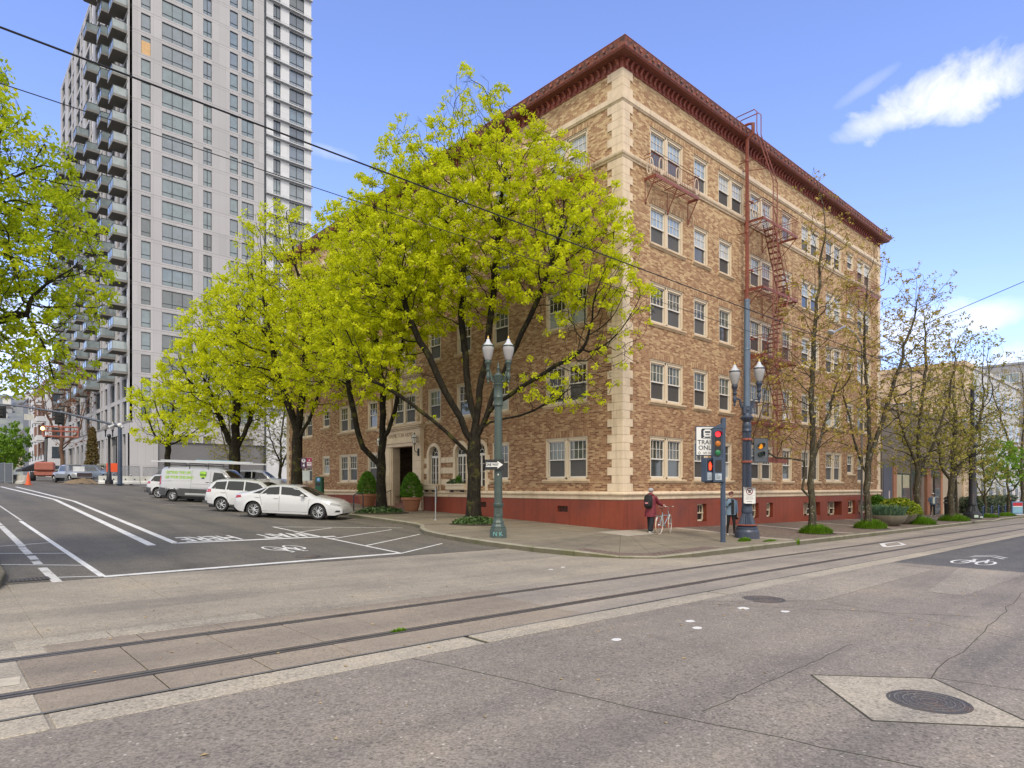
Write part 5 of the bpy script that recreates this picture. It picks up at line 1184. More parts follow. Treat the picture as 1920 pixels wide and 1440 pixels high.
T2 = maple(5, 'maple_tree', 'yellow-green maple with a swollen mossy burl, trunk in front of the entrance portal', (-3.2, 12.6, wz(-3.2, 12.6)),
    lob((-.6, -.4, 9.4, 2.9, 3.2), (-2.6, -.2, 9.6, 2.6, 3.0), (1.6, -1.6, 10.6, 2.3, 2.8), (-1.0, -.6, 12.6, 2.6, 2.4), (-3.2, 0, 7.2, 2.1, 1.6), (-.6, -.6, 6.4, 2.2, 1.0)), 4200, .235,
    [(0, 0, -.1), (.0, 0, .8), (-.03, .0, 1.6), (.02, .03, 2.3), (.0, .0, 3.0), (.08, -.04, 3.7), (.05, 0, 4.3)], L_yel, K_dark, per=22, spread=.21, size=.064, group=GM, leafprob=.64, lean=(0, 0, .3), expo=2.05, dk=.33, D=.30, twig=.28, tip=.007,
    limbs=((3, [sd(-.9, -.2, 3.3), sd(-1.3, -.2, 4.8), sd(-1.6, -.2, 6.8), sd(-2.4, 0, 8.6)]), (6, [sd(.1, -.1, 6), sd(-.2, -.2, 8.6), sd(-.4, -.3, 11)]), (5, [sd(.8, -.5, 5.0), sd(1.0, -.9, 6.8), sd(1.4, -1.2, 9)])))
T3 = maple(8, 'maple_tree', 'yellow-green maple with a tall straight dark trunk at the far end of the brick front', (-3.2, 22.5, wz(-3.2, 22.5)),
    lob((-.8, -.6, 11.4, 3.2, 3.8), (-2.6, -.4, 9.8, 2.8, 3.2), (1.8, -1.8, 10.6, 2.7, 3.2), (-.8, -.8, 15.4, 2.3, 2.6), (-1.4, -.2, 7.2, 3.0, 1.6), (1.6, -1.4, 6.6, 2.2, 1.4)), 3600, .32,
    [(0, 0, -.1), (.0, 0, .9), (-.03, .0, 1.9), (.02, .03, 2.9), (.0, .0, 3.7), (.05, 0, 4.4)], L_yel, K_dark, per=13, spread=.28, size=.085, group=GM, leafprob=.68, lean=(0, 0, .3), expo=2.05, dk=.38, D=.34, twig=.32, tip=.008,
    limbs=((5, [sd(-.5, -.2, 6), sd(-1.2, -.3, 8.4), sd(-1.6, -.3, 11)]), (5, [sd(.4, -.4, 6.2), sd(.8, -.8, 8.8), sd(.9, -1, 12)]), (4, [sd(1.2, -.8, 5.4), sd(2.0, -1.5, 7.5)])))
T4 = maple(14, 'maple_tree', 'broad rounded yellow-green maple behind the silver van', (-3.2, 33.3, wz(-3.2, 33.3)),
    lob((0, 0, 9.0, 4.2, 4.2), (-2.6, 0, 8.0, 3.0, 3.2), (2.6, 0, 8.6, 3.2, 3.6), (.6, 0, 13.6, 3.0, 3.4), (-1.5, 0, 12.0, 2.6, 2.6), (2.4, 0, 12.4, 2.5, 2.6)), 3600, .40,
    [(0, 0, -.1), (.0, 0, .9), (-.03, .0, 1.7), (.02, .03, 2.5), (.0, .0, 3.1)], L_yel, K_dark, per=14, spread=.36, size=.11, group=GM, leafprob=.8, expo=2.05, dk=.46, D=.40, twig=.38, tip=.010,
    limbs=((4, [sd(-.8, 0, 5), sd(-2, 0, 8)]), (4, [sd(.1, 0, 5), sd(.3, 0, 9), sd(.4, 0, 12)]), (4, [sd(.9, 0, 5), sd(2, 0, 8)])))
T5 = maple(17, 'maple_tree', 'small yellow-green maple at the far corner, bare stems rising out of its crown', (-3.0, 52, gz(-3, 52)+.1),
    lob((-1.6, .5, 7.6, 2.4, 2.2), (1.6, .2, 5.8, 2.8, 1.9), (-2.4, 1, 9.0, 1.5, 1.6), (.8, 1, 8.4, 2.2, 2.4), (-.6, 0, 5.2, 2.4, 1.4)), 1100, .26,
    [(0, 0, -.1), (.0, 0, 1.0), (.02, .03, 2.0), (.0, .0, 3.0)], L_yel, K_dark, per=13, spread=.38, size=.13, group=GM, leafprob=.85, dk=.6, D=.5)
# near tree whose crown hangs in from the left edge
TL = maple(33, 'maple_tree', 'near maple whose leafy crown hangs into view from the left edge, trunk out of frame', (-21.25, 1.0, gz(-20.9, 1)+.13),
    lob((1.6, .4, 6.6, 2.5, 2.0), (2.6, .6, 5.6, 1.75, 1.7), (1.0, 0, 8.4, 1.7, 1.3), (2.2, 0, 7.4, 1.7, 1.3), (2.5, .6, 3.9, 1.5, .75), (1.0, 0, 4.4, 2.0, .9), (.4, .4, 6.0, 2.2, 2.0), (1.6, -.8, 5.2, 1.8, 1.6), (1.2, .2, 9.2, 1.5, 1.1)), 7400, .15,
    [(0, 0, -.1), (.0, 0, .8), (.03, .0, 1.6), (.02, .03, 2.3)], L_left, K_dark, per=17, spread=.15, size=.042, leafprob=.50, D=.19, twig=.18, dk=.185, tip=.0045, group=None, lo=.25, ntw=4, lean=(0, 0, .05), expo=2.3,
    limbs=((3, [sd(.6, .1, 3.4), sd(1.8, .3, 4.3), sd(3.0, .5, 4.8)]), (3, [sd(.5, .1, 4), sd(1.2, .2, 5.8), sd(2.2, .3, 7)]), (3, [sd(.2, 0, 4.4), sd(.6, 0, 6.8), sd(.9, 0, 8.2)])))
# sparse bronze-leaved trees along the right kerb
GR = 'sparse bronze leaved trees along the right kerb'
def sparse(seed, label, loc, lobes, r0, per=6, n=1200, leafm=L_brn, fork=3.2, lp=.95, group=GR, size=.060, sp=.15, limbs=()):
    return maple(seed, 'street_tree', label, loc, lob(*lobes), n, r0, [(0, 0, -.1)]+[(.05*math.sin(k*1.7), .04*math.cos(k*2.1), fork*k/5) for k in range(1, 6)], leafm, K_grey, per=per, spread=sp, size=size, D=.34, twig=.32, ntw=2, dk=.38, leafprob=lp, group=group, tip=.0058, lo=.1, lean=(0, 0, .42), expo=2.25, limbs=limbs, clip=False)
S1 = sparse(41, 'sparse bronze tree, trunk foot whitewashed, long low left branch, nearest on the right kerb', (8.0, -3.9, wz(8.0, -3.9)),
    ((0, -.2, 6.0, 2.0, 2.6), (.3, -.2, 9.2, 1.7, 2.6), (-1.5, -.2, 4.2, 1.5, .9), (.7, 0, 12.4, 1.1, 2.0), (.2, 0, 14.6, .6, 1.4), (1.2, .2, 5.4, 1.4, 1.4), (-1.6, -.2, 6.6, 1.0, 1.4)), .14, n=2300, fork=3.6,
    limbs=((5, [sd(.0, 0, 6), sd(.15, 0, 9), sd(.5, 0, 12.5)]), (2, [sd(-.35, 0, 1.9), sd(-.4, 0, 3.1), sd(-1.5, 0, 3.3), sd(-2.6, 0, 3.9)]), (4, [sd(.4, 0, 4.2), sd(1.1, 0, 6.4)])))
S2 = sparse(42, 'tall sparse tree behind the daffodil bowl, second on the right kerb', (14.5, -3.9, wz(14.5, -3.9)),
    ((0, 0, 6.4, 2.2, 2.6), (1.6, -.2, 9.2, 2.2, 2.4), (-.6, 0, 4.0, 2.0, .9), (-.6, 0, 10.0, 1.5, 2.4), (2.4, -.3, 11.4, 1.5, 1.4), (.4, 0, 13.0, .9, 1.6), (2.9, -.2, 7.0, 1.5, 1.4)), .15, n=1600,
    limbs=((5, [sd(.1, 0, 6), sd(-.2, 0, 9), sd(0, 0, 12.5)]), (5, [sd(.7, 0, 5.2), sd(1.6, 0, 8), sd(2.4, 0, 11)]), (4, [sd(-.7, 0, 4.4), sd(-1.2, 0, 6.6)])))
S3 = sparse(43, 'sparse tree with mossy trunk before the shop window, third on the right kerb', (22.4, -3.9, wz(22.4, -3.9)),
    ((0, 0, 5.4, 2.6, 2.2), (.4, 0, 8.6, 2.2, 2.4), (0, 0, 3.8, 2.4, .9), (1.6, 0, 10.6, 1.8, 1.5), (-.4, 0, 11.2, 1.2, 1.8), (-1.6, 0, 6.4, 1.7, 1.6), (.3, 0, 12.6, .8, 1.2)), .17, leafm=L_olv, n=2200, per=6, lp=.85, size=.07, sp=.17,
    limbs=((5, [sd(.1, 0, 6), sd(.5, 0, 9), sd(.4, 0, 12)]), (5, [sd(-.7, 0, 5), sd(-1.4, 0, 7.4)]), (4, [sd(.9, 0, 4.6), sd(1.8, 0, 7), sd(2.2, 0, 9.6)])))
S4 = sparse(44, 'sparse tree dividing low beside the dark bin, fourth on the right kerb', (29.3, -3.9, wz(29.3, -3.9)),
    ((0, 0, 5.2, 3.0, 2.0), (.6, 0, 8.0, 2.6, 2.2), (0, 0, 3.6, 2.6, .9), (1.8, 0, 10.4, 1.8, 1.8), (-1.8, 0, 6.4, 1.8, 1.6), (2.8, 0, 6.6, 1.6, 1.4)), .19, leafm=L_olv, n=2100, per=6, lp=.85, fork=2.6, size=.075, sp=.18,
    limbs=((5, [sd(-.6, 0, 3.6), sd(-.9, 0, 5.4)]), (5, [sd(.5, 0, 3.4), sd(1.2, 0, 4.6), sd(2, 0, 7)]), (5, [sd(.1, 0, 4.5), sd(.4, 0, 7)])))
S5 = dup(S3, (40.0, -3.6, wz(40, -3.6)), 2.1, 'thin young sparse tree behind the blue bicycle racks', (.55, .55, .5))
S6 = dup(S4, (37.5, -2.2, wz(37, -2.2)), 1.0, 'spreading olive-brown tree crown behind the tall dark lamp post', (.95, .95, .95))
S7 = dup(S2, (52, -3.9, wz(52, -3.9)), 3.0, 'tall sparse brown tree at the right edge beyond the bicycle racks')
F1 = maple(61, 'green_tree', 'small bright green tree near the red and blue board at the far right', (47.0, -3.8, wz(47, -3.8)), [(0, 0, 3.7, 2.3, 2.3, 1.7), (0, .3, 5.4, 1.3, 1.3, 1.2)], 330, .10, [(0, 0, -.1), (0, 0, 1.), (0, 0, 2.)], L_grn, K_grey, per=14, spread=.34, size=.12)
F2 = dup(S1, (62, -3.5, wz(62, -3.5)), 1.7, 'brown budding tree farther down the right kerb', 1.1); F3 = dup(S3, (75, -6.5, wz(75, -4.6)), .3, 'distant brown tree at the end of the right kerb', 1.1)
BGg = 'brown budding trees across the crossing at far right'
for k, (x, y, s) in enumerate(((70, -22, 1.15), (84, -20, 1.2), (100, -19, 1.3))): o = dup((S2, S4, S7)[k], (x, y, gz(x, y)), k*1.1, ('reddish brown', 'olive brown', 'grey brown')[k]+' bare-branched tree across the street at far right', s); o['group'] = BGg
# trees on the lot beyond the brick building, and across the far crossing
BL = 'olive trees on the lot beyond the brick building'
for k, (x, y, s) in enumerate(((3.0, 40, .8), (9, 47, .95), (1.0, 46.5, .8), (15.5, 52, 1.0))): o = dup((S3, S4, S3, S4)[k], (x, y, gz(x, y)+.1), k*1.3, ('nearest low', 'second taller', 'slim', 'rearmost')[k]+' olive-brown tree on the lot left of the brick building', s); o['group'] = BL
RB = maple(71, 'copper_tree', 'tall reddish bare tree beside the left end of the grey tower', (-4.0, 108, gz(-4, 108)), [(0, 0, 13, 5.5, 5.5, 5), (-3, 1, 16, 4.0, 4.0, 4.5), (1, 0, 7, 3.5, 3.5, 3)], 560, .30, [(0, 0, 0), (0, 0, 1.5), (0, 0, 3.0)], L_red, bark('red_bark', (.10, .06, .045), (.2, .12, .09)), per=3, spread=.5, size=.2, D=.7, twig=.8, dk=1.0, lean=(0, 0, .5), tip=.022)
GT = maple(72, 'green_tree', 'light green leafy tree at the far left behind the concrete barriers', (-10.6, 118, gz(-10, 95)), [(0, 0, 5, 6.5, 6.5, 3.6), (3, 2, 8, 4, 4, 3.4), (-3, 2, 7.5, 3, 3, 3)], 420, .25, [(0, 0, -.5), (0, 0, 1), (0, 0, 2)], L_grn, K_grey, per=22, spread=.9, size=.30, D=.8, twig=.6, dk=1.1)
GT.scale = (.55, .55, .80)
GT2 = dup(GT, (-10.6, 140, gz(-12, 95)), 2., 'paler green tree at the far left edge, farther off than the first', (.6, .6, .8))
# narrow columnar conifer by the tower canopy
t = thing('columnar_tree', 'narrow browning columnar evergreen in front of the tower canopy', 'tree', (-2.6, 92, gz(-2.6, 92))); b = MB(); b.tube([(0, 0, 0), (0, 0, 1.2)], .12, 6); b.obj('trunk', K_grey, t)
rg = np.random.default_rng(4); zz = rg.random(900); aa = rg.random(900)*6.283; rr_ = .95*np.sqrt(np.clip(1-zz, 0.02, 1))*(.6+.4*rg.random(900)); link('crown', leaf_mesh('crown', np.stack([rr_*np.cos(aa), rr_*np.sin(aa), .6+zz*6.6], 1), leafmat('dry_conifer', [(.09, .09, .03), (.16, .12, .04), (.22, .13, .05)], .2), 12, .22, .10, rg), t)

# ---------------------------------------------------------------- low planting
def clump(name, label, cat, loc, rx, ry, h, leafm, n, size, seed, group=None, stuff=True, dome=True):
    rg = np.random.default_rng(seed); a = rg.random(n)*6.283; r = np.sqrt(rg.random(n)); hh = h*np.sqrt(np.clip(1-r**2.2, 0, 1))*(.55+.45*rg.random(n)); c = np.stack([rx*r*np.cos(a), ry*r*np.sin(a), hh], 1)
    me = leaf_mesh('leaves', c, leafm, 5, size*1.1, size, rg, up=.9); o = link(name, me, None, loc, 0, label=label, category=cat, group=group); return o
L_ivy = leafmat('ivy_leaf', [(.045, .085, .03), (.08, .14, .045), (.14, .20, .07)], .15, 3)
L_box = leafmat('boxwood_leaf', [(.05, .14, .012), (.11, .26, .02), (.20, .38, .035)], .25, 3)
L_hedge = leafmat('hedge_leaf', [(.035, .06, .03), (.08, .11, .06), (.20, .23, .16)], .15, 3)
L_daf = leafmat('daffodil_leaf', [(.07, .15, .09), (.12, .22, .13), (.22, .32, .20)], .2, 3)
M_soil = mat('dark_soil', (.045, .033, .022), .95, var=.4, scale=8, bmp=.6, bscale=20)
for (x, y, rx, ry, k, lb) in ((-3.35, 5.0, .95, .80, 1, 'low ivy and leafy ground cover round the nearest maple trunk'), (-3.4, 12.4, 1.25, .85, 2, 'ivy ground cover round the second maple, in front of the entrance')):
    clump('ivy_bed', lb, 'ground cover', (x, y, wz(x, y)-.05), rx, ry, .34, L_ivy, 620, .075, k)['kind'] = 'stuff'
    b = MB(); b.lathe([(1.25, -.03), (1.1, .02), (.7, .05), (.001, .06)], 24); o = b.obj('tree_pit_soil', M_soil, None, (x, y, wz(x, y)), kind='structure'); o.scale = (rx*1.05, ry*1.05, 1)
def grass(loc, rx, ry, h, n, seed, label, green=True):
    rg = np.random.default_rng(seed); a = rg.random(n)*6.283; r = np.sqrt(rg.random(n)); bx = rx*r*np.cos(a); by = ry*r*np.sin(a); ln = h*(.55+.6*rg.random(n))*(1-.68*r**2)*1.7; out = ln*(.12+.62*r); an = a+rg.normal(0, .5, n); w = .008+.006*rg.random(n)
    V = []; px_, py_ = -np.sin(an), np.cos(an)
    def P(f, zf, k): return np.stack([bx+np.cos(an)*out*f+px_*w*k, by+np.sin(an)*out*f+py_*w*k, ln*zf], 1)
    V = np.stack([P(0, 0, 1), P(0, 0, -1), P(.45, .75, -1), P(.45, .75, 1), P(1.1, .80, .3)], 1).reshape(-1, 3)
    me = bpy.data.meshes.new('grass'); F = []
    for i in range(n): o = i*5; F += [(o, o+1, o+2, o+3), (o+3, o+2, o+4)]
    me.from_pydata(V.tolist(), [], F); me.materials.append(MATS['grass_blade']); at_ = me.attributes.new('tone', 'FLOAT', 'POINT'); at_.data.foreach_set('value', np.repeat(rg.random(n), 5).astype(np.float32))
    return link('grass_tuft', me, None, loc, 0, label=label, category='grass', kind='stuff')
leafmat('grass_blade', [(.09, .19, .015), (.16, .32, .02), (.26, .42, .04)], .35, 3)
for k, (x, y, rx, ry, h, lb) in enumerate(((8.05, -4.05, .72, .62, .30, 'bright grass tuft at the whitewashed trunk of the nearest right tree'), (14.6, -4.0, .85, .7, .34, 'grass tuft at the foot of the second right tree, left of the bowl planter'), (22.0, -4.2, .85, .7, .34, 'grass tuft right of the bowl planters at the third tree'), (29.6, -4.0, 1.1, .85, .34, 'wide grass tuft at the fourth tree beside the bin'), (39.6, -3.9, 1.0, .6, .22, 'grass under the blue bicycle racks'), (45.5, -3.9, 1.3, .6, .22, 'grass beyond the racks at the red and blue board'))):
    grass((x, y, wz(x, y)), rx, ry, h, 1500, 50+k, lb); b = MB(); b.lathe([(1.3, -.02), (1.1, .02), (.001, .05)], 20); o = b.obj('tree_pit_soil', M_soil, None, (x, y, wz(x, y)), kind='structure'); o.scale = (rx*1.05, ry*1.05, 1)
grass((1.35, -4.35, wz(1.3, -4.3)), .38, .14, .10, 420, 80, 'thin grass growing at the foot of the blue lamp post'); grass((2.1, -4.9, wz(2.1, -4.9)), .5, .08, .05, 300, 82, 'moss and short grass along the kerb by the lamp post'); grass((3.1, -5.45, gz(3, -5.5)+.02), .10, .06, .16, 70, 81, 'small weed growing out of the kerb joint')
gm = grass((-15.45, -8.36, gz(-15.4, -8.4)), .12, .03, .03, 90, 83, 'tiny weed growing in the tram rail groove')
# ================================================================ VEHICLES
M_white = mat('white_car_paint', (.53, .54, .56), .22, var=.02, scale=1, spec=.6, coat=1., world=False)
M_silver = mat('silver_van_paint', (.42, .43, .45), .28, .15, var=.03, scale=1, spec=.6, coat=.8, world=False)
M_plast = mat('grey_plastic_trim', (.055, .057, .062), .6, var=.1, world=False); M_blk = mat('black_trim', (.012, .012, .013), .45, world=False)
M_tyre = mat('tyre_rubber', (.022, .022, .023), .85, var=.2, scale=9, world=False); M_alloy = mat('alloy_rim', (.55, .56, .58), .25, .8, var=.05, world=False)
M_cglass = glass('car_glass', (.010, .012, .012), .03, .45); M_tail = glass('tail_lamp', (.36, .004, .006), .2, .35, .1); M_head = glass('head_lamp', (.35, .36, .37), .05, 1.2)
M_chrome = mat('chrome', (.6, .6, .62), .12, 1., var=.02, world=False)
def lerp_tab(tab, x):
    if x <= tab[0][0]: return tab[0][1]
    for (a, p), (b, q) in zip(tab[:-1], tab[1:]):
        if x <= b: f = (x-a)/(b-a); return p+(q-p)*f
    return tab[-1][1]
def smooth_tab(tab, x):
    """Catmull-like smooth lookup, monotone enough for body lines"""
    h = .06; return (lerp_tab(tab, x-h)+2*lerp_tab(tab, x)+lerp_tab(tab, x+h))/4
class Car:
    """x forward, y left, z up; side silhouettes given as tables, flanks as a height field y(x, z)"""
    def __init__(s, L, W_, roof, belt, bottom, wheels, wr, plan=2.6, lean=.42, tuck=.05, boxy=0.):
        s.L, s.W, s.roof, s.belt, s.bottom, s.wheels, s.wr = L, W_, roof, belt, bottom, wheels, wr; s.plan, s.lean, s.tuck, s.boxy = plan, lean, tuck, boxy
    def top(s, x): return smooth_tab(s.roof, x)
    def bel(s, x): return smooth_tab(s.belt, x)
    def bot(s, x):
        z = smooth_tab(s.bottom, x)
        for w in s.wheels:
            d = abs(x-w); ra = s.wr+.055
            if d < ra: z = max(z, s.wr+math.sqrt(ra*ra-d*d)*1.0-.0)
        return z
    def hw(s, x, z):
        u = min(1, abs(x)/(s.L/2)); k = (max(0, 1-u**s.plan*.0-(max(0, u-.62)/.38)**2.6*.30)); y = s.W/2*k
        b = s.bel(x); mid = .55*b+.1
        if z < mid: q = (mid-z)/mid; y -= s.tuck*q*q
        elif z <= b: q = (z-mid)/(b-mid+1e-6); y -= .035*q*q
        else: y -= .035+(z-b)*s.lean*.5+.02
        # roll over towards the upper silhouette
        t = s.top(x)-z; r = .10+s.boxy*.02
        if t < r: q = 1-max(0, t)/r; y -= .13*q*q*(1 if z > b-.1 or True else 0)
        for w in s.wheels:      # flared arches
            d = math.hypot(x-w, z-s.wr)
            if d < s.wr+.17: y += .022*(1-max(0, d-s.wr-.05)/.12)
        return max(.05, y)
    def body(s, paint, parent, name='body', trim=None, trimz=None):
        b = MB(); nx = int(s.L/.05); nz = 15; X = [-s.L/2+s.L*i/nx for i in range(nx+1)]; nt = 5; rows = []
        for x in X:
            t, bo = s.top(x), s.bot(x); row = []
            for j in range(nz+1): f = j/nz; z = bo+(t-bo)*(f if f < .7 else .7+(f-.7)*1.0); row.append((x, -s.hw(x, z), z))
            ye = s.hw(x, t)
            for j in range(1, nt*2): f = j/(nt*2); y = -ye+2*ye*f; row.append((x, y, t+.045*(1-(y/ye)**2)))
            for j in range(nz, -1, -1): f = j/nz; z = bo+(t-bo)*f; row.append((x, s.hw(x, z), z))
            rows.append(row)
        m = len(rows[0])
        for r in rows: b.v += r
        for i in range(nx):
            for j in range(m-1):
                a = i*m+j; b.f.append((a, a+m, a+m+1, a+1)); zc = (rows[i][j][2]+rows[i+1][j+1][2])/2; b.mi.append(1 if trimz and zc < trimz(X[i]) else 0)
        b.f.append(tuple(range(m))); b.mi.append(0); b.f.append(tuple(range(nx*m+m-1, nx*m-1, -1))); b.mi.append(0)
        o = b.obj(name, [paint, trim or M_plast], parent, smooth=38)
        u = MB(); u.box(-s.L/2+.25, s.L/2-.25, -s.W/2+.22, s.W/2-.22, .19, .62); u.obj('underbody', M_blk, parent)
        return o
    def patch(s, c, side, off, nu=8, nv=4):
        """surface patch on a flank from four (x, z) corners, side=+1/-1"""
        b = MB()
        def fn(u, v):
            x = (1-v)*((1-u)*c[0][0]+u*c[1][0])+v*((1-u)*c[3][0]+u*c[2][0]); z = (1-v)*((1-u)*c[0][1]+u*c[1][1])+v*((1-u)*c[3][1]+u*c[2][1]); return (x, side*(s.hw(x, z)+off), z)
        return b.grid(fn, nu, nv)
    def cap(s, x0, x1, k, off, nu=8, nv=6):
        b = MB()
        def fn(u, v): x = x0+(x1-x0)*v; t = s.top(x); ye = s.hw(x, t)*k; y = -ye+2*ye*u; yy = s.hw(x, t); return (x, y, t+.045*(1-(y/yy)**2)+off)
        return b.grid(fn, nu, nv)
    def wheel(s, parent, x, side, spokes=10, w=.21, rr=None):
        y = side*(s.W/2-.03); R_ = s.wr; rr = rr or R_*.70; T = Matrix.Translation((x, y, R_)) @ Matrix.Rotation(-side*PI/2, 4, 'X')      # lathe z -> outward
        b = MB(); b.lathe([(rr, -w), (R_-.03, -w), (R_, -w+.03), (R_, -.035), (R_-.025, -.005), (rr+.02, 0), (rr, -.02)], 28, T); t = b.obj('wheel', M_tyre, parent, smooth=40)
        b = MB(); b.lathe([(rr, -.015), (rr-.02, -.02), (rr-.035, -.09), (rr-.05, -.15)], 28, T, cap=False); b.lathe([(.055, -.01), (.05, .0), (.001, .004)], 12, T)
        for k in range(spokes):
            a = 2*PI*k/spokes; tw = .16 if k % 2 else -.16
            p0 = Vector((.045*math.cos(a), .045*math.sin(a), -.018)); p1 = Vector(((rr-.02)*math.cos(a+tw*.6), (rr-.02)*math.sin(a+tw*.6), -.012)); b.tube([p0, p0.lerp(p1, .5), p1], [.026, .018, .026], 5, T)
        b.obj('rim', M_alloy, t, smooth=40); b = MB(); b.lathe([(rr-.01, -.13), (.001, -.12)], 20, T, cap=False); b.obj('brake_well', M_blk, t)
    def handle(s, parent, x, z, side, m):
        b = MB(); y = side*(s.hw(x, z)+.012); b.box(-.10, .10, -.014, .014, -.014, .014, TR(x, y, z)); b.obj('door_handle', m, parent)
    def seam(s, parent, pts, side=1, r=.006):
        P = []
        for (a, b_) in zip(pts[:-1], pts[1:]):
            for k in range(7): f = k/6; x = a[0]+(b_[0]-a[0])*f; z = a[1]+(b_[1]-a[1])*f; P.append((x, side*(s.hw(x, z)+.001), z))
        b = MB(); b.tube(P, r, 3); b.obj('door_seam', M_blk, parent)
def sedan(loc, rot):
    t = thing('parked_car', 'white sedan parked nose-in at the kerb, nearest of the parked cars', 'car', loc, rot, 'cars angle-parked along the left kerb'); t.scale = (1.05, 1.03, 1.03)
    c = Car(4.82, 1.82, [(-2.41, .62), (-2.38, .93), (-2.3, 1.03), (-1.75, 1.10), (-1.45, 1.17), (-.85, 1.385), (-.3, 1.445), (.2, 1.42), (.55, 1.33), (1.2, 1.01), (1.4, .955), (2.0, .86), (2.26, .73), (2.36, .60), (2.41, .46)],
            [(-2.41, .90), (-1.5, 1.0), (0, .955), (1.2, .92), (2.4, .6)], [(-2.41, .42), (-2.2, .28), (-1.8, .22), (1.8, .20), (2.15, .20), (2.41, .30)], (-1.42, 1.43), .335)
    c.body(M_white, t)
    for sd_ in (1, -1):
        for w in c.wheels: c.wheel(t, w, sd_, 10)
        for cc in ([(-.22, .985), (.98, .965), (.42, 1.325), (-.24, 1.36)], [(-1.12, 1.0), (-.30, .985), (-.32, 1.36), (-.80, 1.31)], [(-1.48, 1.05), (-1.17, 1.01), (-.88, 1.29), (-1.0, 1.25)]): c.patch(cc, sd_, .003).obj('side_window', M_cglass, t, smooth=60)
        c.patch([(-2.34, .80), (-1.98, .86), (-2.05, .95), (-2.36, .92)], sd_, .008).obj('tail_light', M_tail, t, smooth=60)
        c.patch([(1.93, .66), (2.34, .58), (2.30, .66), (1.86, .79)], sd_, .008).obj('headlight', M_head, t, smooth=60)
        c.patch([(2.12, .34), (2.33, .34), (2.33, .42), (2.2, .42)], sd_, .006).obj('fog_lamp_recess', M_blk, t)
        c.handle(t, -.42, .86, sd_, M_white); c.handle(t, -1.25, .88, sd_, M_white)
        c.seam(t, [(-.27, .32), (-.27, .96)], sd_); c.seam(t, [(1.02, .30), (1.02, .60), (1.05, .93)], sd_); c.seam(t, [(-1.02, .55), (-1.15, .98)], sd_); c.seam(t, [(-1.0, .30), (.98, .30)], sd_, .005)
        b = MB(); b.sphere((.78, sd_*1.0, 1.0), (.09, .11, .07), 10); b.tube([(.8, sd_*.86, .96), (.78, sd_*.96, .98)], .02, 4); b.obj('wing_mirror', M_white, t, smooth=60)
        c.patch([(-1.5, 1.03), (1.08, .945), (1.06, .955), (-1.5, 1.045)], sd_, .006).obj('window_trim', M_chrome, t)
    c.cap(.5, 1.26, .90, .004).obj('windshield', M_cglass, t, smooth=60); c.cap(-1.48, -.72, .84, .004).obj('rear_window', M_cglass, t, smooth=60)
    b = MB(); b.box(2.30, 2.385, -.34, .34, .44, .58); b.obj('grille', M_blk, t); b = MB(); b.box(-2.44, -2.40, -.26, .26, .58, .72); b.obj('number_plate', mat('plate_white', (.6, .6, .62), .5), t)
    return t
def wagon(loc, rot, label='white estate car with black roof rails, parked just behind the nearest white sedan', dark=False):
    t = thing('parked_car', label, 'car', loc, rot, 'cars angle-parked along the left kerb')
    c = Car(4.78, 1.82, [(-2.39, .62), (-2.37, .98), (-2.26, 1.15), (-1.95, 1.48), (-1.75, 1.555), (-1.2, 1.60), (-.2, 1.61), (.3, 1.57), (.6, 1.46), (1.18, 1.10), (1.4, 1.05), (2.0, .97), (2.28, .82), (2.39, .5)],
            [(-2.39, 1.0), (-1.5, 1.06), (0, 1.02), (1.2, 1.0), (2.4, .7)], [(-2.39, .46), (-2.2, .34), (-1.8, .28), (1.8, .26), (2.39, .36)], (-1.38, 1.37), .35)
    paint = M_white if not dark else mat('pearl_grey_paint', (.50, .50, .51), .25, .2, .03, coat=1., world=False)
    c.body(paint, t, trimz=(lambda x: .70 if x < -1.9 else .42) if dark else (lambda x: .40))
    for sd_ in (1, -1):
        for w in c.wheels: c.wheel(t, w, sd_, 8)
        for cc in ([(-.20, 1.05), (.98, 1.03), (.5, 1.43), (-.20, 1.51)], [(-1.15, 1.07), (-.27, 1.05), (-.27, 1.51), (-1.1, 1.51)], [(-1.98, 1.12), (-1.22, 1.08), (-1.17, 1.50), (-1.72, 1.45)]): c.patch(cc, sd_, .003).obj('side_window', M_cglass, t, smooth=60)
        c.patch([(-2.36, .93), (-1.95, .96), (-2.0, 1.10), (-2.34, 1.08)], sd_, .008).obj('tail_light', M_tail, t, smooth=60); c.patch([(1.9, .74), (2.32, .68), (2.26, .82), (1.84, .88)], sd_, .008).obj('headlight', M_head, t, smooth=60)
        c.handle(t, -.42, .93, sd_, paint); c.handle(t, -1.3, .95, sd_, paint); c.seam(t, [(-.24, .36), (-.24, 1.04)], sd_); c.seam(t, [(1.0, .34), (1.02, 1.0)], sd_); c.seam(t, [(-1.02, .6), (-1.18, 1.06)], sd_)
        b = MB(); b.tube([(-1.7, sd_*.66, 1.60), (-1.55, sd_*.68, 1.66), (.1, sd_*.68, 1.67), (.3, sd_*.66, 1.61)], .022, 5); b.obj('roof_rail', M_blk, t)
        b = MB(); b.sphere((.82, sd_*1.0, 1.08), (.09, .11, .08), 10); b.obj('wing_mirror', paint, t, smooth=60)
    c.cap(.58, 1.24, .9, .004).obj('windshield', M_cglass, t, smooth=60); c.cap(-2.27, -1.93, .80, .006).obj('rear_window', M_cglass, t, smooth=60)
    b = MB(); b.box(-2.42, -2.38, -.26, .26, .74, .88); b.obj('number_plate', MATS['plate_white'], t); b = MB(); b.box(-2.41, -2.2, -.8, .8, .36, .52); b.obj('rear_bumper_lip', M_plast, t)
    return t
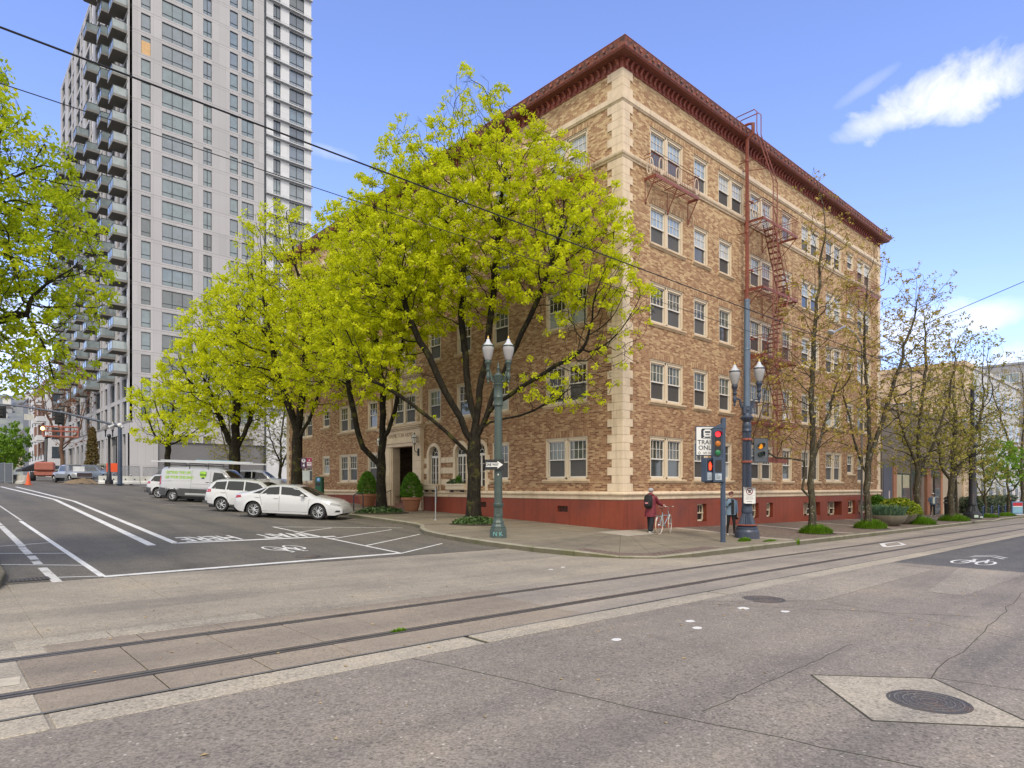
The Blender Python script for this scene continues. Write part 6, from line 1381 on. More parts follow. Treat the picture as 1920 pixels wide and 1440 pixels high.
def van(loc, rot):
    t = thing('parked_van', 'silver panel van with ladder rack and green lettering, parked nose-in', 'van', loc, rot, 'cars angle-parked along the left kerb')
    c = Car(5.6, 2.04, [(-2.8, .55), (-2.78, 1.75), (-2.72, 2.0), (-2.55, 2.09), (-1.0, 2.12), (.9, 2.10), (1.35, 2.0), (2.0, 1.38), (2.2, 1.27), (2.6, 1.08), (2.74, .9), (2.8, .5)],
            [(-2.8, 1.25), (1.0, 1.22), (2.0, 1.15), (2.8, .9)], [(-2.8, .42), (-2.5, .36), (2.3, .3), (2.8, .38)], (-1.75, 1.85), .35, lean=.24, boxy=1)
    c.body(M_silver, t, trimz=lambda x: .78 if x > -2.4 else .80)
    for sd_ in (1, -1):
        for w in c.wheels: c.wheel(t, w, sd_, 9, rr=.21)
        c.patch([(.80, 1.28), (1.86, 1.22), (1.40, 1.80), (.86, 1.84)], sd_, .004).obj('side_window', M_cglass, t, smooth=60)
        c.patch([(-2.79, 1.02), (-2.60, 1.02), (-2.66, 1.55), (-2.79, 1.55)], sd_, .012).obj('tail_light', M_tail, t, smooth=60); c.patch([(2.35, .85), (2.7, .8), (2.62, 1.0), (2.3, 1.12)], sd_, .01).obj('headlight', M_head, t)
        c.seam(t, [(.66, .40), (.66, 1.9)], sd_); c.seam(t, [(-.55, .40), (-.55, 1.95)], sd_); c.seam(t, [(-2.55, 1.22), (-.58, 1.28)], sd_, .01); c.seam(t, [(-.5, 1.10), (.6, 1.10)], sd_, .008); c.seam(t, [(-.5, .86), (1.1, .86)], sd_, .008)
        c.handle(t, .50, 1.22, sd_, M_blk); c.handle(t, .82, 1.22, sd_, M_blk)
        c.patch([(-.9, .42), (1.3, .42), (1.3, .54), (-.9, .54)], sd_, .012).obj('sill_trim', M_silver, t)
        b = MB(); b.cbox(1.55, 1.75, sd_*1.02-.09, sd_*1.02+.09, 1.18, 1.5, .03); b.obj('wing_mirror', M_blk, t)
    c.cap(1.32, 2.06, .88, .004).obj('windshield', M_cglass, t, smooth=60)
    # lettering on the visible flank (local -y side)
    Mg = mat('green_lettering', (.30, .56, .05), .5, var=.02, world=False); y = -(c.hw(-1.2, 1.7)+.012)
    for sx, z, tx in ((-1.42, 1.76, 'EXTEND THE LIFE'), (-1.35, 1.47, 'OF YOUR BUILDING')):
        text_mesh(tx, .235, Mg, 'van_lettering', t, M=Matrix.Translation((sx, -(c.hw(-1, z)+.012), z)) @ Matrix.Rotation(PI/2, 4, 'X'), thick=.002, xs=.86, bold=.006)
    b = MB(); sh = [(-.21, .24), (-.12, .27), (0, .29), (.12, .27), (.21, .24), (.2, 0), (.12, -.2), (0, -.30), (-.12, -.2), (-.2, 0)]; b.prism(sh, -.004, .004, 'y', TR(.18, y-.004, 1.60)); q = b.obj('shield_logo', mat('shield_green', (.16, .42, .03), .5, world=False), t)
    b = MB(); b.prism([(x*.88, z*.9) for x, z in sh], -.003, .003, 'y', TR(.18, y-.010, 1.60)); b.obj('shield_inner', mat('shield_lime', (.34, .62, .06), .5, world=False), q)
    text_mesh('HOA', .18, M_blk, 'shield_lettering', q, M=Matrix.Translation((.18, y-.016, 1.66)) @ Matrix.Rotation(PI/2, 4, 'X'), bold=.006)
    b = MB(); [b.box(x, x+.03, -.006, .006, 0, h) for x, h in ((.09, .07), (.13, .1), (.17, .13), (.21, .1), (.25, .08))]; b.v = [(x, yy+y-.016, z+1.42) for x, yy, z in b.v]; b.obj('shield_buildings', M_blk, q)
    # rack
    b = MB()
    for x in (-2.1, -.75, .45): b.tube([(x, -.86, 2.02), (x, -.84, 2.36), (x, .84, 2.36), (x, .86, 2.02)], .022, 5)
    for yy in (-.84, .84): b.tube([(-2.5, yy, 2.24), (.8, yy, 2.24)], .018, 4)
    b.obj('roof_rack', M_blk, t)
    for k, (yy, z, x0, x1) in enumerate(((-.62, 2.42, -3.3, 4.0), (-.1, 2.42, -2.4, 3.3))):
        l = thing('ladder', ('long aluminium ladder along the near side of the van roof rack', 'second aluminium ladder lying in the middle of the van roof rack')[k], 'ladder', (0, 0, 0)); l.matrix_world = Matrix()
        l.location = loc; l.rotation_euler = (0, 0, rot); b = MB(); 
        for o in (-.2, .2): b.box(x0, x1, yy+o-.015, yy+o+.015, z-.035, z+.035)
        for j in range(int((x1-x0)/.3)): b.tube([(x0+.15+j*.3, yy-.2, z), (x0+.15+j*.3, yy+.2, z)], .016, 5)
        for o in (0,): b.box(x0+.6, x1-.9, yy-.17, yy-.14, z+.05, z+.11); b.box(x0+.6, x1-.9, yy+.14, yy+.17, z+.05, z+.11)
        b.obj('rails_and_rungs', mat('aluminium', (.6, .61, .62), .35, .6, .06, world=False), l)
    l = thing('tool_tube', 'light blue tube lying on top of the van roof rack', 'tube', loc, rot); b = MB(); b.cbox(-1.2, 1.35, .32, .62, 2.42, 2.60, .05); b.obj('tube', mat('pale_blue_plastic', (.22, .40, .48), .5, world=False), l); b = MB(); b.sphere((1.45, .47, 2.50), (.09, .09, .09), 8); b.obj('yellow_strap', mat('yellow_strap', (.6, .42, .04), .6), l)
    return t
HD = math.atan2(-.75, .66)
def gl(x, y): return (x, y, (gz(x-.9, y+.9)+gz(x+.9, y-.9))/2+.0)
def park(fn, x, y, h=HD, *a, **k):
    o = fn(gl(x, y), h, *a, **k)
    pitch = math.atan2(gz(x+.66, y-.75)-gz(x-.66, y+.75), 2.0)
    for q in ([o] + [r for r in bpy.data.objects if r.parent is None and r.name.split('.')[0] in ('ladder', 'tool_tube') and (r.location-o.location).length < .01]): q.rotation_mode = 'XYZ'; q.rotation_euler = (0, -pitch, h)
    return o
park(sedan, -7.63, 12.8); park(wagon, -7.75, 17.0); park(van, -7.1, 26.6)
park(wagon, -7.2, 31.0, HD, 'grey-bumpered light car whose red tail lamp shows behind the silver van', True)
# two white vehicles on the lot beyond, small and mostly hidden
def suv(loc, rot, label, paint=None, group='white vehicles on the lot behind the trees'):
    t = thing('parked_suv', label, 'car', loc, rot, group); paint = paint or M_white
    c = Car(4.7, 1.92, [(-2.35, .6), (-2.33, 1.1), (-2.2, 1.5), (-2.0, 1.72), (-1.7, 1.78), (.2, 1.79), (.6, 1.68), (1.15, 1.22), (1.4, 1.16), (2.1, 1.08), (2.3, .95), (2.35, .5)], [(-2.35, 1.12), (1.2, 1.12), (2.4, .9)], [(-2.35, .5), (-2, .38), (2, .38), (2.35, .46)], (-1.4, 1.42), .37)
    c.body(paint, t, trimz=lambda x: .5)
    for sd_ in (1, -1):
        for w in c.wheels: c.wheel(t, w, sd_, 6)
        for cc in ([(-.2, 1.18), (.98, 1.17), (.55, 1.6), (-.2, 1.68)], [(-1.2, 1.18), (-.28, 1.18), (-.28, 1.68), (-1.15, 1.68)], [(-2.05, 1.2), (-1.28, 1.18), (-1.23, 1.68), (-1.9, 1.64)]): c.patch(cc, sd_, .003).obj('side_window', M_cglass, t)
        c.patch([(-2.33, 1.0), (-2.15, 1.0), (-2.2, 1.35), (-2.33, 1.35)], sd_, .01).obj('tail_light', M_tail, t); c.patch([(2.0, .85), (2.32, .8), (2.3, .98), (1.95, 1.03)], sd_, .01).obj('headlight', M_head, t)
    c.cap(.6, 1.2, .9, .004).obj('windshield', M_cglass, t); return t
S_a = suv((-.9, 34.8, gz(-5, 35)+.16), HD+.2, 'white sport utility car at the far corner of the brick building'); S_b = suv((-1.6, 41.5, gz(-5, 41)+.16), HD+.3, 'white car glimpsed farther back above the silver van bonnet')
S_b['label'] = 'white car glimpsed farther back, just above the estate car roof'
# ---------------------------------------------------------------- construction side at far left
M_or = mat('boom_orange', (.36, .12, .085), .55, var=.15, scale=2); M_dkb = mat('navy_post_paint', (.045, .065, .11), .45, var=.25, scale=1.5, stain=((.10, .12, .16), .5))
t = thing('boom_lift', 'orange telescopic boom lift with raised basket, working before the tower', 'boom lift', (-10.2, 72.5, gz(-10, 72.5)), R(80)); b = MB(); b.cbox(-1.3, 1.3, -1.0, 1.0, .55, 1.1, .1); b.cbox(-1.5, .4, -.9, .9, 1.1, 2.1, .15); b.obj('chassis', M_or, t)
for x in (-1.0, 1.0):
    for s_ in (-1, 1): b = MB(); b.lathe([(.2, -.15), (.5, -.15), (.5, .15), (.2, .15)], 16, Matrix.Translation((x, s_*1.1, .5)) @ Matrix.Rotation(PI/2, 4, 'X')); b.obj('wheel', M_tyre, t)
b = MB(); b.tube([(-.3, 0, 1.6), (.6, 0, 3.4), (1.1, 0, 4.9)], .16, 6); b.tube([(1.1, 0, 4.9), (1.2, -.7, 5.1)], .09, 5); b.obj('boom', M_blk, t)
b = MB()
for z in (5.1, 5.7, 6.2): b.tube([(-.1+.8, -3.0, z), (1.7, -3.0, z), (1.7, .3, z), (.7, .3, z)], .045, 4, closed=True)
for p in ((.7, -3.0), (1.7, -3.0), (1.7, .3), (.7, .3), (.7, -1.4), (1.7, -1.4)): b.tube([(*p, 5.1), (*p, 6.2)], .045, 4)
b.box(.7, 1.7, -3.0, .3, 5.0, 5.1); b.obj('basket', M_or, t); b = MB(); b.sphere((.6, -.6+.9, 5.9), .2, 10); b.obj('lamp', emis('work_lamp', (1, .72, .25), 3.0), t)
def pickup(loc, rot, label, paint, name='pickup_truck', cat='truck'):
    t = thing(name, label, cat, loc, rot); c = Car(5.6, 2.0, [(-2.8, .7), (-2.78, 1.15), (-1.0, 1.18), (-.95, 1.75), (-.7, 1.88), (.6, 1.88), (1.1, 1.35), (1.3, 1.22), (2.5, 1.12), (2.75, .95), (2.8, .6)], [(-2.8, 1.1), (2.8, 1.0)], [(-2.8, .55), (2.8, .5)], (-1.8, 1.8), .42)
    c.body(paint, t)
    for sd_ in (1, -1):
        for w in c.wheels: c.wheel(t, w, sd_, 6)
        c.patch([(-.8, 1.2), (1.0, 1.2), (.6, 1.75), (-.75, 1.78)], sd_, .004).obj('side_window', M_cglass, t); c.patch([(2.4, .85), (2.78, .85), (2.75, 1.02), (2.4, 1.05)], sd_, .01).obj('headlight', M_head, t)
    c.cap(.6, 1.15, .9, .004).obj('windshield', M_cglass, t); b = MB(); b.box(2.78, 2.84, -.7, .7, .62, 1.0); [b.box(2.84, 2.86, -.7, .7, z, z+.04) for z in (.68, .78, .88)]; b.obj('grille', M_chrome, t); return t
pickup((-8.7, 65.5, gz(-9, 66)), R(-76), 'silver pickup truck with chrome grille facing the camera by the dirt heap', mat('silver_truck', (.34, .36, .38), .3, .4, .05, coat=.8, world=False))
pickup((-5.6, 74, gz(-6, 74)), R(-30), 'blue pickup behind the wire fence right of the silver truck', mat('blue_truck', (.09, .15, .26), .35, .2, .05, coat=.5, world=False))
M_jer = mat('barrier_concrete', (.42, .40, .35), .85, var=.15, scale=1.2, bmp=.3, stain=((.25, .22, .17), .6)); M_jerw = mat('white_barrier', (.66, .66, .63), .7, var=.1, scale=2, stain=((.4, .38, .33), .6))
jb = MB(); jb.prism([(-.3, 0), (.3, 0), (.28, .18), (.12, .34), (.08, .82), (-.08, .82), (-.12, .34), (-.28, .18)], -1.45, 1.45, 'x'); jb.v = [(x, y, z) for x, y, z in jb.v]
jm = jb.mesh('barrier', M_jer)
for k in range(7):
    x, y = -13.4-.33*k, 60+3.0*k; o = link('concrete_barrier', jm, None, (x, y, gz(x, y)), R(97), label=('nearest', 'second', 'third', 'fourth', 'fifth', 'sixth', 'farthest')[k]+' grey concrete barrier of the row along the left lane', category='barrier', group='grey concrete barriers on the left lane')
jm2 = jb.mesh('barrier', M_jerw); hb = MB(); [hb.box(x, x+.16, -.16, .16, .42, .54) for x in (-.8, .6)]
pos = [(-6.35, 60.2, 0), (-4.5, 60.0, .03), (-2.7, 59.9, 0), (-.9, 60, .03)]
for k, (x, y, a) in enumerate(pos):
    t = thing('concrete_barrier', ('white concrete barrier left of the signal mast', 'white concrete barrier just right of the signal mast', 'white concrete barrier by the hard-hatted worker', 'white concrete barrier ending behind the parked vehicles')[k], 'barrier', (x, y, gz(-5, y)+.12), a, 'white concrete barriers at the far corner', (.6, 1, 1)); link('block', jm2, t); b = MB(); b.v = list(hb.v); b.f = list(hb.f); b.mi = list(hb.mi); b.obj('lifting_slots', M_blk, t)
M_galv = mat('galvanised_steel', (.36, .37, .38), .45, .5, .1, world=False)
def chainlink():
    m = bpy.data.materials.new('fence_mesh'); m.use_nodes = True; t_ = m.node_tree; b_ = t_.nodes['Principled BSDF']; b_.inputs['Base Color'].default_value = (.25, .27, .30, 1); b_.inputs['Alpha'].default_value = .32; return m
M_mesh = chainlink()
def fence_panel(x, y, a, L, label, grp, dense=False):
    t = thing('fence_panel', label, 'fence', (x, y, gz(x, y)+.02), a, grp); b = MB(); b.tube([(0, 0, 0), (0, 0, 1.9), (L, 0, 1.9), (L, 0, 0)], .035, 5); b.tube([(0, 0, .12), (L, 0, .12)], .03, 4); b.obj('frame', M_galv, t)
    b = MB(); b.box(.03, L-.03, -.004, .004, .12, 1.9); b.obj('wire_mesh', M_mesh if not dense else mat('fence_scrim', (.10, .115, .135), .9), t); return t
for k in range(6): fence_panel(-14.0-.36*k, 61+3.1*k, R(97), 3.0, ('first', 'second', 'third', 'fourth', 'fifth', 'sixth')[k]+' scrim-covered fence panel behind the grey barriers, counted from the nearest', 'scrimmed site fence on the left', True)
for k, (x, y, a, L) in enumerate(((-9.5, 64, .0, 3.1), (-6.3, 62.5, -.25, 3.2), (-3.2, 60.5, -.3, 3.2), (.2, 59.5, -.1, 3.2), (3.5, 59.0, 0, 3.0))): fence_panel(x, y, a, L, ('wire fence panel beside the silver truck', 'wire fence panel behind the left white barrier', 'wire fence panel just right of the signal mast', 'wire fence panel in front of the tower corner', 'wire fence panel at the right, partly behind the van')[k], 'wire site fence panels at the far corner')
t = thing('traffic_cone', 'orange traffic cone at the end of the grey barriers', 'cone', (-13.2, 57.0, gz(-13.2, 57))); b = MB(); b.cbox(-.32, .32, -.32, .32, 0, .06, .02); b.lathe([(.22, .05), (.05, 1.15), (.04, 1.16)], 14); b.obj('cone', mat('cone_orange', (.62, .11, .03), .5), t)
b = MB(); b.lathe([(.165, .4), (.13, .58)], 14, cap=False); b.obj('reflective_band', mat('cone_band', (.6, .42, .36), .4), t)
t = thing('dirt_heap', 'low heap of brown dirt in front of the far fence', 'dirt', (-8.2, 63.0, gz(-8, 63))); b = MB(); b.grid(lambda u, v: (-2.4+4.8*u, -1+2*v, max(0, .8*math.exp(-((u-.5)*3.6)**2-((v-.5)*3)**2)+.07*math.sin(u*31+v*13)-.1)), 26, 12); b.obj('dirt', mat('brown_dirt', (.21, .155, .10), .95, var=.3, scale=3, bmp=.5), t)
t = thing('road_work_sign', 'orange square sign on a stand behind the white barrier', 'sign', (-5.75, 61.6, gz(-6, 62)+.15)); b = MB(); b.box(-.55, .55, -.02, .02, 1.15, 2.05); b.obj('panel', emis('sign_orange', (.75, .10, .03), .12), t); b = MB(); b.tube([(0, .03, 0), (0, .03, 1.4)], .03, 5); b.tube([(-.4, .3, 0), (0, .03, 1.0), (.4, .3, 0)], .02, 4); b.obj('stand', M_galv, t)
t = thing('notice_board', 'small white notice hung on the wire fence by the silver truck', 'sign', (-8.4, 63.6, gz(-8, 63))); b = MB(); b.box(-.5, .5, -.02, .01, 1.1, 1.8); b.obj('panel', mat('white_notice', (.62, .63, .64), .6), t)
# ================================================================ STREET FURNITURE
M_lgreen = mat('lamp_green', (.062, .088, .078), .45, .2, var=.18, scale=3, bmp=.15, bscale=40, stain=((.05, .07, .05), .6), world=False)
M_lblue = mat('lamp_blue', (.040, .055, .088), .42, .2, var=.2, scale=3, bmp=.12, bscale=40, stain=((.10, .05, .04), .35), world=False)
M_lblack = mat('lamp_black', (.02, .022, .028), .45, .2, var=.2, scale=3, stain=((.13, .06, .04), .3), world=False)
M_globe = mat('frosted_globe', (.33, .32, .325), .25, var=.03, scale=4, spec=.7, world=False); M_gcap = mat('globe_cap', (.50, .52, .56), .2, var=.04, scale=4, spec=.8, world=False); M_gold = mat('gold_finial', (.62, .40, .10), .3, .6, world=False)
M_rustred = mat('rust_red_band', (.26, .07, .045), .6, var=.3, scale=6, world=False)
def flutes(r0, r1, z0, z1, n=16, depth=.10):
    b = MB(); vs = []; N_ = n*4
    for z, r in ((z0, r0), (z1, r1)):
        for i in range(N_): a = 2*PI*i/N_; k = r*(1-depth*(.5+.5*math.cos(a*n))); vs.append((k*math.cos(a), k*math.sin(a), z))
    b.add(vs, [(i, (i+1) % N_, N_+(i+1) % N_, N_+i) for i in range(N_)]); return b
def globe_head(t, x, z, m, rot, s=1.):
    T = TR(0, 0, 0, rot) @ TR(x, 0, z, s=s)
    b = MB(); b.lathe([(.02, -.62), (.045, -.58), (.03, -.52), (.06, -.46), (.075, -.36), (.05, -.30), (.045, -.24), (.075, -.2), (.08, -.16), (.06, -.13), (.065, -.05), (.10, .04), (.115, .06), (.115, .10), (.09, .13), (.085, .16)], 14, T); o = b.obj('lamp_holder', m, t, smooth=35)
    b = MB(); b.lathe([(.095, .15), (.12, .2), (.155, .33), (.185, .47), (.192, .56), (.185, .60)], 20, T); b.obj('globe', M_globe, t, smooth=50)
    b = MB(); b.lathe([(.196, .585), (.205, .60), (.196, .63)], 20, T); b.obj('globe_band', m, t, smooth=30)
    b = MB(); b.lathe([(.17, .62), (.155, .67), (.125, .69), (.105, .73), (.08, .75), (.06, .82), (.03, .86), (.012, .88)], 18, T); b.obj('cap', M_gcap, t, smooth=40)
    b = MB(); b.lathe([(.03, .87), (.035, .90), (.015, .93), (.003, .98)], 10, T); b.obj('finial', M_gold, t, smooth=50)
def arms(t, x, z, m, rot):
    for s in (-1, 1):
        b = MB(); P = [(s*.04, 0, z-.42), (s*.13, 0, z-.48), (s*.22, 0, z-.42), (s*.24, 0, z-.28), (s*.26, 0, z-.16), (s*x, 0, z-.10)]
        b.tube([TR(0, 0, 0, rot) @ Vector(p) for p in P], [.05, .05, .045, .042, .04, .035], 7); b.tube([TR(0, 0, 0, rot) @ Vector(p) for p in ((s*.12, 0, z-.25), (s*.2, 0, z-.3), (s*.18, 0, z-.38), (s*.12, 0, z-.34))], .02, 5)
        b.obj('arm', m, t, smooth=50)
# green twin lamp in front of the left facade
lx, ly = -6.05, .42; lz = wz(lx, ly)
t = thing('street_lamp', 'green cast iron twin lamp with one way sign and N K graffiti on its base', 'street lamp', (lx, ly, lz), R(-42), 'twin globe street lamps')
b = MB(); b.lathe([(.31, -.05), (.30, .02), (.295, .24), (.29, .28), (.27, .30), (.265, .33), (.27, .35), (.24, .38), (.215, .42), (.20, .46), (.205, .50), (.17, .56), (.155, .66), (.165, .70), (.165, .74), (.15, .76)], 8, TR(rz=PI/8)); b.obj('base', M_lgreen, t, smooth=30)
b = flutes(.150, .140, .76, 1.02, 16, .12); b.lathe([(.165, 1.02), (.175, 1.04), (.175, 1.12), (.16, 1.14)], 16); b.lathe([(.135, 1.14), (.135, 3.1), (.118, 4.35)], 20); b.lathe([(.15, 4.35), (.16, 4.38), (.15, 4.41), (.15, 4.60), (.165, 4.63), (.15, 4.66), (.145, 4.98), (.17, 5.02), (.19, 5.06), (.12, 5.1)], 18); b.obj('post', M_lgreen, t, smooth=35)
b = flutes(.10, .20, 5.08, 5.34, 10, .25); b.lathe([(.10, 5.06), (.11, 5.10), (.17, 5.30), (.19, 5.34), (.14, 5.37), (.12, 5.42), (.05, 5.45), (.045, 5.55), (.07, 5.6), (.03, 5.66), (.035, 5.72), (.012, 5.80)], 14); b.obj('urn', M_lgreen, t, smooth=40)
arms(t, .31, 5.62, M_lgreen, 0); globe_head(t, .335, 5.72, M_lgreen, 0); globe_head(t, -.335, 5.72, M_lgreen, 0)
Mgf = mat('teal_graffiti', (.16, .42, .42), .6, world=False)
for s, tx in ((-.10, 'N'), (.09, 'K')): text_mesh(tx, .19, Mgf, 'graffiti', t, M=TR(0, 0, 0) @ Matrix.Translation((s, -.302, .13)) @ Matrix.Rotation(R(8 if s < 0 else -8), 4, 'Y') @ Matrix.Rotation(PI/2, 4, 'X'), thick=.001)
b = MB(); b.box(-.015, .015, -.20, -.13, 2.05, 2.10); b.obj('sticker', mat('white_sticker', (.7, .7, .7), .5, world=False), t)
M_sb = mat('sign_black', (.015, .015, .017), .45, var=.05, world=False); M_sw = mat('sign_white', (.68, .68, .67), .45, var=.03, world=False)
s_ = thing('one_way_sign', 'black ONE WAY sign pointing right, strapped to the green lamp post', 'sign', (lx-.03, ly-.03, lz+2.40), R(-42)); b = MB(); b.cbox(-.44, .20, -.17, -.155, -.17, .17, .004); b.obj('panel', M_sb, s_)
b = MB(); b.prism([(-.40, -.07), (-.02, -.07), (-.02, -.125), (.16, 0), (-.02, .125), (-.02, .07), (-.40, .07)], -.178, -.171, 'y'); b.obj('arrow', M_sw, s_)
text_mesh('ONE WAY', .125, M_sb, 'sign_lettering', s_, M=Matrix.Translation((-.195, -.180, 0)) @ Matrix.Rotation(PI/2, 4, 'X'), xs=.72, bold=.004, thick=.001); b = MB(); b.tube([(.14*math.cos(k*PI/8), .14*math.sin(k*PI/8), z) for z in (0,) for k in range(16)], .008, 4, closed=True); b.obj('strap', M_galv, s_)
# tall blue lamp at the right corner, with tram wire pole
bx_, by_ = 2.72, -3.72; bz_ = wz(bx_, by_)
t = thing('street_lamp', 'tall blue fluted twin lamp whose plain upper pole rises far above its globes', 'street lamp', (bx_, by_, bz_), R(-42), 'twin globe street lamps')
b = MB(); b.lathe([(.46, -.08), (.45, .02), (.44, .24), (.40, .30), (.39, .34), (.405, .37), (.40, .40), (.34, .44), (.30, .47)], 20); b.obj('base', M_lblue, t, smooth=30)
b = flutes(.33, .175, .46, .95, 20, .12); b.lathe([(.20, .95), (.205, 1.05), (.19, 1.10), (.19, 1.16), (.175, 1.2)], 20); b.obj('base_collar', M_lblue, t, smooth=35)
b = flutes(.175, .155, 1.2, 4.0, 18, .14); b.lathe([(.17, 3.98), (.18, 4.02), (.16, 4.06), (.155, 4.14), (.17, 4.18), (.16, 4.24), (.15, 4.30), (.13, 4.34), (.18, 4.42), (.235, 4.48), (.24, 4.52), (.16, 4.60), (.14, 4.66)], 20); b.obj('post', M_lblue, t, smooth=40)
b = MB(); b.lathe([(.385, .475), (.39, .50), (.30, .52)], 20); b.obj('rust_ring', M_rustred, t)
b = MB(); b.cbox(-.17, .17, -.11, .11, 4.64, 4.96, .02); b.lathe([(.06, 0), (.05, .02), (.02, .03)], 12, Matrix.Translation((0, -.11, 4.8)) @ Matrix.Rotation(PI/2, 4, 'X')); b.obj('arm_block', M_lblue, t, smooth=30)
b = MB(); b.tube([(0, 0, 4.94), (0, 0, 7.2), (0, 0, 8.9)], [.125, .115, .10], 16); b.lathe([(.13, 7.05), (.135, 7.08), (.12, 7.11)], 16); b.lathe([(.115, 8.88), (.11, 8.94), (.03, 8.98)], 16); b.obj('upper_pole', mat('pole_light_blue', (.11, .15, .205), .4, .3, var=.12, scale=2, world=False), t, smooth=40)
arms(t, .42, 5.35, M_lblue, 0); globe_head(t, .46, 5.72, M_lblue, 0, 1.05); globe_head(t, -.46, 5.60, M_lblue, 0, 1.05)
for z in (3.70, 2.86): b = MB(); b.lathe([(.19, z-.04), (.20, z), (.19, z+.04)], 18); b.box(-.02, .02, -.24, -.18, z-.03, z+.03); b.obj('clamp_band', M_rustred, t, smooth=40)
# traffic signal on the blue lamp (facing the side street)
t = thing('traffic_signal', 'two-lamp signal with square grey backplate clamped to the blue lamp, amber lens lit', 'traffic light', (bx_+.50, by_-.30, bz_+3.28), R(-30)); b = MB(); b.cbox(-.30, .30, -.01, .02, -.45, .47, .03); b.obj('backplate', mat('signal_grey', (.075, .085, .10), .5, var=.2, scale=4, world=False), t); b = MB(); b.cbox(-.16, .16, .0, .26, -.33, .33, .03); b.box(-.55, .0, .05, .12, -.3, -.24); b.box(-.55, 0, .05, .12, .24, .3); b.obj('housing', M_lblue, t)
M_am = emis('amber_lit', (.9, .33, .01), .45); M_gd = emis('lens_green_dim', (.03, .22, .09), .35); M_ddk = mat('dark_lens', (.035, .06, .05), .2, world=False)
def lens(t, x, y, z, m, r=.10, hood=.2, hm=None, yaw=0):
    T = Matrix.Translation((x, y, z)) @ Matrix.Rotation(yaw, 4, 'Z') @ Matrix.Rotation(PI/2, 4, 'X'); b = MB(); b.lathe([(r, 0), (r*.7, .02), (.001, .03)], 16, T); b.obj('lens', m, t, smooth=60)
    b = MB(); vs = []; n = 18; 
    for k, d in enumerate((0, hood)):
        for i in range(n+1): a = -.35+(PI+.7)*i/n; rr = r*1.18; dd = d if k == 0 else hood*(.55+.45*max(0, math.sin(a))); vs.append(tuple(T @ Vector((rr*math.cos(a), rr*math.sin(a), dd))))
    b.add(vs, [(i, i+1, n+2+i, n+1+i) for i in range(n)]); b.obj('visor', hm or mat('visor_dark', (.05, .06, .06), .6, world=False), t)
lens(t, -.03, -.02, .17, M_am); lens(t, -.03, -.02, -.15, M_ddk)
# signal post with train sign, in front of the blue lamp
sx, sy = .25, -4.14; sz = wz(sx, sy); RS = R(-42)
M_pb = mat('signal_blue', (.045, .068, .112), .42, .1, var=.15, scale=3, bmp=.05, stain=((.07, .095, .14), .4), world=False)
t = thing('signal_post', 'blue post carrying the red traffic light and walk signals left of the blue lamp', 'signal post', (sx, sy, sz), RS); b = MB(); b.tube([(0, 0, -.05), (0, 0, 4.25)], .085, 14); b.lathe([(.10, 0), (.10, .03), (.087, .04)], 14); b.cbox(-.07, .07, -.12, .0, 3.9, 4.28, .01); b.obj('post', M_pb, t, smooth=40)
for (x, z, m) in ((-.085, 2.02, 'n'), (-.07, 1.9, 'n')): b = MB(); b.sphere((x, -.03, z), .018, 6); b.obj('sticker', M_sw, t)
h = link('traffic_light', None, t, (-.20, -.06, 3.42)); h.name = 'traffic_light_head'
b = MB(); b.cbox(-.19, .18, -.06, .16, -.56, .50, .03); b.prism([(-.19, .50), (.18, .50), (.18, .66), (.10, .66)], -.05, .14, 'y'); b.box(.14, .2, -.08, .1, -.56, .5); b.obj('housing', M_pb, h, smooth=30)
b = MB(); pts = [(.125*math.cos(a*PI/8), .27+.125*math.sin(a*PI/8)) for a in range(9)]+[(.125*math.cos(PI+a*PI/8), -.36+.125*math.sin(PI+a*PI/8)) for a in range(9)]; b.prism([(x-.03, z) for x, z in pts], -.075, -.055, 'y'); b.obj('recess', M_sb, h)
M_rl = emis('red_lit', (1, .03, .04), 1.3); M_al = emis('lens_amber', (.40, .12, .01), .12); M_gl = emis('lens_green', (.01, .14, .05), .12)
for z, m in ((.29, M_rl), (-.03, M_al), (-.34, M_gl)):
    b = MB(); b.lathe([(.095, 0), (.07, .02), (.001, .03)], 18, Matrix.Translation((-.02, -.078, z)) @ Matrix.Rotation(PI/2, 4, 'X')); b.obj('lens', m, h, smooth=60)
b = MB(); pr = [(.135*math.cos(a*PI/8), .27+.135*math.sin(a*PI/8)) for a in range(9)]
for i in range(8): (x0, z0), (x1, z1) = pr[i], pr[i+1]; b.add([(x0-.03, -.06, z0), (x1-.03, -.06, z1), (x1-.03, -.22, z1), (x0-.03, -.22, z0)], [(0, 1, 2, 3)])
b.add([(-.165, -.06, .27), (-.165, -.22, .27), (-.165, -.16, -.45), (-.165, -.06, -.45)], [(0, 1, 2, 3)]); b.obj('visor', M_pb, h)
w1 = link('walk_signal_box', None, t, (-.19, -.06, 2.48)); b = MB(); b.cbox(-.20, .19, -.10, .16, -.42, .42, .02); b.obj('housing', M_pb, w1); b = MB(); b.box(-.12, .08, -.12, -.10, -.06, .34); b.obj('dark_display', M_sb, w1); b = MB(); b.box(-.13, .09, -.112, -.10, -.34, -.12); b.obj('instruction_plate', mat('pale_blue_plate', (.40, .46, .52), .5, world=False), w1)
b = MB(); [b.box(-.11, -.11+w_, -.1135, -.112, z, z+.012) for z, w_ in ((-.16, .08), (-.20, .12), (-.235, .16), (-.27, .17), (-.30, .14))]; b.obj('instruction_text', M_sb, w1)
w2 = link('walk_signal_box', None, t, (-.53, -.02, 2.48), R(35)); b = MB(); b.cbox(-.20, .17, -.10, .14, -.40, .42, .02); b.obj('housing', M_pb, w2); b = MB(); b.box(-.16, .10, -.112, -.10, -.02, .34); b.obj('display', M_sb, w2)
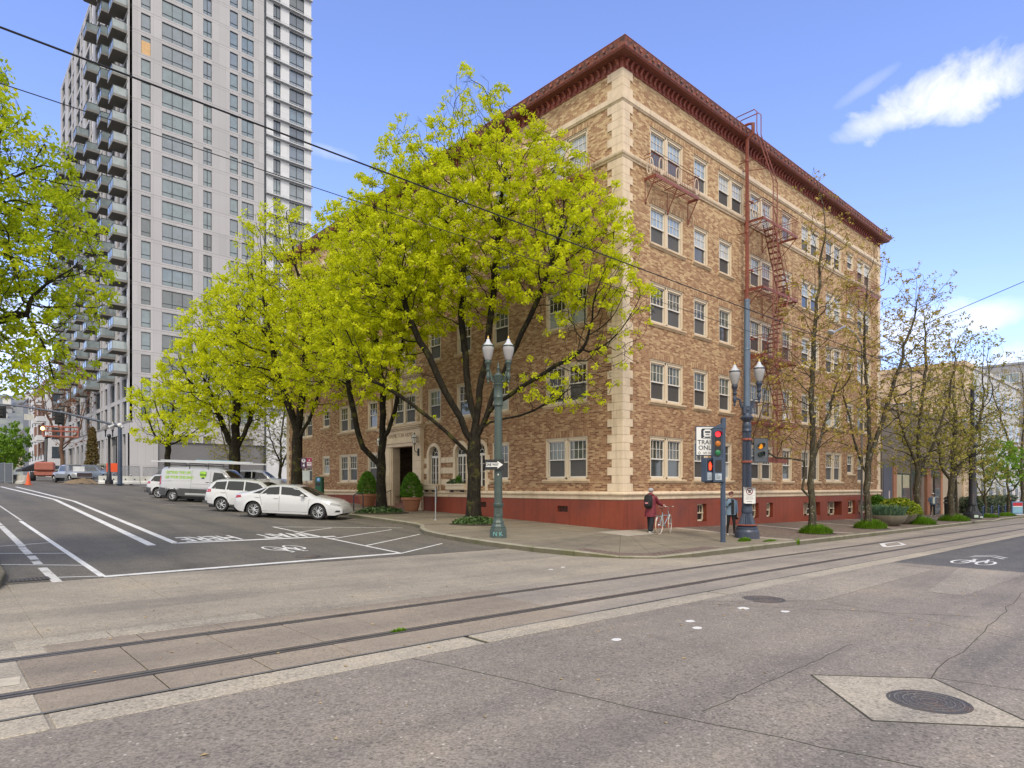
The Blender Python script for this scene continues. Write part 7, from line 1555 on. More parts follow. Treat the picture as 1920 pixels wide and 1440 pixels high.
b = MB(); T = Matrix.Translation((-.03, -.118, .14)) @ Matrix.Rotation(PI/2, 4, 'X'); hand = [(-.05, -.14), (.05, -.14), (.07, -.05), (.10, .02), (.085, .035), (.055, .0), (.055, .11), (.04, .115), (.032, .02), (.02, .15), (.005, .15), (.002, .02), (-.015, .14), (-.03, .135), (-.03, .02), (-.045, .10), (-.06, .095), (-.065, -.03)]
b.prism(hand, 0, .004, 'z', T); b.obj('raised_hand', emis('hand_red', (1, .06, .02), 1.3), w2); b = MB(); b.box(-.15, .09, -.112, -.10, -.34, -.08); b.obj('instruction_plate', MATS['pale_blue_plate'], w2); b = MB(); [b.box(-.13, -.13+w_, -.1135, -.112, z, z+.012) for z, w_ in ((-.14, .08), (-.2, .12), (-.25, .18), (-.29, .15))]; b.obj('instruction_text', M_sb, w2)
b = MB(); b.box(-.62, .02, .0, .06, 2.04, 2.12); b.box(-.3, .02, .0, .06, 2.84, 2.92); b.obj('bracket', M_sb, t)
# TRAIN ONLY sign behind the signal head
s_ = thing('train_only_sign', 'white TRAIN ONLY left lane sign partly covered by the red traffic light', 'sign', (sx, sy, sz), RS)
b = MB(); b.cbox(-.93, -.22, .06, .09, 2.98, 4.0, .01); b.obj('backing', M_pb, s_); b = MB(); b.box(-.90, -.22, .05, .062, 3.01, 3.97); b.obj('panel', M_sw, s_)
def flat(pts, m, name, par, y): b = MB(); b.prism(pts, y-.003, y, 'y'); return b.obj(name, m, par)
M_navy = mat('sign_navy', (.015, .02, .035), .5, world=False)
cx0 = -.52
flat([(cx0-.20, 3.58), (cx0+.20, 3.58), (cx0+.22, 3.62), (cx0+.22, 3.88), (cx0+.18, 3.92), (cx0-.18, 3.92), (cx0-.22, 3.88), (cx0-.22, 3.62)], M_navy, 'pictogram_ground', s_, .048)
flat([(cx0-.13, 3.66), (cx0+.13, 3.66), (cx0+.14, 3.84), (cx0+.08, 3.89), (cx0-.08, 3.89), (cx0-.14, 3.84)], M_sw, 'train_front', s_, .044)
flat([(cx0-.09, 3.77), (cx0+.09, 3.77), (cx0+.09, 3.83), (cx0-.09, 3.83)], M_navy, 'train_window', s_, .040); flat([(cx0-.07, 3.70), (cx0+.07, 3.70), (cx0+.06, 3.73), (cx0-.06, 3.73)], M_navy, 'train_bumper', s_, .040)
flat([(cx0-.16, 3.60), (cx0-.10, 3.65), (cx0+.10, 3.65), (cx0+.16, 3.60), (cx0+.11, 3.60), (cx0+.08, 3.63), (cx0-.08, 3.63), (cx0-.11, 3.60)], M_sw, 'train_rails', s_, .044)
for tx, z, sz_ in (('TRAIN', 3.44, .215), ('ONLY', 3.25, .215)): text_mesh(tx, sz_, M_navy, 'sign_lettering', s_, M=Matrix.Translation((cx0-.03, .046, z)) @ Matrix.Rotation(PI/2, 4, 'X'), thick=.001, xs=1.0, bold=.002)
text_mesh('left lane', .11, mat('sign_grey_text', (.10, .10, .11), .5, world=False), 'sign_lettering', s_, M=Matrix.Translation((cx0+.02, .046, 3.08)) @ Matrix.Rotation(PI/2, 4, 'X'), thick=.001)
b = MB(); b.tube([(cx0-.28, .045, 3.08+.05), (cx0-.24, .045, 3.08), (cx0-.28, .045, 3.08-.05), (cx0-.32, .045, 3.08)], .008, 4, closed=True); b.obj('diamond', M_navy, s_)
# no-crossing notice on the blue lamp
s_ = thing('prohibition_sign', 'small white notice with a red prohibition ring on the blue lamp post', 'sign', (bx_+.01, by_-.02, bz_+1.60), R(-42)); b = MB(); b.cbox(-.22, .22, -.205, -.195, -.30, .31, .03); b.obj('panel', M_sw, s_)
b = MB(); b.tube([(.115*math.cos(k*PI/9), -.208, .15+.115*math.sin(k*PI/9)) for k in range(18)], .014, 5, closed=True); b.tube([(-.08, -.208, .23), (.08, -.208, .07)], .010, 4); b.obj('ring', mat('sign_ring', (.20, .015, .03), .5, world=False), s_); b = MB(); b.box(-.05, .05, -.207, -.204, .09, .19); b.box(-.06, .06, -.207, -.204, .17, .20); b.obj('silhouette', mat('sign_mid_grey', (.14, .14, .14), .6, world=False), s_)
b = MB(); b.box(-.18, .18, -.2065, -.205, -.0, .008); [b.box(-w_, w_, -.2065, -.205, z, z+.018) for z, w_ in ((-.07, .13), (-.14, .15), (-.23, .09))]; b.obj('fine_print', MATS['sign_mid_grey'], s_)
# ---- siamese connection beside the woman
t = thing('standpipe_connection', 'grey metal fire department pipe connection against the red base', 'hydrant', (7.55, -.16, 0)); b = MB(); b.tube([(0, 0, -.35), (0, 0, 1.0)], .05, 8); b.tube([(0, 0, .95), (0, .16, 1.05)], .06, 8); b.sphere((0, -.05, 1.0), .14, 10); b.tube([(-.12, -.16, .95), (.12, -.16, .95)], .06, 8); b.tube([(0, 0, 1.1), (0, .1, 1.45)], .035, 6); b.obj('pipes', M_galv, t, smooth=50); b = MB(); b.box(.04, .10, .0, .06, -.3, -.1); b.obj('red_tag', M_rustred, t)
# ---- far black lamp post, litter bin, racks, board
x, y = 36.6, -3.5; z = wz(x, y); t = thing('street_lamp', 'tall black lamp post with stickered rusty base beyond the planters', 'street lamp', (x, y, z), R(-42), 'twin globe street lamps'); b = MB(); b.lathe([(.60, -.05), (.60, .02), (.57, .36), (.50, .44), (.44, .48), (.42, .55)], 18); b.obj('base', M_lblack, t, smooth=30); b = flutes(.40, .26, .55, 1.0, 16, .1); b.lathe([(.30, 1.0), (.30, 1.15), (.24, 1.25), (.22, 5.2), (.30, 5.4), (.2, 5.6)], 16); b.tube([(0, 0, 5.6), (0, 0, 9.5)], .14, 10); b.obj('post', M_lblack, t, smooth=40); b = MB(); b.box(-.3, .0, -.60, -.57, .12, .3); b.box(.15, .35, -.58, -.54, .1, .2); b.obj('sticker', mat('pale_sticker', (.45, .55, .48), .5, world=False), t)
arms(t, .5, 6.2, M_lblack, 0); globe_head(t, .55, 6.4, M_lblack, 0, 1.2); globe_head(t, -.55, 6.4, M_lblack, 0, 1.2)
x, y = 37.2, -1.9; t = thing('litter_bin', 'black ribbed litter bin behind the fourth right tree', 'bin', (x, y, wz(x, y))); b = MB(); b.lathe([(.28, 0), (.30, .1), (.32, 1.0), (.36, 1.05), (.36, 1.12), (.30, 1.2), (.30, 1.32), (.36, 1.36), (.34, 1.44), (.2, 1.55), (.001, 1.58)], 18); b.obj('body', M_lblack, t, smooth=30); b = MB(); [b.lathe([(.362, z), (.37, z+.02), (.362, z+.04)], 18) for z in (1.06, 1.33)]; b.obj('hoops', M_galv, t)
M_blue = mat('rack_blue', (.03, .055, .14), .4, .3, world=False, stain=((.12, .16, .25), .5))
for k, (x, lb) in enumerate(((39.0, 'nearest'), (41.6, 'second'), (44.0, 'third'), (46.4, 'farthest'))):
    t = thing('bicycle_rack', lb+' blue hoop bicycle rack of the row at far right', 'bike rack', (x, -3.7, wz(x, -3.7)), R(8), 'blue hoop bicycle racks at far right'); b = MB(); b.tube([(-.9, 0, 0), (-.9, 0, .74), (-.82, 0, .84), (-.7, 0, .86), (.7, 0, .86), (.82, 0, .84), (.9, 0, .74), (.9, 0, 0)], .035, 8); b.obj('hoop', M_blue, t, smooth=60)
x, y = 50.3, -3.8; t = thing('street_board', 'red and blue advertising board standing on the far sidewalk', 'board', (x, y, wz(x, y)), R(-40), scale=.66); b = MB(); b.cbox(-.75, .75, -.1, .1, .12, 1.75, .04); b.obj('frame', mat('board_frame', (.10, .20, .35), .4, world=False), t)
for z0, z1, m in ((1.2, 1.62, mat('board_red', (.42, .02, .03), .4, world=False)), (1.05, 1.16, M_sw), (.28, 1.0, mat('board_blue', (.20, .38, .50), .4, world=False))): b = MB(); b.box(-.66, .66, -.115, -.10, z0, z1); b.obj('panel', m, t)
b = MB(); b.cbox(-.8, .8, -.25, .25, 0, .12, .04); b.obj('foot', mat('board_foot', (.5, .52, .55), .5, world=False), t)
M_bowl = mat('concrete_bowl', (.165, .145, .11), .85, var=.3, scale=4, bmp=.4, bscale=30, stain=((.10, .10, .05), .6), world=False)
for x, y, lb, r, h in ((18.4, -3.5, 'weathered concrete bowl full of daffodil leaves', 1.0, .58), (21.4, -3.3, 'weathered concrete bowl holding a yellow-green shrub, right of the daffodils', .85, .62)):
    t = thing('planter_bowl', lb, 'planter', (x, y, wz(x, y)), 0, 'concrete bowl planters'); b = MB(); b.lathe([(r*.55, 0), (r*.62, .03), (r*.9, h*.45), (r, h*.85), (r*1.02, h), (r*.93, h), (r*.9, h-.08), (.001, h-.08)], 28); b.obj('bowl', M_bowl, t, smooth=40); b = MB(); b.lathe([(r*.9, h-.07), (.001, h+.02)], 20, cap=False); b.obj('soil', M_soil, t)
def blades(par_loc, r, h, n, m, seed, label, name='daffodils', cat='plant', w=.022):
    rg = np.random.default_rng(seed); V = []; F = []
    for i in range(n):
        a = rg.random()*6.283; q = r*math.sqrt(rg.random()); an = a+rg.normal()*.8; L = h*(.6+.5*rg.random()); o = L*.25+q*.35; bx, by = q*math.cos(a), q*math.sin(a); px, py = -math.sin(an)*w, math.cos(an)*w; k = len(V)
        V += [(bx+px, by+py, 0), (bx-px, by-py, 0), (bx-px+math.cos(an)*o*.5, by-py+math.sin(an)*o*.5, L*.7), (bx+px+math.cos(an)*o*.5, by+py+math.sin(an)*o*.5, L*.7), (bx+math.cos(an)*o*1.3, by+math.sin(an)*o*1.3, L*(.8+.3*rg.random()))]; F += [(k, k+1, k+2, k+3), (k+3, k+2, k+4)]
    me = bpy.data.meshes.new(name); me.from_pydata(V, [], F); me.materials.append(m); at_ = me.attributes.new('tone', 'FLOAT', 'POINT'); at_.data.foreach_set('value', np.repeat(rg.random(n), 5).astype(np.float32)); return link(name, me, None, par_loc, 0, label=label, category=cat)
blades((18.4, -3.5, wz(18.4, -3.5)+.52), .85, .62, 520, L_daf, 3, 'blue-green daffodil leaves filling the left bowl planter'); b = MB(); [b.sphere((17.9+.11*i*1.3, -3.9+.05*(i % 3), wz(18, -3.9)+.75+.06*(i % 2)), .035, 6) for i in range(8)]; o = b.obj('daffodil_flowers', mat('daffodil_yellow', (.70, .55, .05), .5), None); o['label'] = 'few small yellow daffodil flowers over the rim of the left bowl'; o['category'] = 'flowers'
L_yg = leafmat('yellow_shrub_leaf', [(.08, .14, .015), (.22, .30, .02), (.50, .48, .03)], .3, 2)
clump('shrub', 'bushy green and yellow shrub growing out of the right bowl', 'shrub', (21.4, -3.2, wz(21.4, -3.3)+.5), 1.25, 1.2, 1.0, L_yg, 900, .07, 31)
clump('shrub', 'small green shrub behind the right bowl, before the brown shop door', 'shrub', (24.6, -1.0, wz(24.6, -1)+.5), .7, .7, 1.1, L_box, 420, .07, 32); t = thing('plant_pot', 'grey-white pot at the brown shop door', 'pot', (24.6, -1.0, wz(24.6, -1))); b = MB(); b.lathe([(.26, 0), (.38, .6), (.40, .62), (.3, .6)], 16); b.obj('pot', mat('white_pot', (.5, .5, .48), .7, world=False), t, smooth=40)
for k, (x0, x1, y) in enumerate(((50, 55, -.2), (55.5, 61, -.2), (61.5, 67, -.2))):
    rg = np.random.default_rng(60+k); n = 1100; c = np.stack([rg.uniform(-(x1-x0)/2, (x1-x0)/2, n), rg.uniform(-.9, .9, n), rg.uniform(.1, 1.55, n)], 1); link('hedge', leaf_mesh('leaves', c, L_hedge, 5, .22, .10, rg), None, ((x0+x1)/2, y, wz(53, -.5)-.05), 0, label=('left', 'middle', 'right')[k]+' section of the grey-green hedge beyond the dark lamp post', category='hedge', group='clipped hedge sections at far right')
# ---- left side: bollard, racks, signs, pots
x, y = -3.6, 7.4; t = thing('sign_post', 'thin grey sign post seen edge-on beside the ivy bed', 'post', (x, y, wz(x, y)), R(48)); b = MB(); b.tube([(0, 0, 0), (0, 0, 1.45)], .025, 6); b.lathe([(.07, 0), (.06, .03), (.03, .06)], 10); b.obj('post', M_galv, t); b = MB(); b.cbox(-.15, .15, -.05, -.035, .75, 1.5, .004); b.obj('plate', mat('plate_back', (.13, .14, .16), .5, .3, world=False), t)
x, y = -3.7, 14.0; t = thing('bicycle_rack', 'dark blue hoop bicycle rack in front of the white sedan bonnet', 'bike rack', (x, y, wz(x, y)), R(-40)); b = MB(); b.tube([(-.24, 0, 0), (-.24, 0, .78), (-.18, 0, .86), (-.1, 0, .89), (.1, 0, .89), (.18, 0, .86), (.24, 0, .78), (.24, 0, 0)], .03, 8); b.obj('hoop', mat('rack_dark', (.03, .035, .055), .4, .3, world=False), t, smooth=60)
M_mg = mat('meter_green', (.012, .085, .045), .4, var=.2, scale=3, world=False)
x, y = -3.6, 18.6; t = thing('parking_meter', 'dark green parking pay station with a blue P disc', 'parking meter', (x, y, wz(x, y)), R(-55)); b = MB(); b.cbox(-.21, .21, -.17, .17, 0, 1.66, .04); b.box(-.23, .23, -.19, .19, 0, .06); b.obj('cabinet', M_mg, t, smooth=30); b = MB(); b.lathe([(.11, 0), (.11, .01), (.001, .012)], 18, Matrix.Translation((.03, -.17, 1.50)) @ Matrix.Rotation(PI/2, 4, 'X')); b.obj('disc', mat('blue_disc', (.12, .26, .58), .4, world=False), t); text_mesh('P', .16, M_sw, 'disc_lettering', t, M=Matrix.Translation((.03, -.186, 1.50)) @ Matrix.Rotation(PI/2, 4, 'X')); b = MB(); b.box(-.15, .15, -.18, -.165, 1.15, 1.33); b.obj('screen', M_sb, t)
x, y = -3.9, 19.6; t = thing('parking_sign', 'purple and red parking 4 signs above a blank grey plate', 'sign', (x, y, wz(x, y)), R(-50)); b = MB(); b.tube([(0, 0, 0), (0, 0, 2.75)], .025, 6); b.obj('post', mat('rusty_post', (.20, .14, .14), .6, .2, world=False), t)
b = MB(); b.cbox(-.33, -.01, -.045, -.03, 2.12, 2.72, .004); b.obj('purple_plate', mat('sign_purple', (.06, .015, .06), .4, world=False), t); b = MB(); b.cbox(.01, .33, -.045, -.03, 2.12, 2.72, .004); b.obj('red_plate', mat('sign_crimson', (.33, .015, .07), .4, world=False), t); b = MB(); b.box(.03, .31, -.048, -.045, 2.27, 2.48); b.obj('white_field', M_sw, t); b = MB(); b.box(.03, .31, -.048, -.045, 2.13, 2.24); b.obj('grey_field', mat('sign_field_grey', (.2, .18, .19), .5, world=False), t)
b = MB(); b.lathe([(.115, 0), (.001, .003)], 18, Matrix.Translation((-.17, -.045, 2.56)) @ Matrix.Rotation(PI/2, 4, 'X')); b.obj('white_disc', M_sw, t); text_mesh('P', .2, MATS['sign_purple'], 'sign_lettering', t, M=Matrix.Translation((-.17, -.051, 2.56)) @ Matrix.Rotation(PI/2, 4, 'X'), bold=.004); text_mesh('4', .28, M_sw, 'sign_lettering', t, M=Matrix.Translation((-.17, -.048, 2.28)) @ Matrix.Rotation(PI/2, 4, 'X'), bold=.006)
b = MB(); b.lathe([(.04, 0), (.001, .003)], 10, Matrix.Translation((.17, -.047, 2.58)) @ Matrix.Rotation(PI/2, 4, 'X')); b.obj('pin_mark', M_sw, t); b = MB(); [b.box(.05, .29, -.0495, -.048, z, z+.025) for z in (2.36, 2.41)]; b.obj('sign_text_bars', MATS['sign_crimson'], t); b = MB(); b.cbox(-.24, .2, -.05, -.038, 1.40, 1.98, .01); b.obj('blank_plate', mat('blank_grey_plate', (.45, .49, .47), .5, .1, world=False), t)
M_terra = mat('terracotta_pot', (.36, .155, .085), .75, var=.2, scale=6, bmp=.2, world=False)
for x, y, lb in ((-1.05, 13.15, 'large terracotta pot with a cone-shaped box shrub right of the steps'), (-1.05, 17.75, 'large terracotta pot with a shrub left of the steps, half behind the trunk')):
    z = wz(x, y); t = thing('terracotta_pot', lb, 'pot', (x, y, z), 0, 'terracotta pots at the entrance'); b = MB(); b.lathe([(.33, 0), (.36, .03), (.48, .55), (.50, .58), (.55, .60), (.56, .70), (.52, .73), (.46, .70), (.44, .64), (.001, .64)], 24); b.obj('pot', M_terra, t, smooth=35)
    rg = np.random.default_rng(int(y*3)); n = 1500; zz = rg.random(n)**.8; rr_ = .62*np.sqrt(1-zz**1.5)*(.75+.3*rg.random(n)); a = rg.random(n)*6.283; rr_ *= (.6+.4*np.minimum(1, zz*6)); s = link('box_shrub', leaf_mesh('leaves', np.stack([rr_*np.cos(a), rr_*np.sin(a), .05+zz*1.35], 1), L_box, 4, .07, .045, rg, up=.8), None, (x, y, z+.62), 0, label=lb.replace('large terracotta pot with a ', '').replace('right', 'in its pot right').replace('left of', 'in its pot left of'), category='shrub', group='box shrubs at the entrance')
clump('window_box_plant', 'small leafy plants in the window box under the middle arch', 'plant', (-.33, 10.3, 1.80), .12, .7, .28, L_ivy, 130, .045, 77); clump('window_box_plant', 'little clipped conifer in the middle window box', 'plant', (-.33, 10.0, 1.80), .13, .16, .5, L_box, 90, .04, 78)
b = MB(); [b.sphere((-.36+.03*(i % 3), 10.05+.09*i, 1.95+.02*(i % 2)), .03, 5) for i in range(7)]; o = b.obj('white_flowers', mat('petal_white', (.7, .7, .7), .6)); o['label'] = 'tiny white flowers in the window box under the middle arch'; o['category'] = 'flowers'
# ---- mast arm signal at far left
x, y = -5.9, 57.4; z = gz(x, y)+.12
t = thing('mast_arm_signal', 'navy mast arm reaching left over the far crossing with dark signal heads', 'traffic light', (x, y, z)); b = MB(); b.tube([(0, 0, -.1), (0, 0, 5.75), (0, 0, 6.0)], [.22, .18, .17], 12); b.cbox(-.32, .32, -.32, .32, 0, .12, .03); b.obj('mast', M_dkb, t, smooth=40)
b = MB(); b.tube([(0, 0, 5.72), (-1.5, 0, 6.1), (-4.5, .2, 6.75), (-8.0, .4, 7.15), (-9.4, .5, 7.2)], [.14, .12, .10, .08, .06], 10); b.obj('arm', mat('mast_grey_blue', (.15, .17, .21), .4, .4, world=False), t, smooth=50)
b = MB(); b.sphere((0, 0, 5.85), (.28, .25, .25), 10); b.sphere((.15, -.1, 5.7), .16, 8); b.tube([(-.5, 0, 5.9), (-1.0, -.25, 5.55)], .12, 6); b.obj('camera_dome', mat('pale_dome', (.6, .6, .62), .3, world=False), t, smooth=60)
for k, (px_, pz) in enumerate(((-9.2, 6.5), (-4.9, 6.2))): b = MB(); b.cbox(px_-.37, px_+.37, .2, .24, pz-.58, pz+.55, .03); b.m = 0; b.cbox(px_-.15, px_+.15, .0, .4, pz-.48, pz+.48, .03); [b.tube([(px_, -.16, pz+q), (px_, 0, pz+q)], .12, 8) for q in (-.3, 0, .3)]; b.obj('signal_head', M_sb, t)
b = MB(); b.box(-7.55, -6.85, .30, .34, 5.9, 6.45); b.tube([(-7.2, .3, 6.4), (-7.2, .3, 7.05)], .02, 4); b.obj('street_name_plate', mat('sign_pale', (.5, .5, .46), .5, world=False), t)
x, y = -6.6, 58.6; t = thing('street_lamp', 'dark twin lamp column just left of the far mast', 'street lamp', (x, y, gz(x, y)+.1), R(-42), 'twin globe street lamps'); b = MB(); b.lathe([(.36, 0), (.36, .4), (.24, .5), (.2, 1.2), (.13, 1.3), (.11, 4.6), (.2, 4.8), (.12, 5.0)], 12); b.obj('post', M_lblack, t, smooth=40); globe_head(t, .35, 5.3, M_lblack, 0); globe_head(t, -.35, 5.3, M_lblack, 0)
x, y = -1.5, 57.5; t = thing('street_lamp', 'pale blue lamp column behind the silver van, before the tower shopfront', 'street lamp', (x, y, gz(x, y)+.1), R(-42), 'twin globe street lamps'); b = MB(); b.lathe([(.3, 0), (.3, .4), (.2, .5), (.16, 1.2), (.13, 1.3), (.12, 5.6), (.2, 5.8), (.12, 6.0)], 12); b.obj('post', mat('lamp_pale_blue', (.16, .22, .32), .4, .2, world=False), t, smooth=40); globe_head(t, .35, 6.3, M_lblue, 0); globe_head(t, -.35, 6.3, M_lblue, 0)
# ---- overhead wires and roadway luminaires over the right street
def wire(name, label, pts, r): b = MB(); b.tube(pts, r, 5); o = b.obj(name, mat('wire_black', (.012, .012, .012), .6)); o['label'] = label; o['category'] = 'wire'; return o
def sag(x0, x1, y, z, s, n=30, z1=None): z1 = z if z1 is None else z1; return [(x0+(x1-x0)*i/n, y, z+(z1-z)*i/n-4*s*(i/n)*(1-i/n)) for i in range(n+1)]
wire('tram_wire', 'thicker black tram wire crossing the picture from upper left down to the right', sag(-60, 130, -7.6, 6.19, .0), .0115); wire('tram_wire', 'thinner tram contact wire running below the thick one', sag(-60, 130, -7.6, 5.64, .0), .0055)
wire('span_wire', 'thin span wire from the blue pole out over the rails', [(bx_, by_, bz_+8.2), (2.9, -5.8, 6.7), (3.0, -7.6, 6.2), (3.2, -12, 7.6), (3.4, -18, 8.9)], .010)
wire('span_wire', 'thin wire across the sky at the far right edge, upper one', [(36.6, -3.5, 8.7), (38, -14, 10.2), (40, -26, 13)], .009); wire('span_wire', 'thin wire across the sky at the far right edge, lower one', [(36.6, -3.5, 8.3), (38, -14, 9.5), (40, -26, 12)], .008)
for k, (x, y, hx, hy, hz_, lb) in enumerate(((14.75, -3.55, 6.2, -5.4, 7.75, 'nearer grey cobra-head street light reaching over the right street'), (22.7, -3.5, 12.0, -5.3, 7.6, 'farther grey cobra-head street light over the right street'))):
    z0 = wz(x, y); t = thing('cobra_light', lb, 'street light', (x, y, z0), 0, 'cobra-head lights on the right street'); hx, hy = (x-(x-hx)*.55, y-(y-hy)*1.0) if 0 else (hx, hy); e = Vector((hx-x, hy-y, hz_-z0)); top = hz_-z0+1.1; b = MB(); b.tube([(0, 0, 0), (0, 0, top)], [.055, .045], 8); b.obj('pole', mat('cobra_pole', (.19, .185, .17), .6, .2, world=False), t, smooth=60)
    b = MB(); b.tube([(0, 0, top-.1), (e.x*.25, e.y*.25, top+.1), (e.x*.6, e.y*.6, top-.15), (e.x*.93, e.y*.93, e.z+.12)], [.05, .045, .04, .035], 7); b.obj('arm', mat('cobra_arm', (.45, .48, .52), .35, .5, world=False), t, smooth=60); b = MB(); b.sphere((0, 0, 0), (.36, .13, .075), 12, TR(e.x, e.y, e.z, math.atan2(e.y, e.x))); b.obj('head', mat('cobra_head', (.50, .53, .58), .35, .3, world=False), t, smooth=60)
# ================================================================ PEOPLE
def skin_mat(name, col):
    m = mat(name, col, .55, var=.06, scale=8, world=False); return m
SK = skin_mat('skin_light', (.50, .30, .21)); SKD = skin_mat('skin_tan', (.33, .18, .12))
def figure(verts, edges, mats, rule, name, parent, sub=1):
    """one continuous body grown from a joint skeleton; verts: (x, y, z, radius)"""
    me = bpy.data.meshes.new(name); me.from_pydata([v[:3] for v in verts], edges, []); o = bpy.data.objects.new(name, me); COL.objects.link(o)
    bm = bmesh.new(); bm.from_mesh(me); lay = bm.verts.layers.skin.verify(); bm.verts.ensure_lookup_table()
    for v, s in zip(bm.verts, verts): r = s[3]; v[lay].radius = r if isinstance(r, tuple) else (r, r); v[lay].use_root = False
    bm.verts[0][lay].use_root = True; bm.to_mesh(me); bm.free()
    md = o.modifiers.new('s', 'SKIN'); md.use_smooth_shade = True; o.modifiers.new('u', 'SUBSURF').levels = sub
    n = bpy.data.meshes.new_from_object(o.evaluated_get(bpy.context.evaluated_depsgraph_get())); bpy.data.objects.remove(o)
    for m in mats: n.materials.append(m)
    for p in n.polygons: p.material_index = rule(p.center); p.use_smooth = True
    n.name = name; return link(name, n, parent)
def body_graph(pose):
    """pose: dict of joint -> (x, y, z). Returns skeleton with five-fingered hands."""
    V = []; E = []; idx = {}
    def J(n, r, fr=None):
        idx[n] = len(V); V.append((*pose[n], r)); 
        if fr: E.append((idx[fr], idx[n]))
    J('pelvis', (.145, .115)); J('waist', (.125, .095), 'pelvis'); J('chest', (.155, .115), 'waist'); J('upchest', (.14, .10), 'chest'); J('neck', .052, 'upchest'); J('jaw', (.062, .07), 'neck'); J('skull', (.078, .095), 'jaw'); J('crown', (.05, .06), 'skull')
    for s in 'LR':
        J('sh'+s, .062, 'upchest'); J('el'+s, .043, 'sh'+s); J('wr'+s, .027, 'el'+s); J('palm'+s, (.036, .018), 'wr'+s)
        p = Vector(pose['palm'+s]); d = (p-Vector(pose['wr'+s])).normalized(); sd_ = d.cross(Vector((0, 1, 0)));  sd_ = sd_.normalized() if sd_.length > .1 else Vector((1, 0, 0))
        for k, (o, L) in enumerate(((-.030, .060), (-.011, .072), (.010, .068), (.029, .052))):
            a = p+sd_*o+d*.035; c = a+d*L*.5+Vector((0, 0, -.008)); e = c+d*L*.42+Vector((0, 0, -.018)); i0 = len(V); V.append((*a, .0095)); V.append((*c, .009)); V.append((*e, .0075)); E.extend([(idx['palm'+s], i0), (i0, i0+1), (i0+1, i0+2)])
        a = p-sd_*.034-d*.005; c = a-sd_*.018+d*.035; i0 = len(V); V.append((*a, .011)); V.append((*c, .009)); E.extend([(idx['palm'+s], i0), (i0, i0+1)])
        J('hip'+s, .095, 'pelvis'); J('kn'+s, .062, 'hip'+s); J('calf'+s, .056, 'kn'+s); J('an'+s, .038, 'calf'+s); J('heel'+s, (.040, .035), 'an'+s); J('toe'+s, (.040, .026), 'heel'+s)
    return V, E
def std_pose(h=1.7, stride=0., lean=0., arms=None):
    k = h/1.7; P = {'pelvis': (0, 0, .93), 'waist': (0, lean*.3, 1.08), 'chest': (0, lean*.7, 1.25), 'upchest': (0, lean, 1.38), 'neck': (0, lean, 1.47), 'jaw': (0, lean-.015, 1.55), 'skull': (0, lean, 1.62), 'crown': (0, lean+.01, 1.68)}
    for s, x in (('L', -1), ('R', 1)):
        f = stride*x; P['sh'+s] = (x*.17, lean, 1.38); P['el'+s] = (x*.22, lean+.02, 1.12); P['wr'+s] = (x*.22, lean-.06, .90); P['palm'+s] = (x*.22, lean-.08, .83)
        P['hip'+s] = (x*.09, 0, .87); P['kn'+s] = (x*.10, -f*.5-.02, .50); P['calf'+s] = (x*.10, -f*.75+.01, .36); P['an'+s] = (x*.10, -f+.02, .09); P['heel'+s] = (x*.10, -f+.04, .045); P['toe'+s] = (x*.12, -f-.12, .03)
    if arms: P.update(arms)
    return {a: (b[0]*k, b[1]*k, b[2]*k) for a, b in P.items()}
def face(t, head, m_skin, rot=0, k=1., hair=None, hairm=None):
    """nose, eyes, mouth and ears on the head (facing local -y)"""
    hx, hy, hz = head; b = MB(); b.sphere((hx, hy-.092*k, hz-.02), (.014, .022, .022), 8); [b.sphere((hx+s*.083*k, hy, hz-.02), (.012, .022, .032), 8) for s in (-1, 1)]; o = b.obj('face_features', m_skin, t, smooth=60)
    b = MB(); [b.sphere((hx+s*.030, hy-.086*k, hz+.008), (.011, .008, .007), 6) for s in (-1, 1)]; b.sphere((hx, hy-.082*k, hz-.058), (.024, .008, .006), 6); b.obj('eyes_and_mouth', mat('face_dark', (.10, .03, .025), .5, world=False), t)
def cloth(name, rings, m, parent, n=18, T=None, jit=.0, seed=1, smooth=70):
    """garment surface from stacked ellipses (cx, cy, z, rx, ry)"""
    b = MB(); rg = random.Random(seed); vs = []
    ph = [rg.uniform(-1, 1) for _ in range(n)]
    for k, (cx, cy, z, rx, ry) in enumerate(rings):
        for i in range(n): a = 2*PI*i/n; w = 1+jit*ph[i]*math.sin(k*1.3+i); vs.append((cx+rx*w*math.cos(a), cy+ry*w*math.sin(a), z))
    fs = [(k*n+i, k*n+(i+1) % n, (k+1)*n+(i+1) % n, (k+1)*n+i) for k in range(len(rings)-1) for i in range(n)]
    b.add(vs, fs, T); return b.obj(name, m, parent, smooth=smooth)
def sleeve(name, pts, rs, m, parent): b = MB(); b.tube(pts, rs, 12); return b.obj(name, m, parent, smooth=60)
M_navyc = mat('navy_trousers', (.012, .014, .022), .85, var=.2, scale=10, world=False); M_blkc = mat('black_cloth', (.012, .012, .013), .8, var=.2, scale=10, world=False)
M_maroon = mat('maroon_coat', (.150, .012, .024), .6, var=.25, scale=7, bmp=.3, bscale=14, world=False); M_denim = mat('light_denim', (.16, .235, .32), .85, var=.2, scale=12, bmp=.2, world=False)
M_shoe = mat('white_shoe', (.55, .53, .50), .6, world=False)
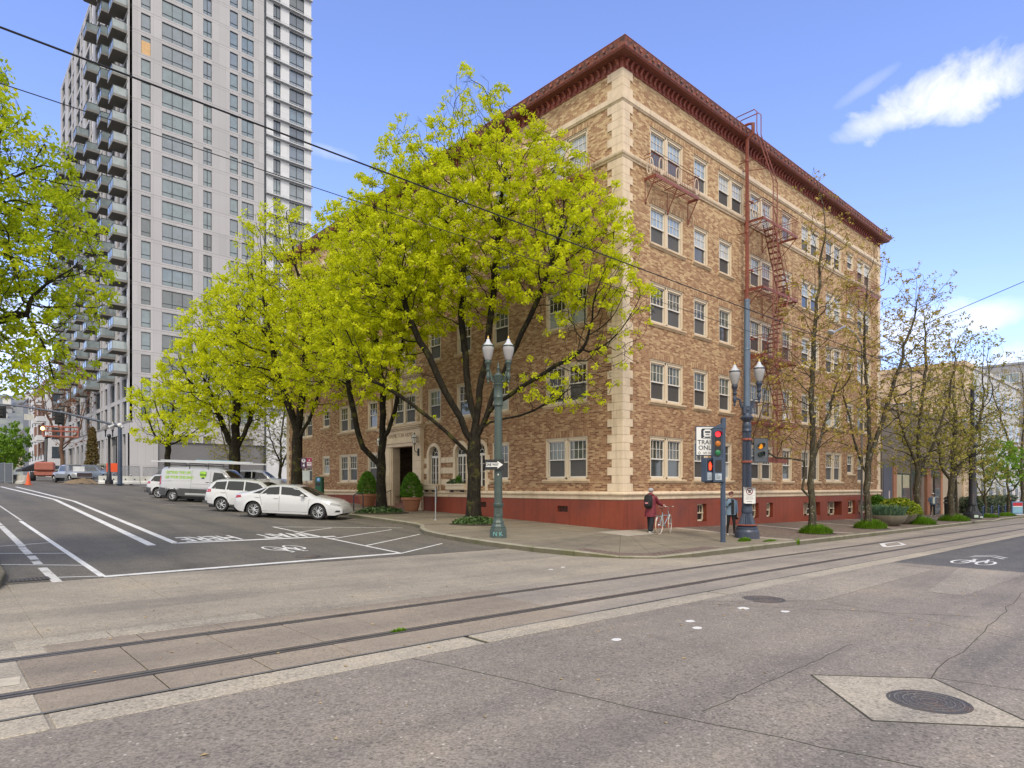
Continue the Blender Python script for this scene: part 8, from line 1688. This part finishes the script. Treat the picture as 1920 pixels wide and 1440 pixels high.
# --- cyclist on foot, seen from behind-left, pushing a bicycle along the right facade (towards +x)
px_, py_ = .42, -1.02; pz_ = wz(px_, py_); HDG = R(-72)+PI      # local -y is the walking direction
t = thing('person', 'person in maroon coat, grey cap and black backpack pushing a bicycle by the corner', 'person', (px_, py_, pz_), R(100))
ps = std_pose(1.66, stride=.20, lean=-.04, arms={'shL': (-.17, -.04, 1.36), 'elL': (-.24, -.20, 1.14), 'wrL': (-.30, -.42, 1.06), 'palmL': (-.32, -.50, 1.05), 'shR': (.17, -.04, 1.36), 'elR': (.22, -.02, 1.1), 'wrR': (.2, -.14, .9), 'palmR': (.2, -.17, .83)})
V, E_ = body_graph(ps); figure(V, E_, [SK, M_navyc, M_blkc, M_maroon], lambda c: 2 if c.z < .10 else (1 if c.z < .93 and abs(c.x) < .22 and c.y > -.35 else (3 if c.z < 1.43 and not (c.y < -.40 or c.z < .86) else 0)), 'body', t)
cloth('coat', [(0, 0, .60, .235, .20), (0, 0, .72, .23, .185), (0, -.01, .90, .205, .165), (0, -.02, 1.05, .19, .155), (0, -.03, 1.22, .215, .165), (0, -.04, 1.36, .20, .14), (0, -.04, 1.43, .12, .10), (0, -.04, 1.47, .085, .085)], M_maroon, t, jit=.03)
sleeve('coat_sleeve', [ps['shL'], ps['elL'], ps['wrL']], [.085, .068, .048], M_maroon, t); sleeve('coat_sleeve', [ps['shR'], ps['elR'], ps['wrR']], [.085, .068, .05], M_maroon, t)
b = MB(); b.sphere((0, .03, 1.44), (.13, .10, .07), 12); b.obj('coat_hood', M_maroon, t, smooth=60)
for s in 'LR': sleeve('trouser_leg', [ps['hip'+s], ps['kn'+s], (ps['an'+s][0], ps['an'+s][1]+.01, .08)], [.105, .088, .095], M_navyc, t)
b = MB(); b.cbox(-.155, .155, .10, .30, .93, 1.40, .06); b.sphere((0, .20, 1.36), (.15, .10, .10), 12); b.cbox(-.11, .11, .28, .35, .97, 1.18, .03); q = b.obj('backpack', M_blkc, t, smooth=50); b = MB(); b.box(-.06, .06, .348, .354, 1.10, 1.15); b.obj('backpack_label', mat('pink_label', (.6, .22, .25), .5, world=False), q); b = MB(); b.tube([(.16, .2, 1.15), (.17, .12, 1.2)], .02, 5); b.obj('side_bottle', mat('blue_bottle', (.04, .12, .4), .4, world=False), q)
k_ = ps['skull']; b = MB(); b.sphere((k_[0], k_[1]+.01, k_[2]+.035), (.098, .110, .085), 12); b.obj('knit_cap', mat('grey_knit', (.36, .36, .38), .9, var=.35, scale=30, world=False), t, smooth=70); face(t, k_, SK)
for s in 'LR': x, y, z = ps['heel'+s]; b = MB(); b.cbox(x-.05, x+.05, y-.20, y+.06, 0, .045, .015); b.obj('shoe_sole', M_shoe, t)
# bicycle: built along local +x, on the person's right-hand (street) side
def bicycle(loc, rot, label):
    t = thing('bicycle', label, 'bicycle', loc, rot); r = .335; xr, xf = -.52, .52; M_fr = mat('pale_blue_frame', (.28, .42, .50), .3, .2, var=.05, coat=.5, world=False); M_ww = mat('cream_tyre', (.52, .42, .30), .7, world=False)
    for x, rz in ((xr, 0), (xf, R(12))):
        b = MB(); T = TR(x, 0, r, rz); b.tube([T @ Vector((r*math.cos(a*PI/16), 0, r*math.sin(a*PI/16))) for a in range(32)], .019, 6, closed=True); w = b.obj('wheel', M_ww, t, smooth=60)
        b = MB(); b.tube([T @ Vector(((r-.03)*math.cos(a*PI/16), 0, (r-.03)*math.sin(a*PI/16))) for a in range(32)], .009, 4, closed=True); [b.tube([T @ Vector((0, .02*(-1)**k, 0)), T @ Vector(((r-.03)*math.cos(k*PI/10), 0, (r-.03)*math.sin(k*PI/10)))], .0016, 3) for k in range(20)]; b.tube([T @ Vector((0, -.05, 0)), T @ Vector((0, .05, 0))], .02, 6); b.obj('rim', M_chrome, w)
        b = MB(); b.tube([T @ Vector(((r+.035)*math.cos(a), 0, (r+.035)*math.sin(a))) for a in [R(20+k*12) for k in range(12)]], .014, 4); b.obj('mudguard', mat('white_mudguard', (.6, .6, .58), .3, world=False), t)
    BB = Vector((-.08, 0, .29)); ST_ = Vector((-.22, 0, .80)); HT = Vector((.36, 0, .84)); HB_ = Vector((.40, 0, .66)); b = MB()
    for a, c in ((BB, ST_), (ST_+Vector((.03, 0, -.10)), HB_), (BB, HB_), (HT, HB_)): b.tube([a, c], .016, 6)
    for s in (-.04, .04): b.tube([BB, (xr, s, r)], .010, 5); b.tube([ST_+Vector((.02, 0, -.08)), (xr, s, r)], .009, 5); b.tube([HB_, (.47, s, .5), (xf, s, r)], .012, 5)
    b.obj('frame', M_fr, t, smooth=60); b = MB(); b.tube([ST_, ST_+Vector((-.02, 0, .13))], .013, 5); b.sphere((-.27, 0, .96), (.13, .075, .035), 10); b.obj('saddle', mat('brown_saddle', (.10, .045, .03), .5, world=False), t)
    b = MB(); b.tube([HT, HT+Vector((-.03, 0, .16))], .013, 5); b.tube([(.14, -.28, 1.02), (.30, -.22, 1.03), (.36, -.05, 1.0), (.36, .05, 1.0), (.30, .22, 1.03), (.14, .28, 1.02)], .012, 6); b.obj('handlebar', M_chrome, t, smooth=60); b = MB(); [b.tube([(.10, s*.28, 1.02), (.21, s*.265, 1.025)], .018, 6) for s in (-1, 1)]; b.obj('grip', M_shoe, t)
    b = MB(); b.tube([(-.08, -.07, .29), (-.08, .07, .29)], .015, 5); b.tube([(-.08, -.07, .29), (.02, -.08, .16)], .01, 4); b.tube([(-.08, .07, .29), (-.18, .08, .42)], .01, 4); b.lathe([(.085, 0), (.085, .005)], 18, Matrix.Translation((-.08, -.04, .29)) @ Matrix.Rotation(PI/2, 4, 'X')); b.obj('crankset', M_chrome, t)
    b = MB(); b.box(-.78, -.42, -.06, .06, .70, .715); b.tube([(-.7, .05, .70), (xr, .05, r)], .006, 4); b.tube([(-.7, -.05, .70), (xr, -.05, r)], .006, 4); b.obj('carrier', M_chrome, t)
    return t
bx2, by2 = .70, -1.46; bicycle((bx2, by2, wz(bx2, by2)), R(12), 'pale blue city bicycle with cream tyres held by the person in maroon')
# --- woman in denim jacket, between signal post and blue lamp
wx_, wy_ = 2.95, -2.95; t = thing('person', 'woman in denim jacket and black trousers, half hidden behind the blue lamp post', 'person', (wx_, wy_, wz(wx_, wy_)), R(-38))
ps = std_pose(1.66, stride=.10, arms={'elL': (-.26, .02, 1.14), 'wrL': (-.16, -.14, 1.20), 'palmL': (-.12, -.18, 1.25)})
V, E_ = body_graph(ps); figure(V, E_, [SK, M_blkc, M_shoe, M_denim], lambda c: 2 if c.z < .075 else (1 if c.z < .95 and abs(c.x) < .2 else (0 if c.z > 1.42 or abs(c.x) > .19 and c.z < .9 else 1)), 'body', t)
cloth('denim_jacket', [(0, .01, .80, .20, .16), (0, .01, .95, .195, .15), (0, 0, 1.08, .18, .14), (0, 0, 1.22, .205, .15), (0, 0, 1.34, .205, .135), (0, 0, 1.42, .12, .09)], M_denim, t, jit=.03, seed=4); b = MB(); b.box(-.05, .05, -.165, -.12, .82, 1.40); b.obj('black_shirt', M_blkc, t)
for s in 'LR': sleeve('jacket_sleeve', [ps['sh'+s], ps['el'+s], ps['wr'+s]], [.080, .062, .045], M_denim, t)
k_ = ps['skull']; b = MB(); b.sphere((k_[0], k_[1]+.018, k_[2]+.03), (.095, .105, .085), 12); b.sphere((k_[0]+.02, k_[1]-.03, k_[2]+.09), (.07, .07, .04), 8); b.obj('short_hair', mat('reddish_hair', (.13, .045, .05), .7, var=.4, scale=20, world=False), t, smooth=60); face(t, k_, SK)
b = MB(); b.sphere((.0, -.02, 1.42), (.085, .085, .035), 10); b.obj('black_collar', M_blkc, t); b = MB(); b.cbox(.16, .30, -.02, .10, .62, .86, .03); b.obj('hip_bag', M_blkc, t)
# --- man with white cap farther down the sidewalk
mx_, my_ = 37.5, -.75; t = thing('person', 'man in white cap and blue jacket standing on the far sidewalk before the shop', 'person', (mx_, my_, wz(mx_, my_)), R(-50))
ps = std_pose(1.76, stride=.05, arms={'elL': (-.27, .0, 1.14), 'wrL': (-.17, -.12, 1.0), 'palmL': (-.12, -.15, .98)}); V, E_ = body_graph(ps); figure(V, E_, [SKD, M_blkc, M_shoe, M_denim], lambda c: 2 if c.z < .075 else (1 if c.z < 1.0 and abs(c.x) < .2 else (0 if c.z > 1.48 or c.z < .95 else 3)), 'body', t)
M_jk = mat('blue_jacket', (.07, .11, .18), .8, var=.25, scale=8, world=False); cloth('jacket', [(0, 0, .88, .21, .17), (0, 0, 1.0, .20, .16), (0, 0, 1.2, .21, .155), (0, 0, 1.4, .22, .14), (0, 0, 1.48, .12, .09)], M_jk, t, jit=.03, seed=6); b = MB(); b.prism([(-.09, .95), (.09, .95), (.07, 1.45), (-.07, 1.45)], -.175, -.12, 'y'); b.obj('pale_shirt', mat('pale_shirt', (.5, .52, .45), .8, world=False), t)
for s in 'LR': sleeve('jacket_sleeve', [ps['sh'+s], ps['el'+s], ps['wr'+s]], [.085, .066, .048], M_jk, t)
k_ = ps['skull']; b = MB(); b.sphere((k_[0], k_[1], k_[2]+.055), (.098, .108, .07), 12); b.cbox(k_[0]-.07, k_[0]+.07, k_[1]-.19, k_[1]-.05, k_[2]+.03, k_[2]+.05, .01); b.obj('white_cap', M_shoe, t, smooth=60); face(t, k_, SKD)
# --- person in pink on the entrance steps, mostly behind the potted shrub
qx, qy = -.05, 14.9; t = thing('person', 'person in a pink top going up the entrance steps behind the potted shrub', 'person', (qx, qy, .60), R(-80)+PI)
ps = std_pose(1.55, stride=.12, lean=-.10); V, E_ = body_graph(ps); Mp = mat('pink_top', (.50, .24, .34), .8, var=.15, scale=6, world=False); figure(V, E_, [SK, M_blkc, M_shoe, Mp], lambda c: 2 if c.z < .07 else (1 if c.z < .86 and abs(c.x) < .19 else (0 if c.z > 1.32 else 3)), 'body', t)
cloth('pink_blouse', [(0, 0, .72, .22, .19), (0, 0, .9, .20, .17), (0, -.05, 1.1, .19, .16), (0, -.08, 1.26, .20, .14), (0, -.10, 1.34, .11, .09)], Mp, t, jit=.03); k_ = ps['skull']; b = MB(); b.sphere((k_[0], k_[1]+.02, k_[2]+.02), (.09, .10, .09), 10); b.obj('grey_hair', mat('grey_hair', (.25, .23, .21), .8, world=False), t, smooth=60); face(t, k_, SK)
# --- worker behind the white barrier and a seated figure at the far right
x, y = -4.15, 61.2; t = thing('person', 'worker with white hard hat and orange vest behind the white barrier', 'person', (x, y, gz(x, y)-.62), R(-50)); ps = std_pose(1.7); V, E_ = body_graph(ps); Mo = mat('orange_vest', (.75, .13, .04), .7, world=False); figure(V, E_, [SKD, M_navyc, M_blkc, Mo], lambda c: 2 if c.z < .08 else (1 if c.z < .9 else (0 if c.z > 1.42 else 3)), 'body', t)
cloth('vest', [(0, 0, .9, .20, .16), (0, 0, 1.2, .21, .16), (0, 0, 1.38, .2, .14), (0, 0, 1.44, .1, .08)], Mo, t); k_ = ps['skull']; b = MB(); b.sphere((k_[0], k_[1], k_[2]+.05), (.12, .14, .10), 10); b.obj('hard_hat', M_shoe, t, smooth=60); face(t, k_, SKD)
x, y = 52.0, -3.0; t = thing('person', 'person in black sitting beyond the red and blue board at far right', 'person', (x, y, wz(x, y)-.1), R(-60)); ps = std_pose(1.7); ps.update({'knL': (-.1, -.40, .88), 'knR': (.1, -.40, .88), 'calfL': (-.1, -.42, .70), 'calfR': (.1, -.42, .70), 'anL': (-.1, -.42, .5), 'anR': (.1, -.42, .5), 'heelL': (-.1, -.40, .45), 'heelR': (.1, -.40, .45), 'toeL': (-.1, -.55, .43), 'toeR': (.1, -.55, .43)}); V, E_ = body_graph(ps); figure(V, E_, [SKD, M_blkc], lambda c: 0 if c.z > 1.44 else 1, 'body', t); k_ = ps['skull']; b = MB(); b.sphere((k_[0], k_[1]+.02, k_[2]+.04), (.09, .10, .08), 10); b.obj('dark_hair', M_blkc, t, smooth=60); face(t, k_, SKD)
t = thing('bench', 'plain dark bench under the seated person at far right', 'bench', (52.0, -2.9, wz(52, -2.9)-.1), R(-60)); b = MB(); b.box(-.7, .7, -.2, .25, .72, .78); b.obj('seat', M_blkc, t); [MB().box(x0-.03, x0+.03, -.15, .2, 0, .72).obj('leg', M_blkc, t) for x0 in (-.6, .6)]
